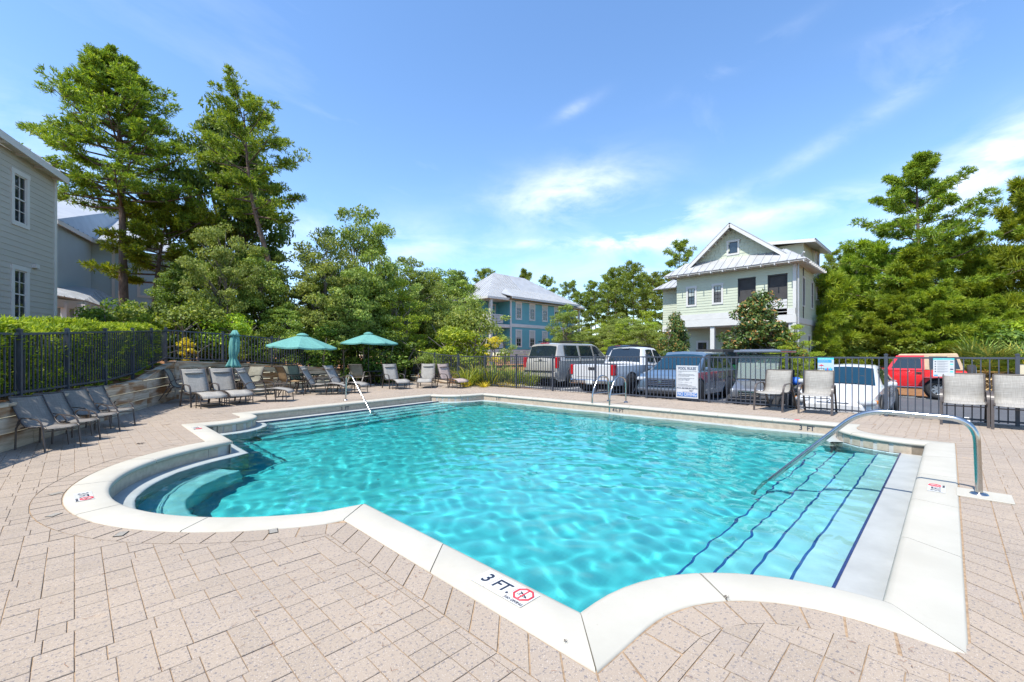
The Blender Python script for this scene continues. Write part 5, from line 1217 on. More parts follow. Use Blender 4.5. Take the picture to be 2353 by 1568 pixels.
class Car:
    """body lofted through stations along its length (x forward); each station: x, z sill, z shoulder(belt), z roof, half widths at sill/belt/roof.
    Where roof == belt there is only bonnet or boot."""
    def __init__(s, name, pos, head, label, st, mat, cat='car'):
        s.root = empty(name, pos, math.atan2(head[1], head[0]), label, cat); s.st = st; s.mat = mat
        ring = lambda t: [(t[4] * .93, t[1]), (t[4], t[1] + (t[2] - t[1]) * .30), (t[5] * 1.005, t[1] + (t[2] - t[1]) * .70), (t[5], t[2] - .02), (t[5] * .965, t[2])] + [(lerp(t[5] * .965, t[6], .12), t[2] + (t[3] - t[2]) * .12), (t[6] * 1.0, t[3] - min(.06, (t[3] - t[2]) * .3)), (t[6] * .90, t[3] - min(.015, (t[3] - t[2]) * .2)), (0, t[3] + .012)]
        vs = []; n = 17
        for t in st:
            r_ = ring(t); full_ = [(y, z) for y, z in r_] + [(-y, z) for y, z in r_[-2::-1]]
            vs += [(t[0], y, z) for y, z in full_]
        fs = [(i * n + k, i * n + k + 1, (i + 1) * n + k + 1, (i + 1) * n + k) for i in range(len(st) - 1) for k in range(n - 1)] + [tuple(range(n))[::-1], tuple((len(st) - 1) * n + k for k in range(n))]
        m = MB(); m.add(vs, fs, True); b = m.build('body', mat, s.root); s.body = b
        e = b.modifiers.new('edges', 'EDGE_SPLIT'); e.split_angle = R(38)
        u = MB(); L = st[0][0], st[-1][0]; u.box(((L[0] + L[1]) / 2, 0, st[len(st) // 2][1] - .02), (L[1] - L[0] - .5, st[0][4] * 1.6, .12)); u.build('underbody', M_PLAST, s.root)
    def at(s, x):
        for a, b in zip(s.st, s.st[1:]):
            if a[0] <= x <= b[0] + 1e-6: t = (x - a[0]) / (b[0] - a[0] + 1e-9); return [lerp(p, q, t) for p, q in zip(a, b)]
        return s.st[-1] if x > s.st[-1][0] else s.st[0]
    def glass_side(s, xs, lo=.14, hi=.86, mat=M_CGL, name='side_window'):
        "xs: x at belt back, x at belt front, x at roof front, x at roof back"
        for sd in (1, -1):
            def P(x, f):
                t = s.at(x); z = t[2] + (t[3] - t[2]) * f; y = lerp(t[5] * .965, t[6], f) + .014; return (x, sd * y, z)
            m = MB(); xb, xf, rf, rb = xs; q = [P(xb, lo), P((xb + xf) / 2, lo), P(xf, lo), P(rf, hi), P((rf + rb) / 2, hi), P(rb, hi)]
            m.add(q, [(0, 1, 2, 3, 4, 5)]); m.build(name, mat, s.root)
    def glass_end(s, x0, x1, f0=.10, f1=.90, w_=.9, mat=M_CGL, name='windscreen', lift=.022):
        "between the station at x0 (base) and x1 (roof edge)"
        a, b = s.at(x0), s.at(x1); m = MB(); sg = 1 if x0 > x1 else -1; q = []
        for f in (f0, (f0 + f1) / 2, f1):
            x = lerp(x0, x1, f); t = s.at(x); wy = t[6] * w_
            q += [(x + sg * lift, y * wy, t[3] + dz + lift * .8) for y, dz in ((1, -.030), (.55, .002), (0, .014), (-.55, .002), (-1, -.030))]
        m.add(q, [(r * 5 + k, r * 5 + k + 1, r * 5 + 6 + k, r * 5 + 5 + k) for r in range(2) for k in range(4)], True); m.build(name, mat, s.root)
    def box(s, name, mat, c, size, rz=0, bv=.012, parent=None): m = MB(); m.box(c, size, rz); o = m.build(name, mat, parent or s.root); bevel(o, bv); return o
    def wheels(s, x0, x1, y, r, wd, arch=.05, **k):
        for x in (x0, x1):
            for sd in (1, -1):
                m = MB(); m.lathe([(0, 0), (r + arch, 0), (r + arch, -sd * .05), (r + arch + .03, -sd * .012), (r + arch - .0, .012 * sd)], n=28, axis='Y'); o = m.build('wheel_arch', M_PLAST, s.root, loc=(x, sd * (s.at(x)[4] + .006), r + .02))
                wheel(s.root, x, sd * (y), r, wd, **k)
def gz_(q): return lot_z(q)
# stations: x, sill, belt, roof, half widths sill, belt, roof
def suv(name, pos, head, label, L, Wd, Ht, mat, tail=.32, hood=1.25, glass=M_CGL, ws=.75):
    h = Wd / 2; b = .60 * Ht; x0, x1 = -L / 2, L / 2; sl = .23
    st = [(x0, sl + .12, b * .86, b * .87, h * .90, h * .88, h * .80), (x0 + .06, sl + .04, b, b + .02, h * .97, h * .95, h * .78), (x0 + .10, sl, b, b + .08, h * .98, h * .97, h * .80), (x0 + tail, sl, b, Ht - .05, h, h * .98, h * .74), (x0 + tail + .25, sl, b, Ht, h, h * .98, h * .75), (.3, sl, b, Ht, h, h * .98, h * .76), (x1 - hood - ws - .05, sl, b, Ht - .05, h, h * .98, h * .74), (x1 - hood, sl, b, b + .03, h, h * .97, h * .84), (x1 - .35, sl, b * .93, b * .94, h * .98, h * .93, h * .82), (x1 - .08, sl + .05, b * .84, b * .85, h * .92, h * .84, h * .74), (x1, sl + .12, b * .70, b * .71, h * .80, h * .76, h * .66)]
    return Car(name, pos, head, label, st, mat)
# tan SUV, tail to the fence
q = 12.58; z = gz_(q)
c = suv('tan_suv', (14.3 + 2.6, q, z), (1, 0), 'champagne SUV with tinted glass parked tail first by the flower bed', 5.2, 2.02, 1.87, M_TAN)
c.wheels(-1.55, 1.6, .86, .40, .28); c.glass_end(-2.52, -2.28, .12, .86, .93, name='rear_window', lift=.03)
for xs in ((-2.05, -1.05, -1.08, -1.98), (-.92, .05, .0, -.90), (.15, 1.15, .72, .13)): c.glass_side(xs)
for s_ in (1, -1):
    c.box('tail_light', M_TAIL, (-2.50, s_ * .90, 1.02), (.22, .16, .46)); c.box('roof_rail', M_PLAST, (-.7, s_ * .62, 1.955), (2.6, .04, .04)); c.box('mirror', M_TAN, (1.05, s_ * 1.08, 1.22), (.12, .18, .2)); c.box('door_handle', M_CHROME, (-.75, s_ * 1.005, .98), (.16, .03, .03)); c.box('door_handle', M_CHROME, (.35, s_ * 1.005, .98), (.16, .03, .03)); c.box('side_moulding', M_PLAST, (.0, s_ * 1.01, .58), (2.3, .02, .07))
c.box('rear_bumper', M_TAN, (-2.60, 0, .52), (.22, 1.86, .26), bv=.05); c.box('bumper_step', M_PLAST, (-2.66, 0, .66), (.18, 1.7, .04)); c.box('number_plate', M_PLATE, (-2.575, 0, .95), (.02, .31, .16)); c.box('plate_recess', M_CHROME, (-2.565, 0, 1.06), (.02, .75, .035)); c.box('high_brake_light', M_TAIL, (-2.27, 0, 1.86), (.06, .5, .035)); c.box('tow_hitch', M_PLAST, (-2.66, 0, .40), (.08, .28, .14))
c.box('emblem', M_CHROME, (-2.575, 0, 1.13), (.015, .16, .05))
for s_ in (1, -1):
    for x in (-1.02, .08, 1.12): c.box('door_seam', M_PLAST, (x, s_ * 1.012, .80), (.014, .012, .70), bv=.002)
# white pickup, tail to the fence
q = 8.9; z = gz_(q); h = .93
st = [(-2.70, .50, 1.10, 1.11, h * .93, h * .93, h * .90), (-2.60, .42, 1.13, 1.14, h * .98, h * .98, h * .93), (-.62, .40, 1.13, 1.14, h, h * .99, h * .93), (-.58, .36, 1.14, 1.20, h, h * .99, h * .80), (-.34, .34, 1.14, 1.74, h, h * .98, h * .70), (.0, .34, 1.12, 1.79, h, h * .98, h * .71), (.7, .34, 1.10, 1.76, h, h * .98, h * .70), (1.35, .34, 1.08, 1.13, h, h * .96, h * .82), (2.2, .38, 1.02, 1.06, h * .98, h * .92, h * .78), (2.62, .42, .85, .86, h * .9, h * .84, h * .7)]
c = Car('white_pickup', (12.85 + 2.7, q, z), (1, 0), 'white crew cab pickup truck parked tail first against the fence', st, M_PWHITE, 'pickup truck')
c.wheels(-1.55, 1.72, .82, .39, .26, .07); c.glass_end(-.60, -.32, .12, .88, .92, name='rear_window', lift=.03)
for xs in ((-.25, .30, .28, -.18), (.38, 1.15, .75, .36)): c.glass_side(xs)
for s_ in (1, -1):
    c.box('tail_light', M_TAIL, (-2.62, s_ * .86, .96), (.20, .15, .36)); c.box('mirror', M_PWHITE, (1.05, s_ * 1.04, 1.22), (.12, .2, .2)); c.box('door_handle', M_PWHITE, (-.05, s_ * .94, 1.02), (.16, .03, .03))
c.box('bed_cover', M_PLAST, (-1.65, 0, 1.145), (1.9, 1.5, .012)); c.box('rear_bumper', M_CHROME, (-2.74, 0, .54), (.16, 1.78, .17), bv=.04); c.box('number_plate', M_PLATE, (-2.83, 0, .52), (.015, .3, .15)); c.box('tailgate_handle', M_PLAST, (-2.70, 0, 1.0), (.03, .26, .10)); c.box('high_brake_light', M_LAMP, (-.40, 0, 1.74), (.1, .3, .03)); c.box('tailgate_recess', M_PLAST, (-2.695, 0, .70), (.012, 1.3, .02))
for s_ in (1, -1):
    for x in (-.45, .34, 1.2): c.box('door_seam', M_PLAST, (x, s_ * .933, .78), (.014, .012, .66), bv=.002)
c.box('bed_gap', M_PLAST, (-.60, 0, .80), (.02, 1.87, .62), bv=.002)
# blue grey SUV, nose to the fence
q = 6.7; z = gz_(q)
c = suv('blue_grey_suv', (13.45 + 2.35, q, z), (-1, -.02), 'blue grey SUV parked nose first behind the pool rules sign', 4.7, 1.88, 1.67, M_BLUEG, tail=.5, hood=1.0, ws=.95)
c.wheels(-1.38, 1.42, .80, .36, .24); c.glass_end(1.37, .38, .06, .92, .95, M_CGLB); c.glass_end(-2.25, -1.85, .12, .85, .9, name='rear_window')
for xs in ((-1.75, -.95, -1.0, -1.55), (-.85, .0, -.03, -.85), (.08, 1.0, .45, .06)): c.glass_side(xs)
g = c.box('grille', M_PLAST, (2.345, 0, .66), (.06, 1.0, .26), bv=.03)
for k in range(4): c.box('bar', M_CHROME, (2.38, 0, .57 + k * .06), (.02, .95, .015), parent=g)
for s_ in (1, -1):
    c.box('headlight', M_LAMP, (2.26, s_ * .66, .77), (.20, .34, .11), s_ * -.45, .03); c.box('fog_light', M_LAMP, (2.28, s_ * .72, .45), (.08, .16, .06)); c.box('mirror', M_BLUEG, (.95, s_ * 1.02, 1.08), (.12, .2, .14), bv=.04)
c.box('front_bumper', M_SILV, (2.30, 0, .42), (.14, 1.55, .12), bv=.04); c.box('lower_grille', M_PLAST, (2.34, 0, .34), (.06, 1.1, .1)); c.box('emblem', M_CHROME, (2.385, 0, .69), (.015, .17, .07), bv=.02)
for s_ in (1, -1):
    for x in (-1.0, .04, 1.0): c.box('door_seam', M_PLAST, (x, s_ * .943, .68), (.014, .012, .58), bv=.002)
# white sedan, nose to the fence
q = 1.98; z = gz_(q); h = .88
st = [(-2.35, .40, .80, .81, h * .85, h * .82, h * .74), (-2.25, .30, .96, .97, h * .94, h * .92, h * .80), (-1.55, .22, .98, 1.0, h, h * .96, h * .76), (-.85, .22, .95, 1.42, h, h * .97, h * .66), (-.1, .22, .93, 1.46, h, h * .97, h * .68), (.35, .22, .92, 1.40, h, h * .97, h * .66), (1.15, .22, .90, .93, h, h * .95, h * .82), (1.9, .22, .76, .78, h * .97, h * .90, h * .78), (2.22, .24, .62, .63, h * .88, h * .80, h * .66), (2.38, .30, .50, .51, h * .70, h * .64, h * .52)]
c = Car('white_sedan', (13.05 + 2.38, q, z), (-1, .02), 'white sedan parked nose first behind two grey chairs', st, M_PWHITE)
c.wheels(-1.4, 1.38, .78, .33, .21); c.glass_end(1.14, .36, .05, .95, .96, M_CGLB); c.glass_end(-1.55, -.86, .05, .93, .93, name='rear_window')
for xs in ((-1.25, -.45, -.5, -.9), (-.38, .75, .30, -.38)): c.glass_side(xs)
for s_ in (1, -1): c.box('headlight', M_LAMP, (2.20, s_ * .64, .585), (.34, .26, .13), s_ * -.62, .05); c.box('indicator', M_AMBER, (2.07, s_ * .80, .60), (.16, .06, .09), s_ * -.62, .02); c.box('mirror', M_PWHITE, (.75, s_ * .98, .98), (.14, .18, .12), bv=.04)
g = c.box('grille', M_PLAST, (2.32, 0, .52), (.04, .66, .10), bv=.02)
for k in range(3): c.box('bar', M_CHROME, (2.345, 0, .485 + k * .033), (.015, .64, .012), parent=g)
m = MB(); m.tube([(2.36, .085 * math.cos(a), .575 + .055 * math.sin(a)) for a in np.linspace(0, 2 * math.pi, 16, endpoint=False)], .009, 6, close=True); m.tube([(2.362, .035 * math.cos(a), .575 + .052 * math.sin(a)) for a in np.linspace(0, 2 * math.pi, 14, endpoint=False)], .007, 6, close=True); m.build('emblem', M_CHROME, c.root)
c.box('lower_grille', M_PLAST, (2.36, 0, .34), (.04, .8, .09)); m = MB(); m.tube([(.78, .36 + .17 * math.cos(a), 1.02 + .15 * math.sin(a)) for a in np.linspace(0, 2 * math.pi, 18, endpoint=False)], .014, 6, close=True); m.build('steering_wheel', M_PLAST, c.root)
c.box('seam', M_PLAST, (.55, .905, .60), (.012, .02, .6)); c.box('seam', M_PLAST, (.55, -.905, .60), (.012, .02, .6))
# black SUV across the car park
c = suv('black_suv', (26.0, 14.3, .0), (1, -.15), 'black SUV standing far across the car park', 4.9, 1.95, 1.90, M_BLK)
c.wheels(-1.5, 1.5, .84, .39, .26); c.glass_end(-2.4, -2.1, .12, .86, .93, name='rear_window', lift=.03)
for xs in ((-1.9, -1.0, -1.03, -1.85), (-.88, .05, .0, -.87), (.15, 1.05, .65, .13)): c.glass_side(xs)
for s_ in (1, -1): c.box('tail_light', M_TAIL, (-2.36, s_ * .86, 1.02), (.2, .14, .3)); c.box('roof_rail', M_PLAST, (-.5, s_ * .62, 1.94), (2.4, .04, .05))
c.box('high_brake_light', M_TAIL, (-2.08, 0, 1.86), (.05, .4, .03))
# dark car glimpsed behind the flower bed
c = suv('dark_car', (20.2, 27.6, .35), (.5, 1), 'dark car half hidden behind shrubs at the left of the lamp post', 4.4, 1.8, 1.5, M_SILV, tail=.6, hood=1.0, ws=.9)
c.wheels(-1.3, 1.3, .78, .33, .22); c.glass_end(-2.1, -1.65, .1, .86, .9, name='rear_window')
for xs in ((-1.5, -.1, -.15, -1.35), (.0, 1.0, .5, .0)): c.glass_side(xs)
# red jeep broadside beyond, and a green one with its spare wheel
def jeep(name, pos, head, label, mat, top, detail=True):
    h = .84
    st = [(-1.90, .52, 1.08, 1.09, h * .90, h * .90, h * .86), (-1.84, .46, 1.12, 1.13, h * .93, h * .93, h * .88), (.38, .46, 1.12, 1.13, h * .93, h * .93, h * .88), (.62, .46, 1.12, 1.18, h * .92, h * .88, h * .80), (1.30, .50, 1.02, 1.10, h * .72, h * .72, h * .62), (1.72, .52, .98, 1.05, h * .66, h * .66, h * .56)]
    c = Car(name, pos, head, label, st, mat, 'jeep')
    c.wheels(-1.12, 1.25, .72, .375, .25, .04, rim=.56, spokes=8)
    m = MB()       # soft or hard top with slanted tail
    A = [(-1.84, .80), (.36, .78), (.05, .70), (-1.62, .72)]
    vs = [(-1.84, .78, 1.13), (.36, .78, 1.13), (.06, .70, 1.78), (-1.64, .70, 1.80)]; vs = vs + [(x, -y, z) for x, y, z in vs]
    m.add(vs, [(0, 1, 2, 3), (7, 6, 5, 4), (3, 2, 6, 7), (0, 3, 7, 4), (1, 5, 6, 2), (0, 4, 5, 1)]); bevel(m.build('top', top, c.root), .04, 3)
    for s_ in (1, -1):
        def pane(nm, q, mt, lift=.012): m = MB(); m.add([(x, s_ * (lerp(.78, .70, (z - 1.13) / .65) + lift), z) for x, z in q], [tuple(range(len(q)))]); m.build(nm, mt, c.root)
        pane('door_upper', [(-.72, 1.12), (.46, 1.12), (.14, 1.72), (-.70, 1.72)], mat, .010); pane('door_window', [(-.62, 1.20), (.30, 1.20), (.07, 1.64), (-.60, 1.64)], M_CGL, .018)
        pane('quarter_window', [(-1.42, 1.18), (-.86, 1.18), (-.84, 1.68), (-1.36, 1.68)], M_CGL); pane('rear_side_window', [(-1.72, 1.20), (-1.58, 1.20), (-1.50, 1.66), (-1.60, 1.66)], M_CGL)
        fl = MB(); fl.add([(x, s_ * y, z) for x, y, z in [(-1.75, .78, .62), (-1.55, .78, .86), (-.72, .78, .86), (-.48, .78, .52), (-1.75, .97, .60), (-1.55, .97, .84), (-.72, .97, .84), (-.48, .97, .50)]], [(0, 1, 5, 4), (1, 2, 6, 5), (2, 3, 7, 6)]); fl.add([(x, s_ * y, z) for x, y, z in [(.55, .62, .50), (.82, .62, .90), (1.72, .58, .92), (1.80, .58, .78), (.55, .97, .48), (.82, .97, .88), (1.72, .97, .90), (1.80, .97, .76)]], [(0, 1, 5, 4), (1, 2, 6, 5), (2, 3, 7, 6)]); fl.build('fender_flare', M_SILV if detail else M_PLAST, c.root)
        c.box('running_board', M_CHROME, (-.05, s_ * .88, .44), (1.3, .06, .05)); c.box('door_handle', M_PLAST, (-.55, s_ * .80, 1.02), (.16, .03, .07)); c.box('mirror', M_PLAST, (.42, s_ * .92, 1.10), (.06, .2, .13)); c.box('door_gap', M_PLAST, (.50, s_ * .776, .80), (.012, .012, .6)); c.box('door_gap', M_PLAST, (-.72, s_ * .785, .80), (.012, .012, .6)); c.box('tail_light', M_TAIL, (-1.91, s_ * .68, .86), (.05, .1, .16)); c.box('headlight', M_LAMP, (1.73, s_ * .36, .82), (.04, .18, .18))
        if detail and s_ == 1: o = link('lettering', text_mesh('Jeep', .11, M_SIGNW, bold=.002), c.root, (.86, .665, .80)); o.rotation_euler = frame((-1, 0, 0), (0, 0, 1))
    sp = bpy.data.objects.new('spare_wheel', None); COL.objects.link(sp); sp.parent = c.root; sp.location = (-2.03, 0, .98); sp.rotation_euler = (0, 0, R(90))
    m = MB(); r = .375; m.lathe([(.2, -.12), (r * .93, -.12), (r, -.08), (r, .08), (r * .93, .12), (.2, .12)], n=26, axis='Y'); m.build('tyre', M_TYRE, sp); m = MB(); m.lathe([(0, .13), (.33, .13), (.35, .10)], n=24, axis='Y'); m.build('cover', M_PLAST if not detail else M_RIM, sp)
    c.box('bumper', M_PLAST, (-1.95, 0, .50), (.12, 1.3, .12)); c.box('bumper', M_PLAST, (1.82, 0, .52), (.12, 1.3, .12)); return c
jeep('red_jeep', (24.9, 1.42, lot_z(1.4) + .0), (0, 1), 'red jeep with tan top parked broadside beyond the car park', M_PRED, M_TOP)
jeep('green_jeep', (21.5, 7.05, lot_z(7)), (.9, -.3), 'green jeep with black top and spare wheel behind the blue grey SUV', M_GREEN, M_BTOP, False)
# golf cart, nose to the fence
q = 3.85; z = gz_(q); root = empty('golf_cart', (14.2, q, z), math.pi, 'dark grey golf cart with canopy roof behind a chair', 'golf cart')
def gp(mb, nm, mt, bv=0):
    o = mb.build(nm, mt, root)
    if bv: bevel(o, bv, 3)
    return o
def painted_sheen_glass():
    m, nt, b = new_mat('cart_windscreen'); t = nd(nt, 'ShaderNodeBsdfTransparent'); t.inputs[0].default_value = (.72, .80, .80, 1); b.inputs['Base Color'].default_value = (.05, .07, .08, 1); b.inputs['Roughness'].default_value = .05
    f = nd(nt, 'ShaderNodeFresnel'); f.inputs[0].default_value = 1.45; mx = nd(nt, 'ShaderNodeMixShader'); nt.links.new(f.outputs[0], mx.inputs[0]); nt.links.new(t.outputs[0], mx.inputs[1]); nt.links.new(b.outputs[0], mx.inputs[2]); df = nd(nt, 'ShaderNodeBsdfDiffuse'); df.inputs[0].default_value = (.45, .52, .50, 1); m2 = nd(nt, 'ShaderNodeMixShader'); m2.inputs[0].default_value = .3; nt.links.new(mx.outputs[0], m2.inputs[1]); nt.links.new(df.outputs[0], m2.inputs[2]); nt.links.new(m2.outputs[0], nt.nodes['Material Output'].inputs[0]); return m  # grey-green diffuse mixed in imitates the pale reflection of foliage
m = MB(); m.add([(1.25, y, z_) for y, z_ in ((-.52, .45), (.52, .45), (.46, .72), (-.46, .72))] + [(.62, y, z_) for y, z_ in ((-.60, .40), (.60, .40), (.55, .92), (-.55, .92))] + [(.50, y, z_) for y, z_ in ((-.60, .35), (.60, .35), (.55, .98), (-.55, .98))], [(0, 1, 2, 3), (0, 4, 5, 1), (3, 2, 6, 7), (1, 5, 6, 2), (0, 3, 7, 4), (4, 8, 9, 5), (7, 6, 10, 11), (5, 9, 10, 6), (4, 7, 11, 8), (8, 11, 10, 9)], True); gp(m, 'cowl', paint('cart_silver', (.17, .18, .20), .4), .06)
m = MB(); m.box((1.24, 0, .60), (.06, .56, .16)); g = gp(m, 'grille', M_PLAST, .03)
for k in range(3): m = MB(); m.box((1.275, 0, .55 + k * .05), (.012, .5, .012)); m.build('bar', M_CHROME, g)
for s_ in (1, -1):
    m = MB(); m.box((1.13, s_ * .42, .66), (.22, .18, .12), s_ * -.4); gp(m, 'headlight', M_LAMP, .04)
    for x, r_ in ((.85, .27), (-.85, .28)): wheel(root, x, s_ * .56, r_, .2, rim=.6, spokes=6)
    m = MB(); m.tube([(.58, s_ * .52, .95), (.34, s_ * .55, 1.70)], .02, 8); m.tube([(-.75, s_ * .52, .75), (-.62, s_ * .55, 1.70)], .02, 8); gp(m, 'roof_post', M_BLACK)
    m = MB(); m.box((.5, s_ * .72, 1.12), (.04, .14, .2)); gp(m, 'mirror', M_PLAST, .03)
m = MB(); m.box((1.30, 0, .40), (.14, 1.02, .12)); gp(m, 'bumper', M_PLAST, .04); m = MB(); m.box((0, 0, .30), (2.0, 1.05, .12)); gp(m, 'chassis', M_PLAST, .02); m = MB(); m.box((1.22, 0, .27), (.1, .5, .2)); gp(m, 'front_basket', M_PLAST, .02)
m = MB(); m.add([(.60, -.50, .98), (.60, .50, .98), (.36, .53, 1.66), (.36, -.53, 1.66), (.608, -.50, .98), (.608, .50, .98), (.368, .53, 1.66), (.368, -.53, 1.66)], [(0, 1, 2, 3), (4, 7, 6, 5), (0, 4, 5, 1), (3, 2, 6, 7)]); gp(m, 'windscreen', painted_sheen_glass()); m = MB(); m.tube([(.604, -.52, .97), (.604, .52, .97), (.364, .55, 1.67), (.364, -.55, 1.67)], .016, 6, close=True); gp(m, 'windscreen_frame', M_BLACK)
m = MB(); m.box((-.25, 0, 1.755), (1.75, 1.22, .07)); gp(m, 'roof', M_SILV, .04); m = MB(); m.box((-.25, 0, 1.80), (1.5, .95, .03)); gp(m, 'roof_crown', M_SILV, .02)
for x in (-.25, -1.0):
    m = MB(); m.box((x, 0, .68), (.5, 1.05, .16)); gp(m, 'seat', M_BTOP, .04); m = MB(); m.box((x - .27, 0, 1.0), (.12, 1.05, .42)); gp(m, 'seat_back', M_BTOP, .04)
m = MB(); m.box((-.75, 0, .48), (.9, 1.08, .3)); gp(m, 'rear_body', M_SILV, .05); m = MB(); m.tube([(.30, .26 + .16 * math.cos(a), 1.06 + .13 * math.sin(a)) for a in np.linspace(0, 2 * math.pi, 18, endpoint=False)], .014, 6, close=True); gp(m, 'steering_wheel', M_BLACK)
M_BLUEB = simple('bright_blue_bag', (.01, .12, .55), .6); m = MB(); m.lathe([(0, .24), (.11, .22), (.17, .12), (.16, .02), (0, 0)], n=14); o = m.build('blue_bag', M_BLUEB, loc=(15.2, 3.25, z + .76)); tag(o, 'bright blue bag resting at the back of the golf cart', 'bag')
# street lamp
p = D(1086, 26, .0); root = empty('street_lamp', (p.x, p.y, .1), 0, 'black gooseneck street lamp rising from the flower bed', 'street lamp')
ux = Vector((-S2, S2, 0)); m = MB(); m.tube([(0, 0, 0), (0, 0, .9)], .085, 12); m.build('base', M_BLACK, root)
m = MB(); m.tube([Vector((0, 0, .9)), Vector((0, 0, 3.3))] + [Vector((0, 0, 3.45)) + ux * (.24 - .24 * math.cos(a)) + Vector((0, 0, .46 * math.sin(a))) for a in np.linspace(.2, math.pi, 14)] + [ux * .48 + Vector((0, 0, 3.25))], .035, 10); m.build('pole', M_BLACK, root)
m = MB(); m.lathe([(.04, .42), (.08, .40), (.09, .26), (.13, .22), (.24, .05), (.25, 0), (.22, .02)], n=18); m.build('lamp_shade', M_BLACK, root, loc=ux * .48 + Vector((0, 0, 2.86)))
# bicycle rack hoops on the apron by the fence
root = empty('bike_rack', (12.85, 12.6, -.06), math.pi / 2, 'low black wavy rail just beyond the fence by the flower bed', 'bike rack')
for k in range(7): m = MB(); m.tube([(-1.2 + k * .32 + .20 * math.cos(a), 0, .26 * math.sin(a)) for a in np.linspace(0, math.pi, 12)], .011, 6); m.build('hoop', M_BLACK, root)
# ================================================================ VEGETATION
ORD = ['first', 'second', 'third', 'fourth', 'fifth', 'sixth', 'seventh', 'eighth', 'ninth', 'tenth', 'eleventh', 'twelfth', 'thirteenth', 'fourteenth', 'fifteenth', 'sixteenth', 'seventeenth']
def rank(items, i, key=lambda t: t[0]): return sorted(range(len(items)), key=lambda k: key(items[k])).index(i)
def leaf_mat(name, c0, c1, c2=None, tr=.32, rough=.55, hue=.5):
    m, nt, b = new_mat(name); r = rnd(nt); o = nd(nt, 'ShaderNodeObjectInfo'); v = gcoords(nt)
    c0, c1, c2 = (tuple(min(.75, q * f_) for q, f_ in zip(t, (1.70, 1.55, 1.35))) for t in (c0, c1, c2 or c1))
    c = ramp(nt, r, [(0, c0), (.75, c1), (1, c2)])
    f = ramp(nt, noise(nt, v, .9, 3), [(.35, (.85, .87, .85)), (.68, (1.2, 1.16, 1.05))]); c = mixc_(nt, 1, c, f, 'MULTIPLY')
    hs = nd(nt, 'ShaderNodeHueSaturation'); mr = nd(nt, 'ShaderNodeMapRange'); nt.links.new(o.outputs['Random'], mr.inputs[0]); mr.inputs[3].default_value = .488; mr.inputs[4].default_value = .512; nt.links.new(mr.outputs[0], hs.inputs['Hue'])
    mr2 = nd(nt, 'ShaderNodeMapRange'); nt.links.new(o.outputs['Random'], mr2.inputs[0]); mr2.inputs[3].default_value = .85; mr2.inputs[4].default_value = 1.15; nt.links.new(mr2.outputs[0], hs.inputs['Value']); nt.links.new(c, hs.inputs['Color']); c = hs.outputs[0]
    nt.links.new(c, b.inputs['Base Color']); b.inputs['Roughness'].default_value = rough; b.inputs['Specular IOR Level'].default_value = .35
    t = nd(nt, 'ShaderNodeBsdfTranslucent'); c2_ = mixc_(nt, 1, c, (1.25, 1.2, .55), 'MULTIPLY'); nt.links.new(c2_, t.inputs[0]); mx = nd(nt, 'ShaderNodeMixShader'); mx.inputs[0].default_value = tr
    nt.links.new(b.outputs[0], mx.inputs[1]); nt.links.new(t.outputs[0], mx.inputs[2]); nt.links.new(mx.outputs[0], nt.nodes['Material Output'].inputs[0]); return m
def bark_mat(name, c0, c1):
    m, nt, b = new_mat(name); mp = nd(nt, 'ShaderNodeMapping'); mp.inputs['Scale'].default_value = (9, 9, 2.2); g = nd(nt, 'ShaderNodeNewGeometry'); nt.links.new(g.outputs['Position'], mp.inputs[0])
    f = noise(nt, mp.outputs[0], 2, 7, .7); nt.links.new(ramp(nt, f, [(.3, c0), (.7, c1)]), b.inputs['Base Color']); b.inputs['Roughness'].default_value = .95; bump(nt, b, f, .9, .04); return m
M_OAK = leaf_mat('oak_leaves', (.060, .105, .022), (.15, .225, .045), (.26, .31, .10), .38); M_OAKP = leaf_mat('pale_oak_leaves', (.080, .13, .030), (.18, .25, .065), (.30, .36, .13), .38); M_DARKL = leaf_mat('dark_leaves', (.030, .065, .012), (.085, .15, .024), (.15, .22, .035), .36); M_LIME = leaf_mat('lime_leaves', (.085, .14, .015), (.20, .28, .028), (.30, .36, .05), .4)
M_PINE = leaf_mat('pine_needles_green', (.050, .10, .012), (.15, .23, .028), (.26, .32, .05), .36); M_PINEB = leaf_mat('bright_pine_needles', (.066, .118, .010), (.165, .24, .024), (.28, .345, .04), .38); M_PINED = leaf_mat('far_pine_needles', (.065, .11, .022), (.15, .22, .045), (.24, .30, .07), .36)
M_MAG = leaf_mat('magnolia_leaves', (.020, .050, .014), (.070, .115, .030), (.22, .105, .035), .12, .28); M_HEDGE = leaf_mat('hedge_leaves', (.075, .15, .012), (.20, .30, .028), (.36, .45, .07), .42); M_STRAP = leaf_mat('strap_leaves', (.05, .10, .015), (.15, .21, .03), (.30, .30, .07), .3); M_YEL = leaf_mat('yellow_leaves', (.28, .26, .02), (.46, .40, .03), (.5, .42, .05), .3); M_DEAD = leaf_mat('dead_fronds', (.16, .11, .065), (.33, .26, .18), (.45, .38, .29), .1); M_PALM = leaf_mat('palmetto_fronds', (.05, .10, .02), (.14, .19, .04), (.30, .28, .05), .2)
M_BARK = bark_mat('pine_bark', (.065, .042, .030), (.21, .145, .11)); M_BARKG = bark_mat('grey_bark', (.075, .062, .050), (.25, .215, .18))
def unit(rng, n): v = rng.normal(size=(n, 3)); return v / np.linalg.norm(v, axis=1, keepdims=True)
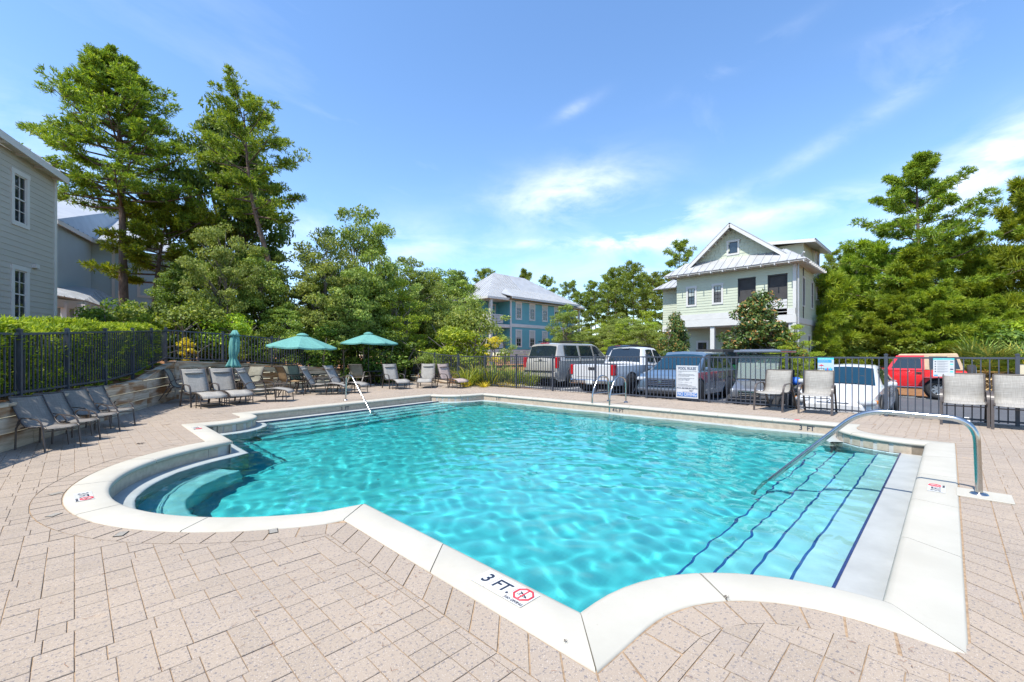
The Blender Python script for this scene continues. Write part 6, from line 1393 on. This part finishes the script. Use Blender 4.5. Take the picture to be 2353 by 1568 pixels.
def leaves(C, N, rng, size, asp=.45, up=.3, var=.35):
    "diamond leaves at C, roughly facing N"
    n = len(C); nn = N + rng.normal(size=(n, 3)) * .75; nn[:, 2] += up; nn /= np.linalg.norm(nn, axis=1, keepdims=True)
    a = np.cross(nn, unit(rng, n)); a /= np.linalg.norm(a, axis=1, keepdims=True) + 1e-9; b = np.cross(nn, a); s = (size * (1 + var * rng.uniform(-1, 1, n)))[:, None]
    V = np.stack([C - a * s / 2, C + b * s * asp / 2 + nn * s * .06, C + a * s / 2, C - b * s * asp / 2 + nn * s * .06], 1).reshape(-1, 3)
    return V, np.arange(4 * n).reshape(n, 4)
def tufts(C, A, rng, ln, wd, k=7, spread=.65):
    "needle sprays: k thin blades from each point C about direction A, returned as quads"
    n = len(C); C = np.repeat(C, k, 0); A = np.repeat(A, k, 0) + rng.normal(size=(n * k, 3)) * spread; A /= np.linalg.norm(A, axis=1, keepdims=True); s = np.cross(A, unit(rng, n * k)); s /= np.linalg.norm(s, axis=1, keepdims=True) + 1e-9
    L = (ln * rng.uniform(.7, 1.2, n * k))[:, None]; V = np.stack([C - s * wd * .4, C + s * wd * .4, C + A * L + s * wd * .25, C + A * L - s * wd * .25], 1); V[:, 2:, 2] -= (L * .06)
    return V.reshape(-1, 3), np.arange(4 * n * k).reshape(-1, 4)
def merge(parts):
    Vs, Fs, n = [], [], 0
    for V, F in parts: Vs.append(V); Fs.append(F + n); n += len(V)
    return np.concatenate(Vs), np.concatenate(Fs)
def broadleaf(name, seed, Hh, Wr, bare, mat, bark, ncl=70, per=230, size=.13, asp=.5, topw=.75, cr=.17, stems=1, droop=0):
    "tree at the origin: trunk(s), limbs to each leaf clump, crown of small leaves"
    rng = np.random.default_rng(seed); parts = []; tr = MB(); cl = []
    for i in range(ncl * 6):
        u = rng.uniform(-1, 1, 3)
        if len(cl) >= ncl: break
        r = np.linalg.norm(u)
        if r > 1 or r < .35: continue
        z = bare + (Hh - bare) * (u[2] * .5 + .5); w_ = Wr * (1 - (1 - topw) * (u[2] * .5 + .5) ** 1.5) * (1 + .18 * math.sin(3 * math.atan2(u[1], u[0]) + seed) + .12 * math.sin(5 * u[2] * 3 + seed))
        cl.append((u[0] * w_, u[1] * w_, z, r))
    for x, y, z, r in cl:
        rc = cr * Wr * rng.uniform(.7, 1.35) * 1.6; n = int(per * rng.uniform(.6, 1.3)); d = unit(rng, n); d[:, 2] = d[:, 2] * .75 + .12; rad = rc * rng.uniform(.35, 1.0, n) ** .6
        C = np.array([x, y, z]) + d * rad[:, None] * np.array([1.1, 1.1, .72]); parts.append(leaves(C, d, rng, size, asp))
    V, F = merge(parts); crown = np_mesh('crown', V, F, mat)
    for s in range(stems):
        a = 2 * math.pi * s / max(1, stems) + seed; off = .0 if stems == 1 else .35
        bx, by = off * math.cos(a), off * math.sin(a); top = Vector((bx * 2.2 + rng.normal() * Wr * .1, by * 2.2 + rng.normal() * Wr * .1, bare + (Hh - bare) * .72)); r0 = Hh * .016 / (stems ** .4) + .03
        path = spline([Vector((bx, by, -.4)), Vector((bx * 1.1, by * 1.1, bare * .5)), Vector((lerp(bx, top.x, .45) + rng.normal() * .12, lerp(by, top.y, .45) + rng.normal() * .12, lerp(bare * .5, top.z, .5))), top], 4); m = len(path)
        tr.tube(path, [r0 * (1 - .78 * i / (m - 1)) for i in range(m)], 8)
        for k, (x, y, z, r) in enumerate(cl):
            if k % stems != s or (k // stems) % 2: continue
            j = min(m - 2, max(2, int(m * (.35 + .55 * (z - bare) / (Hh - bare))))); p = path[j]; e = Vector((x, y, z)); mid = p.lerp(e, .5) + Vector((0, 0, (e - p).length * .08)); tr.tube([p, mid, e], [r0 * .32, r0 * .2, r0 * .07], 5, cap=False)
    return crown, tr.mesh('trunk', bark)
def pine(name, seed, Hh, Wr, bare, mat, bark, nbr=60, per=26, ln=.20, wd=.022, k=7, shape='cone', lean=(0, 0), sp=6, thick=.55, r0=.17):
    rng = np.random.default_rng(seed); parts = []; tr = MB(); ax = spline([Vector((0, 0, -.4)), Vector((lean[0] * .25 + rng.normal() * .06, lean[1] * .25, Hh * .3)), Vector((lean[0] * .62 + rng.normal() * .1, lean[1] * .62, Hh * .65)), Vector((lean[0], lean[1], Hh * .985))], 8); m = len(ax)
    tr.tube(ax, [r0 * (1 - .9 * i / (m - 1)) for i in range(m)], 9)
    for b in range(nbr):
        t = (b + rng.uniform(0, 1)) / nbr; z = bare + (Hh - bare) * t ** .92; f = t
        if shape == 'cone': L = Wr * (1.08 - .92 * f ** 1.25) * rng.uniform(.55, 1.12)
        elif shape == 'umbrella': L = Wr * (.35 + .75 * math.sin(math.pi * min(1, f * .85 + .12))) * rng.uniform(.6, 1.1)
        else: L = Wr * (.55 + .5 * math.sin(math.pi * (f * .8 + .1))) * rng.uniform(.5, 1.15) * (1.0 if f < .85 else .7)
        a = b * 2.399 + rng.uniform(-.4, .4); j = min(m - 1, int((z + .4) / (Hh * 1.0) * (m - 1))); p = ax[j].copy(); p.z = z; el = lerp(-.02, .75, f ** 1.3) + rng.uniform(-.12, .15); u = Vector((math.cos(a) * math.cos(el), math.sin(a) * math.cos(el), math.sin(el)))
        e = p + u * L + Vector((0, 0, L * .06)); mid = p.lerp(e, .5) - Vector((0, 0, L * .05)); rb = max(.012, r0 * .26 * (1 - .6 * f)); tr.tube([p, mid, e], [rb, rb * .65, rb * .25], 5, cap=False)
        for q in range(sp):
            g = lerp(.38, 1.02, (q + .5) / sp) + rng.uniform(-.05, .05); c = p.lerp(mid, g * 2) if g < .5 else mid.lerp(e, (g - .5) * 2); sd = np.array([-u.y, u.x, 0]) * L * .30 * (1.15 - g * .45) * rng.uniform(-1, 1); ctr = np.array(c) + sd; ctr[2] += rng.uniform(-.05, .16) * min(1, L * .4)
            if abs(np.linalg.norm(sd)) > .25: tr.tube([c, Vector(ctr)], [rb * .35, rb * .12], 4, cap=False)
            rc = thick * rng.uniform(.55, 1.15) * min(1, .35 + L * .25); n = int(per * rng.uniform(.6, 1.3)); d = unit(rng, n); C = ctr + d * (rc * rng.uniform(.2, 1, n) ** .5)[:, None] * np.array([1, 1, .42]); A = d * .6 + np.array([u.x * .5, u.y * .5, .55]); parts.append(tufts(C, A, rng, ln, wd, k))
    V, F = merge(parts); return np_mesh('crown', V, F, mat), tr.mesh('trunk', bark)
def plant_tree(name, meshes, pos, label, cat='tree', group=None, rz=0, sc_=1.0, sz=None, names=('crown', 'trunk')):
    root = empty(name, pos, rz, label, cat, group); root.scale = (sc_, sc_, sz or sc_)
    for nm, me in zip(names, meshes): link(nm, me, root)
    return root
G = lambda x, d: (lambda v: Vector((v.x, v.y, ground_z(v.x, v.y))))(D(x, d))
def height(top, d, g): return ZP(top, d) - g
# ---------------------------------------------------------------- tall pines left
p = G(288, 19); plant_tree('pine_tree', pine('pine', 1, height(98, 19, p.z) - 1.0, 3.5, 6.5, M_PINE, M_BARK, 92, 30, .16, .036, 6, 'cone', (-.35, .15), 6, .38, .22), p, 'tallest pine, broad and dense, in front of the slate blue house', group='tall pines')
p = G(342, 20); plant_tree('pine_tree', pine('pine', 2, height(455, 20, p.z) - .6, 2.5, 3.4, M_PINEB, M_BARK, 32, 44, .17, .042, 6, 'round', (.6, -.5), 5, .46, .2), p, 'lower bright green pine beside the tallest one', group='tall pines')
p = G(648, 19.5); plant_tree('pine_tree', pine('pine', 3, height(185, 19.5, p.z) - 1.2, 2.2, 6.6, M_PINE, M_BARK, 34, 30, .16, .036, 6, 'round', tuple((D(560, 19.5) - D(648, 19.5))[:2]), 5, .44, .19), p, 'leaning pine with pale trunk right of the tallest pine', group='tall pines')
# ---------------------------------------------------------------- broadleaf wood behind the back fence
OAKS = [broadleaf('oak', 11, 8, 3.0, 1.4, M_OAKP, M_BARKG, 120, 165, .155, stems=2, cr=.105), broadleaf('oak', 12, 8, 2.8, 1.2, M_OAK, M_BARKG, 120, 165, .15, stems=3, cr=.105), broadleaf('oak', 13, 8, 2.6, 1.6, M_DARKL, M_BARKG, 110, 160, .165, stems=1, topw=.55, cr=.11), broadleaf('oak', 14, 6, 2.4, .3, M_LIME, M_BARKG, 95, 165, .13, stems=3, topw=.45, asp=.4, cr=.11)]
def oak(k, px, d, top, label, rz=0, wsc=1.0, group='wood behind the back fence', name='oak_tree', cat='tree'):
    p = G(px, d); hh = height(top, d, p.z); base = 6.0 if k == 3 else 8.0
    return plant_tree(name, OAKS[k], p, label, cat, group, rz, hh / base * wsc, hh / base)
oak(2, 508, 22.5, 250, 'dark vine covered tree behind the leaning pine', 1, .62); oak(2, 560, 23.5, 330, 'second dark vine covered tree behind the leaning pine', 2, .7)
oak(0, 515, 18, 515, 'pale grey green oak left of the leaning pine trunk', .3, .66); oak(1, 450, 18.5, 590, 'mid green oak below the bright green pine', 2.2, .8); oak(1, 590, 19.5, 560, 'mid green oak between the pine trunk and the pale oak', 4, .9); oak(2, 410, 18.2, 610, 'dark oak at the left corner of the back fence', 1.3, .9)
oak(2, 712, 22.5, 640, 'dark oak right of the leaning pine trunk', .9, .9); oak(0, 735, 20, 545, 'pale oak left of the tallest broadleaf tree', 3.3, .95); oak(1, 826, 22.5, 462, 'tallest broadleaf tree with loose trailing top', 1.9, .68); oak(0, 800, 20.5, 600, 'pale oak below the tallest broadleaf tree', 5.1, 1.0); oak(0, 872, 24, 560, 'pale oak right of the tallest broadleaf tree', .8, .85); oak(1, 941, 27, 583, 'mid green oak behind the lime green bush', 2.7, .8)
oak(1, 660, 19, 690, 'low leafy oak behind the middle umbrella', 3.8, 1.2); oak(0, 775, 20, 700, 'low pale oak between the two open umbrellas', 1.1, 1.15); oak(2, 600, 19.2, 680, 'low dark oak behind the closed umbrella', 2.9, 1.2); oak(2, 845, 23, 660, 'low dark oak behind the farthest umbrella', .1, 1.1)
oak(3, 918, 23, 642, 'lime green conical bush right of the farthest umbrella', .4, 1.0); oak(2, 965, 28, 640, 'dark tree behind the lime green bush', 4.4, .8)
# ---------------------------------------------------------------- shrubs
SHR = [broadleaf('shrub', 21, 1.6, .9, .05, M_OAK, M_BARKG, 26, 200, .085, stems=3, cr=.2), broadleaf('shrub', 22, 1.6, .9, .05, M_DARKL, M_BARKG, 26, 200, .09, stems=3, cr=.2), broadleaf('shrub', 23, 1.6, .85, .05, M_HEDGE, M_BARKG, 26, 220, .08, stems=3, cr=.2)]
def shrub(k, px, d, top, label, rz=0, wsc=1.0, group='shrubs beyond the fences', name='shrub', base=None):
    p = G(px, d)
    if base is not None: p.z = base
    hh = max(.3, height(top, d, p.z)); return plant_tree(name, SHR[k], p, label, 'shrub', group, rz, hh / 1.6 * wsc, hh / 1.6)
for k, px, d, top, lb, ws in ((1, 262, 16.5, 690, 'dark glossy shrub in front of the slate blue porch', 1.0), (0, 318, 16.8, 695, 'mid green shrub at the foot of the tallest pine', 1.1), (2, 355, 15.6, 715, 'bright green shrub by the hedge end', .8), (1, 400, 16.2, 700, 'dark shrub behind the wall corner', .9), (0, 440, 16.4, 690, 'leafy shrub left of the closed umbrella, beyond the fence', 1.0), (2, 520, 16.8, 712, 'bright shrub just behind the closed umbrella', 1.0), (1, 480, 16.6, 760, 'low dark shrub behind the fence, left of the closed umbrella', .9), (0, 560, 17.2, 755, 'low leafy shrub right of the closed umbrella', 1.1), (1, 610, 17.6, 745, 'dark shrub left of the middle umbrella', 1.1), (0, 672, 18.2, 760, 'leafy shrub behind the middle umbrella pole', 1.2), (1, 735, 18.8, 752, 'dark shrub between the open umbrellas', 1.2), (0, 790, 19.5, 765, 'leafy shrub left of the farthest umbrella pole', 1.2), (1, 845, 20.2, 760, 'dark shrub behind the farthest umbrella pole', 1.2), (1, 895, 21.5, 765, 'dark shrub at the right end of the back fence', 1.2), (1, 945, 22.5, 800, 'low dark shrub beyond the stepped fence', 1.0), (0, 985, 21, 812, 'low leafy shrub on the bank beyond the stepped fence', 1.0)): shrub(k, px, d, top, lb, px * .7, ws)
p = G(430, 15.4); y1 = plant_tree('variegated_shrub', broadleaf('shrub', 31, 1.0, .30, .05, M_YEL, M_BARKG, 16, 90, .07, stems=2, cr=.3), (p.x, p.y, 1.06), 'yellow leaved shrub behind the wall corner fence', 'shrub', sc_=.9)
# clipped hedge behind the left fence
def hedge():
    rng = np.random.default_rng(40); L = 17.0; a = LW0 - LWN * .38 + LWD * .35; root = empty('hedge', (a.x, a.y, .6), 0, 'clipped bright green hedge behind the left fence', 'hedge'); n = 15500
    t = rng.uniform(0, 1, n) ** 1.35 * L; dpt = rng.uniform(0, 1, n) ** 1.7 * 1.0 - .11; topz = np.interp(t, [0, 2, 6.5, 10, 17], [2.02, 1.98, 1.72, 1.66, 1.6]) + .07 * np.sin(t * 2.1) + .05 * np.sin(t * 5.3)
    bot = np.interp(t, [0, 1.4, 2.8, 17], [1.0, .8, .62, .5]); z = bot + (topz - bot) * rng.uniform(0, 1, n) ** .8; m_ = rng.uniform(0, 1, n) < .38; z[m_] = topz[m_] - rng.uniform(0, .10, m_.sum()); dpt[m_] = rng.uniform(0, 1.0, m_.sum())
    blot = np.sin(t * 3.1 + z * 4) + np.sin(t * 7.3 - z * 5.1 + 1) + rng.normal(size=n) * .5; keep = m_ | (blot > -.05); t, dpt, z = t[keep], dpt[keep], z[keep]
    C = np.stack([LWD.x * t - LWN.x * dpt, LWD.y * t - LWN.y * dpt, z - .6], 1); A = np.tile(np.array([LWN.x * .55, LWN.y * .55, .55]), (len(C), 1)); V, F = tufts(C, A, rng, .115, .022, 9, .6); link('foliage', np_mesh('foliage', V, F, M_HEDGE), root)
    st = MB()
    for k in range(40): x = k * .42; st.tube([(LWD.x * x - LWN.x * .5, LWD.y * x - LWN.y * .5, -.2), (LWD.x * x - LWN.x * .45, LWD.y * x - LWN.y * .45, .9)], .018, 5, cap=False)
    st.build('stems', M_BARKG, root)
    core = MB(); core.beam((-LWN.x * .75 + LWD.x * .2, -LWN.y * .75 + LWD.y * .2, .45), (LWD.x * L - LWN.x * .75, LWD.y * L - LWN.y * .75, .30), .25, .9); core.build('shade_core', simple('core_shade_black', (.012, .014, .008), 1.0), root)  # solid near-black core stands for the shade inside the hedge
hedge()
# ---------------------------------------------------------------- bed by the far fence corner
def strap_clump(name, seed, n, ln, mat, wd=.035):
    rng = np.random.default_rng(seed); V = []; F = []
    for i in range(n):
        a = rng.uniform(0, 6.28); r = rng.uniform(0, .28); L = ln * rng.uniform(.6, 1.15); el = rng.uniform(.9, 1.45); b = np.array([r * math.cos(a), r * math.sin(a), 0]); u = np.array([math.cos(a), math.sin(a), 0]); s = np.array([-math.sin(a), math.cos(a), 0]) * wd / 2; k0 = len(V)
        for j in range(5): t = j / 4; c = b + u * (L * math.cos(el) * t + L * .35 * t ** 2.5) + np.array([0, 0, L * math.sin(el) * t - L * .28 * t ** 3]); w_ = (1 - t ** 2) * .9 + .1; V += [c - s * w_, c + s * w_]
        F += [(k0 + 2 * j, k0 + 2 * j + 1, k0 + 2 * j + 3, k0 + 2 * j + 2) for j in range(4)]
    return np_mesh('blades', V, F, mat)
STRAP = [strap_clump('strap', 51, 90, 1.15, M_STRAP), strap_clump('strap', 52, 80, 1.0, M_STRAP), strap_clump('strap', 53, 70, .8, M_YEL)]
rng_ = random.Random(4)
stp = ((1075, 18.2, 1.0), (1100, 19.0, 1.1), (1128, 18.4, 1.1), (1150, 19.3, 1.15), (1172, 18.7, 1.1), (1195, 19.0, 1.05), (1212, 18.3, .95), (1062, 19.6, 1.0), (1138, 20.2, 1.2), (1180, 20.4, 1.2), (1090, 20.6, 1.1), (1225, 19.2, .8))
for k, (px, d, s_) in enumerate(stp):
    p = G(px, d); plant_tree('strap_leaf_plant', (STRAP[k % 2],), p, f'{ORD[rank(stp, k)]} strap leaved clump from the left in the bed beyond the fence', 'plant', 'strap leaved clumps in the flower bed', k * 1.1, s_, names=('blades',))
ylw = ((1112, 17.6, .55), (1160, 17.9, .6), (1200, 17.6, .5), (1070, 17.8, .5), (1185, 17.4, .55))
for k, (px, d, s_) in enumerate(ylw):
    p = G(px, d); plant_tree('yellow_grass_plant', (STRAP[2],), p, f'{ORD[rank(ylw, k)]} low yellow clump from the left at the front of the bed', 'plant', 'low yellow clumps in the flower bed', k, s_, names=('blades',))
shrub(2, 1045, 23, 742, 'round bright green shrub left of the lamp post', 1.2, 1.15, base=.0); shrub(0, 1066, 24.5, 700, 'taller light green shrub by the lamp post', .3, .75, base=0.0); shrub(1, 1015, 25, 770, 'dark shrub in front of the hidden dark car', 2.0, 1.2, base=0.0); shrub(2, 992, 22, 800, 'small lime shrub on the bank below the dark car', .6, 1.0)
THIN = broadleaf('thin', 61, 5, 1.9, 1.0, M_OAKP, M_BARKG, 40, 150, .10, stems=3, cr=.13); p = G(1082, 28); p.z = 0; plant_tree('young_tree', THIN, p, 'airy young tree in front of the teal porch', rz=.5, sc_=ZP(668, 28) / 5 * 1.05, sz=ZP(668, 28) / 5)
p = G(1135, 22.5); p.z = 0; plant_tree('young_tree', broadleaf('thin', 62, 2.3, .55, .9, M_YEL, M_BARKG, 16, 60, .08, stems=1, cr=.25), p, 'small sapling with yellow leaves before the teal house', sc_=1)
p = G(1158, 23.5); p.z = 0; plant_tree('young_tree', broadleaf('thin', 63, 2.5, .6, .8, M_OAKP, M_BARKG, 16, 60, .08, stems=1, cr=.25), p, 'small grey green sapling by the teal house corner', sc_=1)
p = G(1302, 36); p.z = 0.0; plant_tree('oak_tree', OAKS[1], p, 'rounded oak leaning before the right end of the teal house', group='trees round the teal house', rz=.9, sc_=ZP(695, 36) / 8 * .8, sz=ZP(695, 36) / 8)
for px, d, k, top, lb in ((1010, 42, 1, 610, 'dense oak left of the teal house roof'), (1050, 48, 2, 625, 'second dense oak left of the teal house roof'), (985, 36, 0, 640, 'pale oak left of the teal house'), (1030, 38, 1, 690, 'low oak beside the teal porch'), (950, 34, 2, 660, 'dark oak farther left of the teal house')):
    oak(k, px, d, top, lb, px, .95, 'trees round the teal house')
# ---------------------------------------------------------------- far pines
FP = [pine('far', 71, 14, 2.6, 6.5, M_PINED, M_BARK, 30, 18, .34, .07, 5, 'umbrella', (.3, .2), 4, .62, .17), pine('far', 72, 14, 2.3, 5.5, M_PINED, M_BARK, 28, 18, .34, .07, 5, 'umbrella', (-.4, .3), 4, .6, .16), pine('far', 73, 14, 2.0, 8.0, M_PINED, M_BARK, 22, 18, .34, .07, 5, 'umbrella', (.5, -.3), 4, .6, .15)]
far = ((1112, 62, 628), (1205, 64, 632), (1262, 66, 645), (1303, 60, 657), (1338, 58, 680), (1372, 57, 654), (1395, 63, 640), (1420, 60, 624), (1440, 66, 632), (1457, 58, 617), (1478, 64, 640), (1492, 60, 636), (1510, 66, 650), (1527, 55, 637), (1552, 62, 570), (1360, 70, 676), (1405, 72, 660), (1918, 56, 592), (1938, 60, 610), (1955, 62, 600), (1980, 66, 605), (1896, 62, 640), (2040, 70, 600))
for k, (px, d, top) in enumerate(far):
    p = D(px, d, -.4); hh = ZP(top, d) + .4; plant_tree('far_pine', FP[k % 3], p, (lambda j: f'{ORD[j]} distant pine counting right from the teal house roof' if j < 17 else f'{ORD[j - 17]} distant pine counting right from the sage house side wall')(rank(far, k)), 'tree', 'distant pines behind the houses', k * 1.7, hh / 14 * 1.0, hh / 14)
scr = ((1335, 52, 745), (1352, 48, 760), (1375, 50, 740), (1392, 47, 748), (1412, 52, 730), (1432, 48, 742), (1452, 50, 728), (1472, 46, 745), (1492, 50, 738), (1512, 47, 748), (1345, 44, 785), (1400, 43, 780), (1460, 42, 782), (1425, 56, 715), (1480, 55, 712))
for k, (px, d, top) in enumerate(scr):
    p = D(px, d, -.2); hh = ZP(top, d) + .2; m_ = OAKS[(0, 1, 3)[k % 3]]; b = 6 if k % 3 == 2 else 8; plant_tree('understory_tree', m_, p, f'{ORD[rank(scr, k)]} scrubby tree from the left in the gap between the two far houses', 'tree', 'scrub between the houses', k, hh / b * 1.15, hh / b)
# ---------------------------------------------------------------- right hand pines
p = D(2120, 27, -.5); RP = pine('right', 81, ZP(347, 27) - .3, 4.8, 3.6, M_PINE, M_BARK, 48, 34, .24, .045, 7, 'cone', (.1, .3), 6, .44, .24); plant_tree('pine_tree', RP, p, 'tall layered pine behind the red jeep', group='pines on the right')
SP = [pine('scrub', 82, 7, 3.0, .6, M_PINEB, M_BARK, 44, 30, .26, .038, 8, 'round', (.2, .2), 5, .46, .15), pine('scrub', 83, 7, 2.7, .5, M_PINEB, M_BARK, 42, 30, .26, .038, 8, 'cone', (-.2, .2), 5, .44, .14)]
for k, (px, d, top, ws, lb) in enumerate(((2010, 29, 590, .95, 'bright bushy pine left of the tall right pine'), (2085, 26, 590, 1.1, 'wide bright bushy pine at the foot of the tall right pine'), (2185, 28, 585, 1.0, 'bright bushy pine right of the tall right pine'), (2250, 25.5, 600, 1.0, 'bright bushy pine above the palmetto'), (2320, 27, 600, 1.0, 'bushy pine near the right edge'), (2375, 25, 430, .75, 'tall bushy pine cut by the right edge'), (1965, 31, 660, .9, 'low bright pine right of the sage house'), (2040, 25, 690, 1.1, 'low bright pine above the jeep bonnet'), (2130, 24.5, 680, 1.1, 'low bright pine above the jeep roof'), (2300, 23.8, 690, 1.0, 'low bright pine at the right edge'), (1935, 29, 730, .8, 'small bright pine by the sage house wall'), (2215, 24, 700, 1.0, 'low bright pine behind the palmetto'))):
    p = D(px, d, -.5); hh = ZP(top, d) + .5; plant_tree('bushy_pine', SP[k % 2], p, lb, 'tree', 'pines on the right', k * 1.3, hh / 7 * ws, hh / 7)
for k, (px, d, top, lb) in enumerate(((2010, 26.2, 760, 'leafy scrub left of the jeep'), (2290, 23.2, 740, 'leafy scrub above the palmetto'), (2345, 23, 730, 'leafy scrub at the right edge'), (1960, 27.5, 770, 'leafy scrub by the sage house'), (2180, 25.5, 770, 'leafy scrub behind the jeep'))):
    p = D(px, d, -.5); hh = ZP(top, d) + .5; plant_tree('scrub_oak', SHR[k % 3], p, lb, 'shrub', 'scrub on the right', k, hh / 1.6 * 1.3, hh / 1.6)
# dead snag
sn = MB(); p = D(1972, 34, -.4); sn.tube(spline([(0, 0, 0), (.1, 0, 4), (-.05, .1, 7.5), (.15, .1, 9.6), (-.2, .1, 10.6)], 4), [.16 - .15 * i / 16 for i in range(17)], 7)
for z_, a_ in ((5, .5), (6.2, 2.5), (7.4, 4), (8.4, 1)): sn.tube([(0, 0, z_), (.6 * math.cos(a_), .6 * math.sin(a_), z_ + .4), (.8 * math.cos(a_), .8 * math.sin(a_), z_ + .9)], [.05, .03, .01], 5)
o = sn.build('dead_tree', M_BARKG, loc=p); tag(o, 'bare dead trunk right of the sage house', 'tree')
# saw palmettos with dead skirts beside the jeep
def palmetto(seed, mat, n, el0, el1, ln=1.0):
    rng = np.random.default_rng(seed); V = []; F = []
    for i in range(n):
        a = rng.uniform(0, 6.28); el = rng.uniform(el0, el1); L = ln * rng.uniform(.6, 1.1); st = np.array([math.cos(a) * math.cos(el), math.sin(a) * math.cos(el), math.sin(el)]); hub = st * L * .55; sd = np.cross(st, [0, 0, 1]); sd /= np.linalg.norm(sd); up = np.cross(sd, st)
        for j in range(13):
            t = R(lerp(-80, 80, j / 12)); u = st * math.cos(t) + sd * math.sin(t) + up * rng.uniform(-.1, .1); c = hub + u * L * .5 - np.array([0, 0, .06 * L]); w_ = np.cross(u, up) * .018; k0 = len(V); V += [hub - w_ * .4, hub + w_ * .4, (hub + c) / 2 + w_ + up * .02, c, (hub + c) / 2 - w_ + up * .02]; F.append((k0, k0 + 1, k0 + 2, k0 + 4)); F.append((k0 + 4, k0 + 2, k0 + 3, k0 + 3))
    V = np.array(V); F = np.array(F); q = F[F[:, 2] != F[:, 3]]; me = bpy.data.meshes.new('fronds'); me.from_pydata([tuple(v) for v in V], [], [tuple(f) if f[2] != f[3] else tuple(f[:3]) for f in F.tolist()]); me.materials.append(mat); return me
PM = (palmetto(91, M_PALM, 22, .2, 1.35, 1.1), palmetto(92, M_DEAD, 26, -.5, .3, .9))
for k, (px, d, s_, lb) in enumerate(((2232, 19.0, 1.5, 'saw palmetto with dead fronds just right of the jeep'), (2268, 18.3, 1.5, 'saw palmetto with pale dead skirt behind the third fence chair'), (2308, 18.4, 1.4, 'saw palmetto by the last fence post'), (2352, 18.0, 1.5, 'saw palmetto at the right edge'), (2250, 20.2, 1.7, 'green saw palmetto behind the dead fronds'), (1960, 27, 1.1, 'saw palmetto left of the jeep bonnet'), (1915, 26.5, .9, 'saw palmetto behind the small beach picture sign'))):
    p = D(px, d, -.45 if k < 5 else -.3); plant_tree('saw_palmetto', PM, (p.x, p.y, p.z + .55 * s_), lb, 'palmetto', 'saw palmettos', k * 1.4, s_, names=('green_fronds', 'dead_fronds'))
# magnolias and bright shrub before the sage house
MG = broadleaf('magnolia', 95, 4.6, 1.7, .2, M_MAG, M_BARKG, 84, 150, .17, asp=.42, stems=2, topw=.22, cr=.15)
p = D(1747, 20, -.25); plant_tree('magnolia', MG, p, 'broad magnolia before the screened porch', group='magnolias', sc_=1.02, sz=(ZP(662, 20) + .25) / 4.6)
p = D(1552, 21.5, -.1); plant_tree('magnolia', MG, p, 'narrow magnolia at the left corner of the sage house', group='magnolias', rz=2, sc_=.50, sz=(ZP(712, 21.5) + .1) / 4.6)
for px, d, top, ws, lb in ((1822, 19.5, 745, 1.0, 'bright green shrub right of the broad magnolia'), (1800, 18.6, 775, 1.0, 'lower bright green shrub beside the golf cart roof'), (1780, 19.8, 770, 1.0, 'bright shrub under the broad magnolia')):
    p = D(px, d, -.3); hh = ZP(top, d) + .3; plant_tree('bright_shrub', OAKS[3], p, lb, 'shrub', 'bright shrubs before the sage house', px, hh / 6 * 1.05 * ws, hh / 6)
YP = pine('young', 97, 4.6, .95, .5, M_PINEB, M_BARK, 30, 14, .30, .03, 8, 'round', (.05, .05), 4, .4, .07)
for px, d, top, lb in ((1918, 26.5, 640, 'slim young pine at the sage house corner'), (1895, 25.5, 735, 'small young pine against the sage house side wall')):
    p = D(px, d, -.4); hh = ZP(top, d) + .4; plant_tree('young_pine', YP, p, lb, 'tree', 'pines on the right', px, hh / 4.6, hh / 4.6)
# wood mass far behind everything
def far_wood():
    rng = np.random.default_rng(99); parts = []
    for i in range(560):
        a = R(rng.uniform(-64, 62)); d = rng.uniform(70, 120); X, dd = d * math.sin(a), d * math.cos(a); c = np.array([(X + dd) * S2, (dd - X) * S2, rng.uniform(0, 7.0 if abs(math.degrees(a) - 12) > 9 else 4.5)]); n = 70; dr = unit(rng, n); parts.append(leaves(c + dr * np.array([3, 3, 2.0]) * rng.uniform(.5, 1, (n, 1)), dr, rng, .9, .6))
    V, F = merge(parts); o = link('distant_wood', np_mesh('distant_wood', V, F, M_PINED)); tag(o, 'distant mass of woodland closing the horizon behind the houses', 'woodland', kind='stuff')
far_wood()
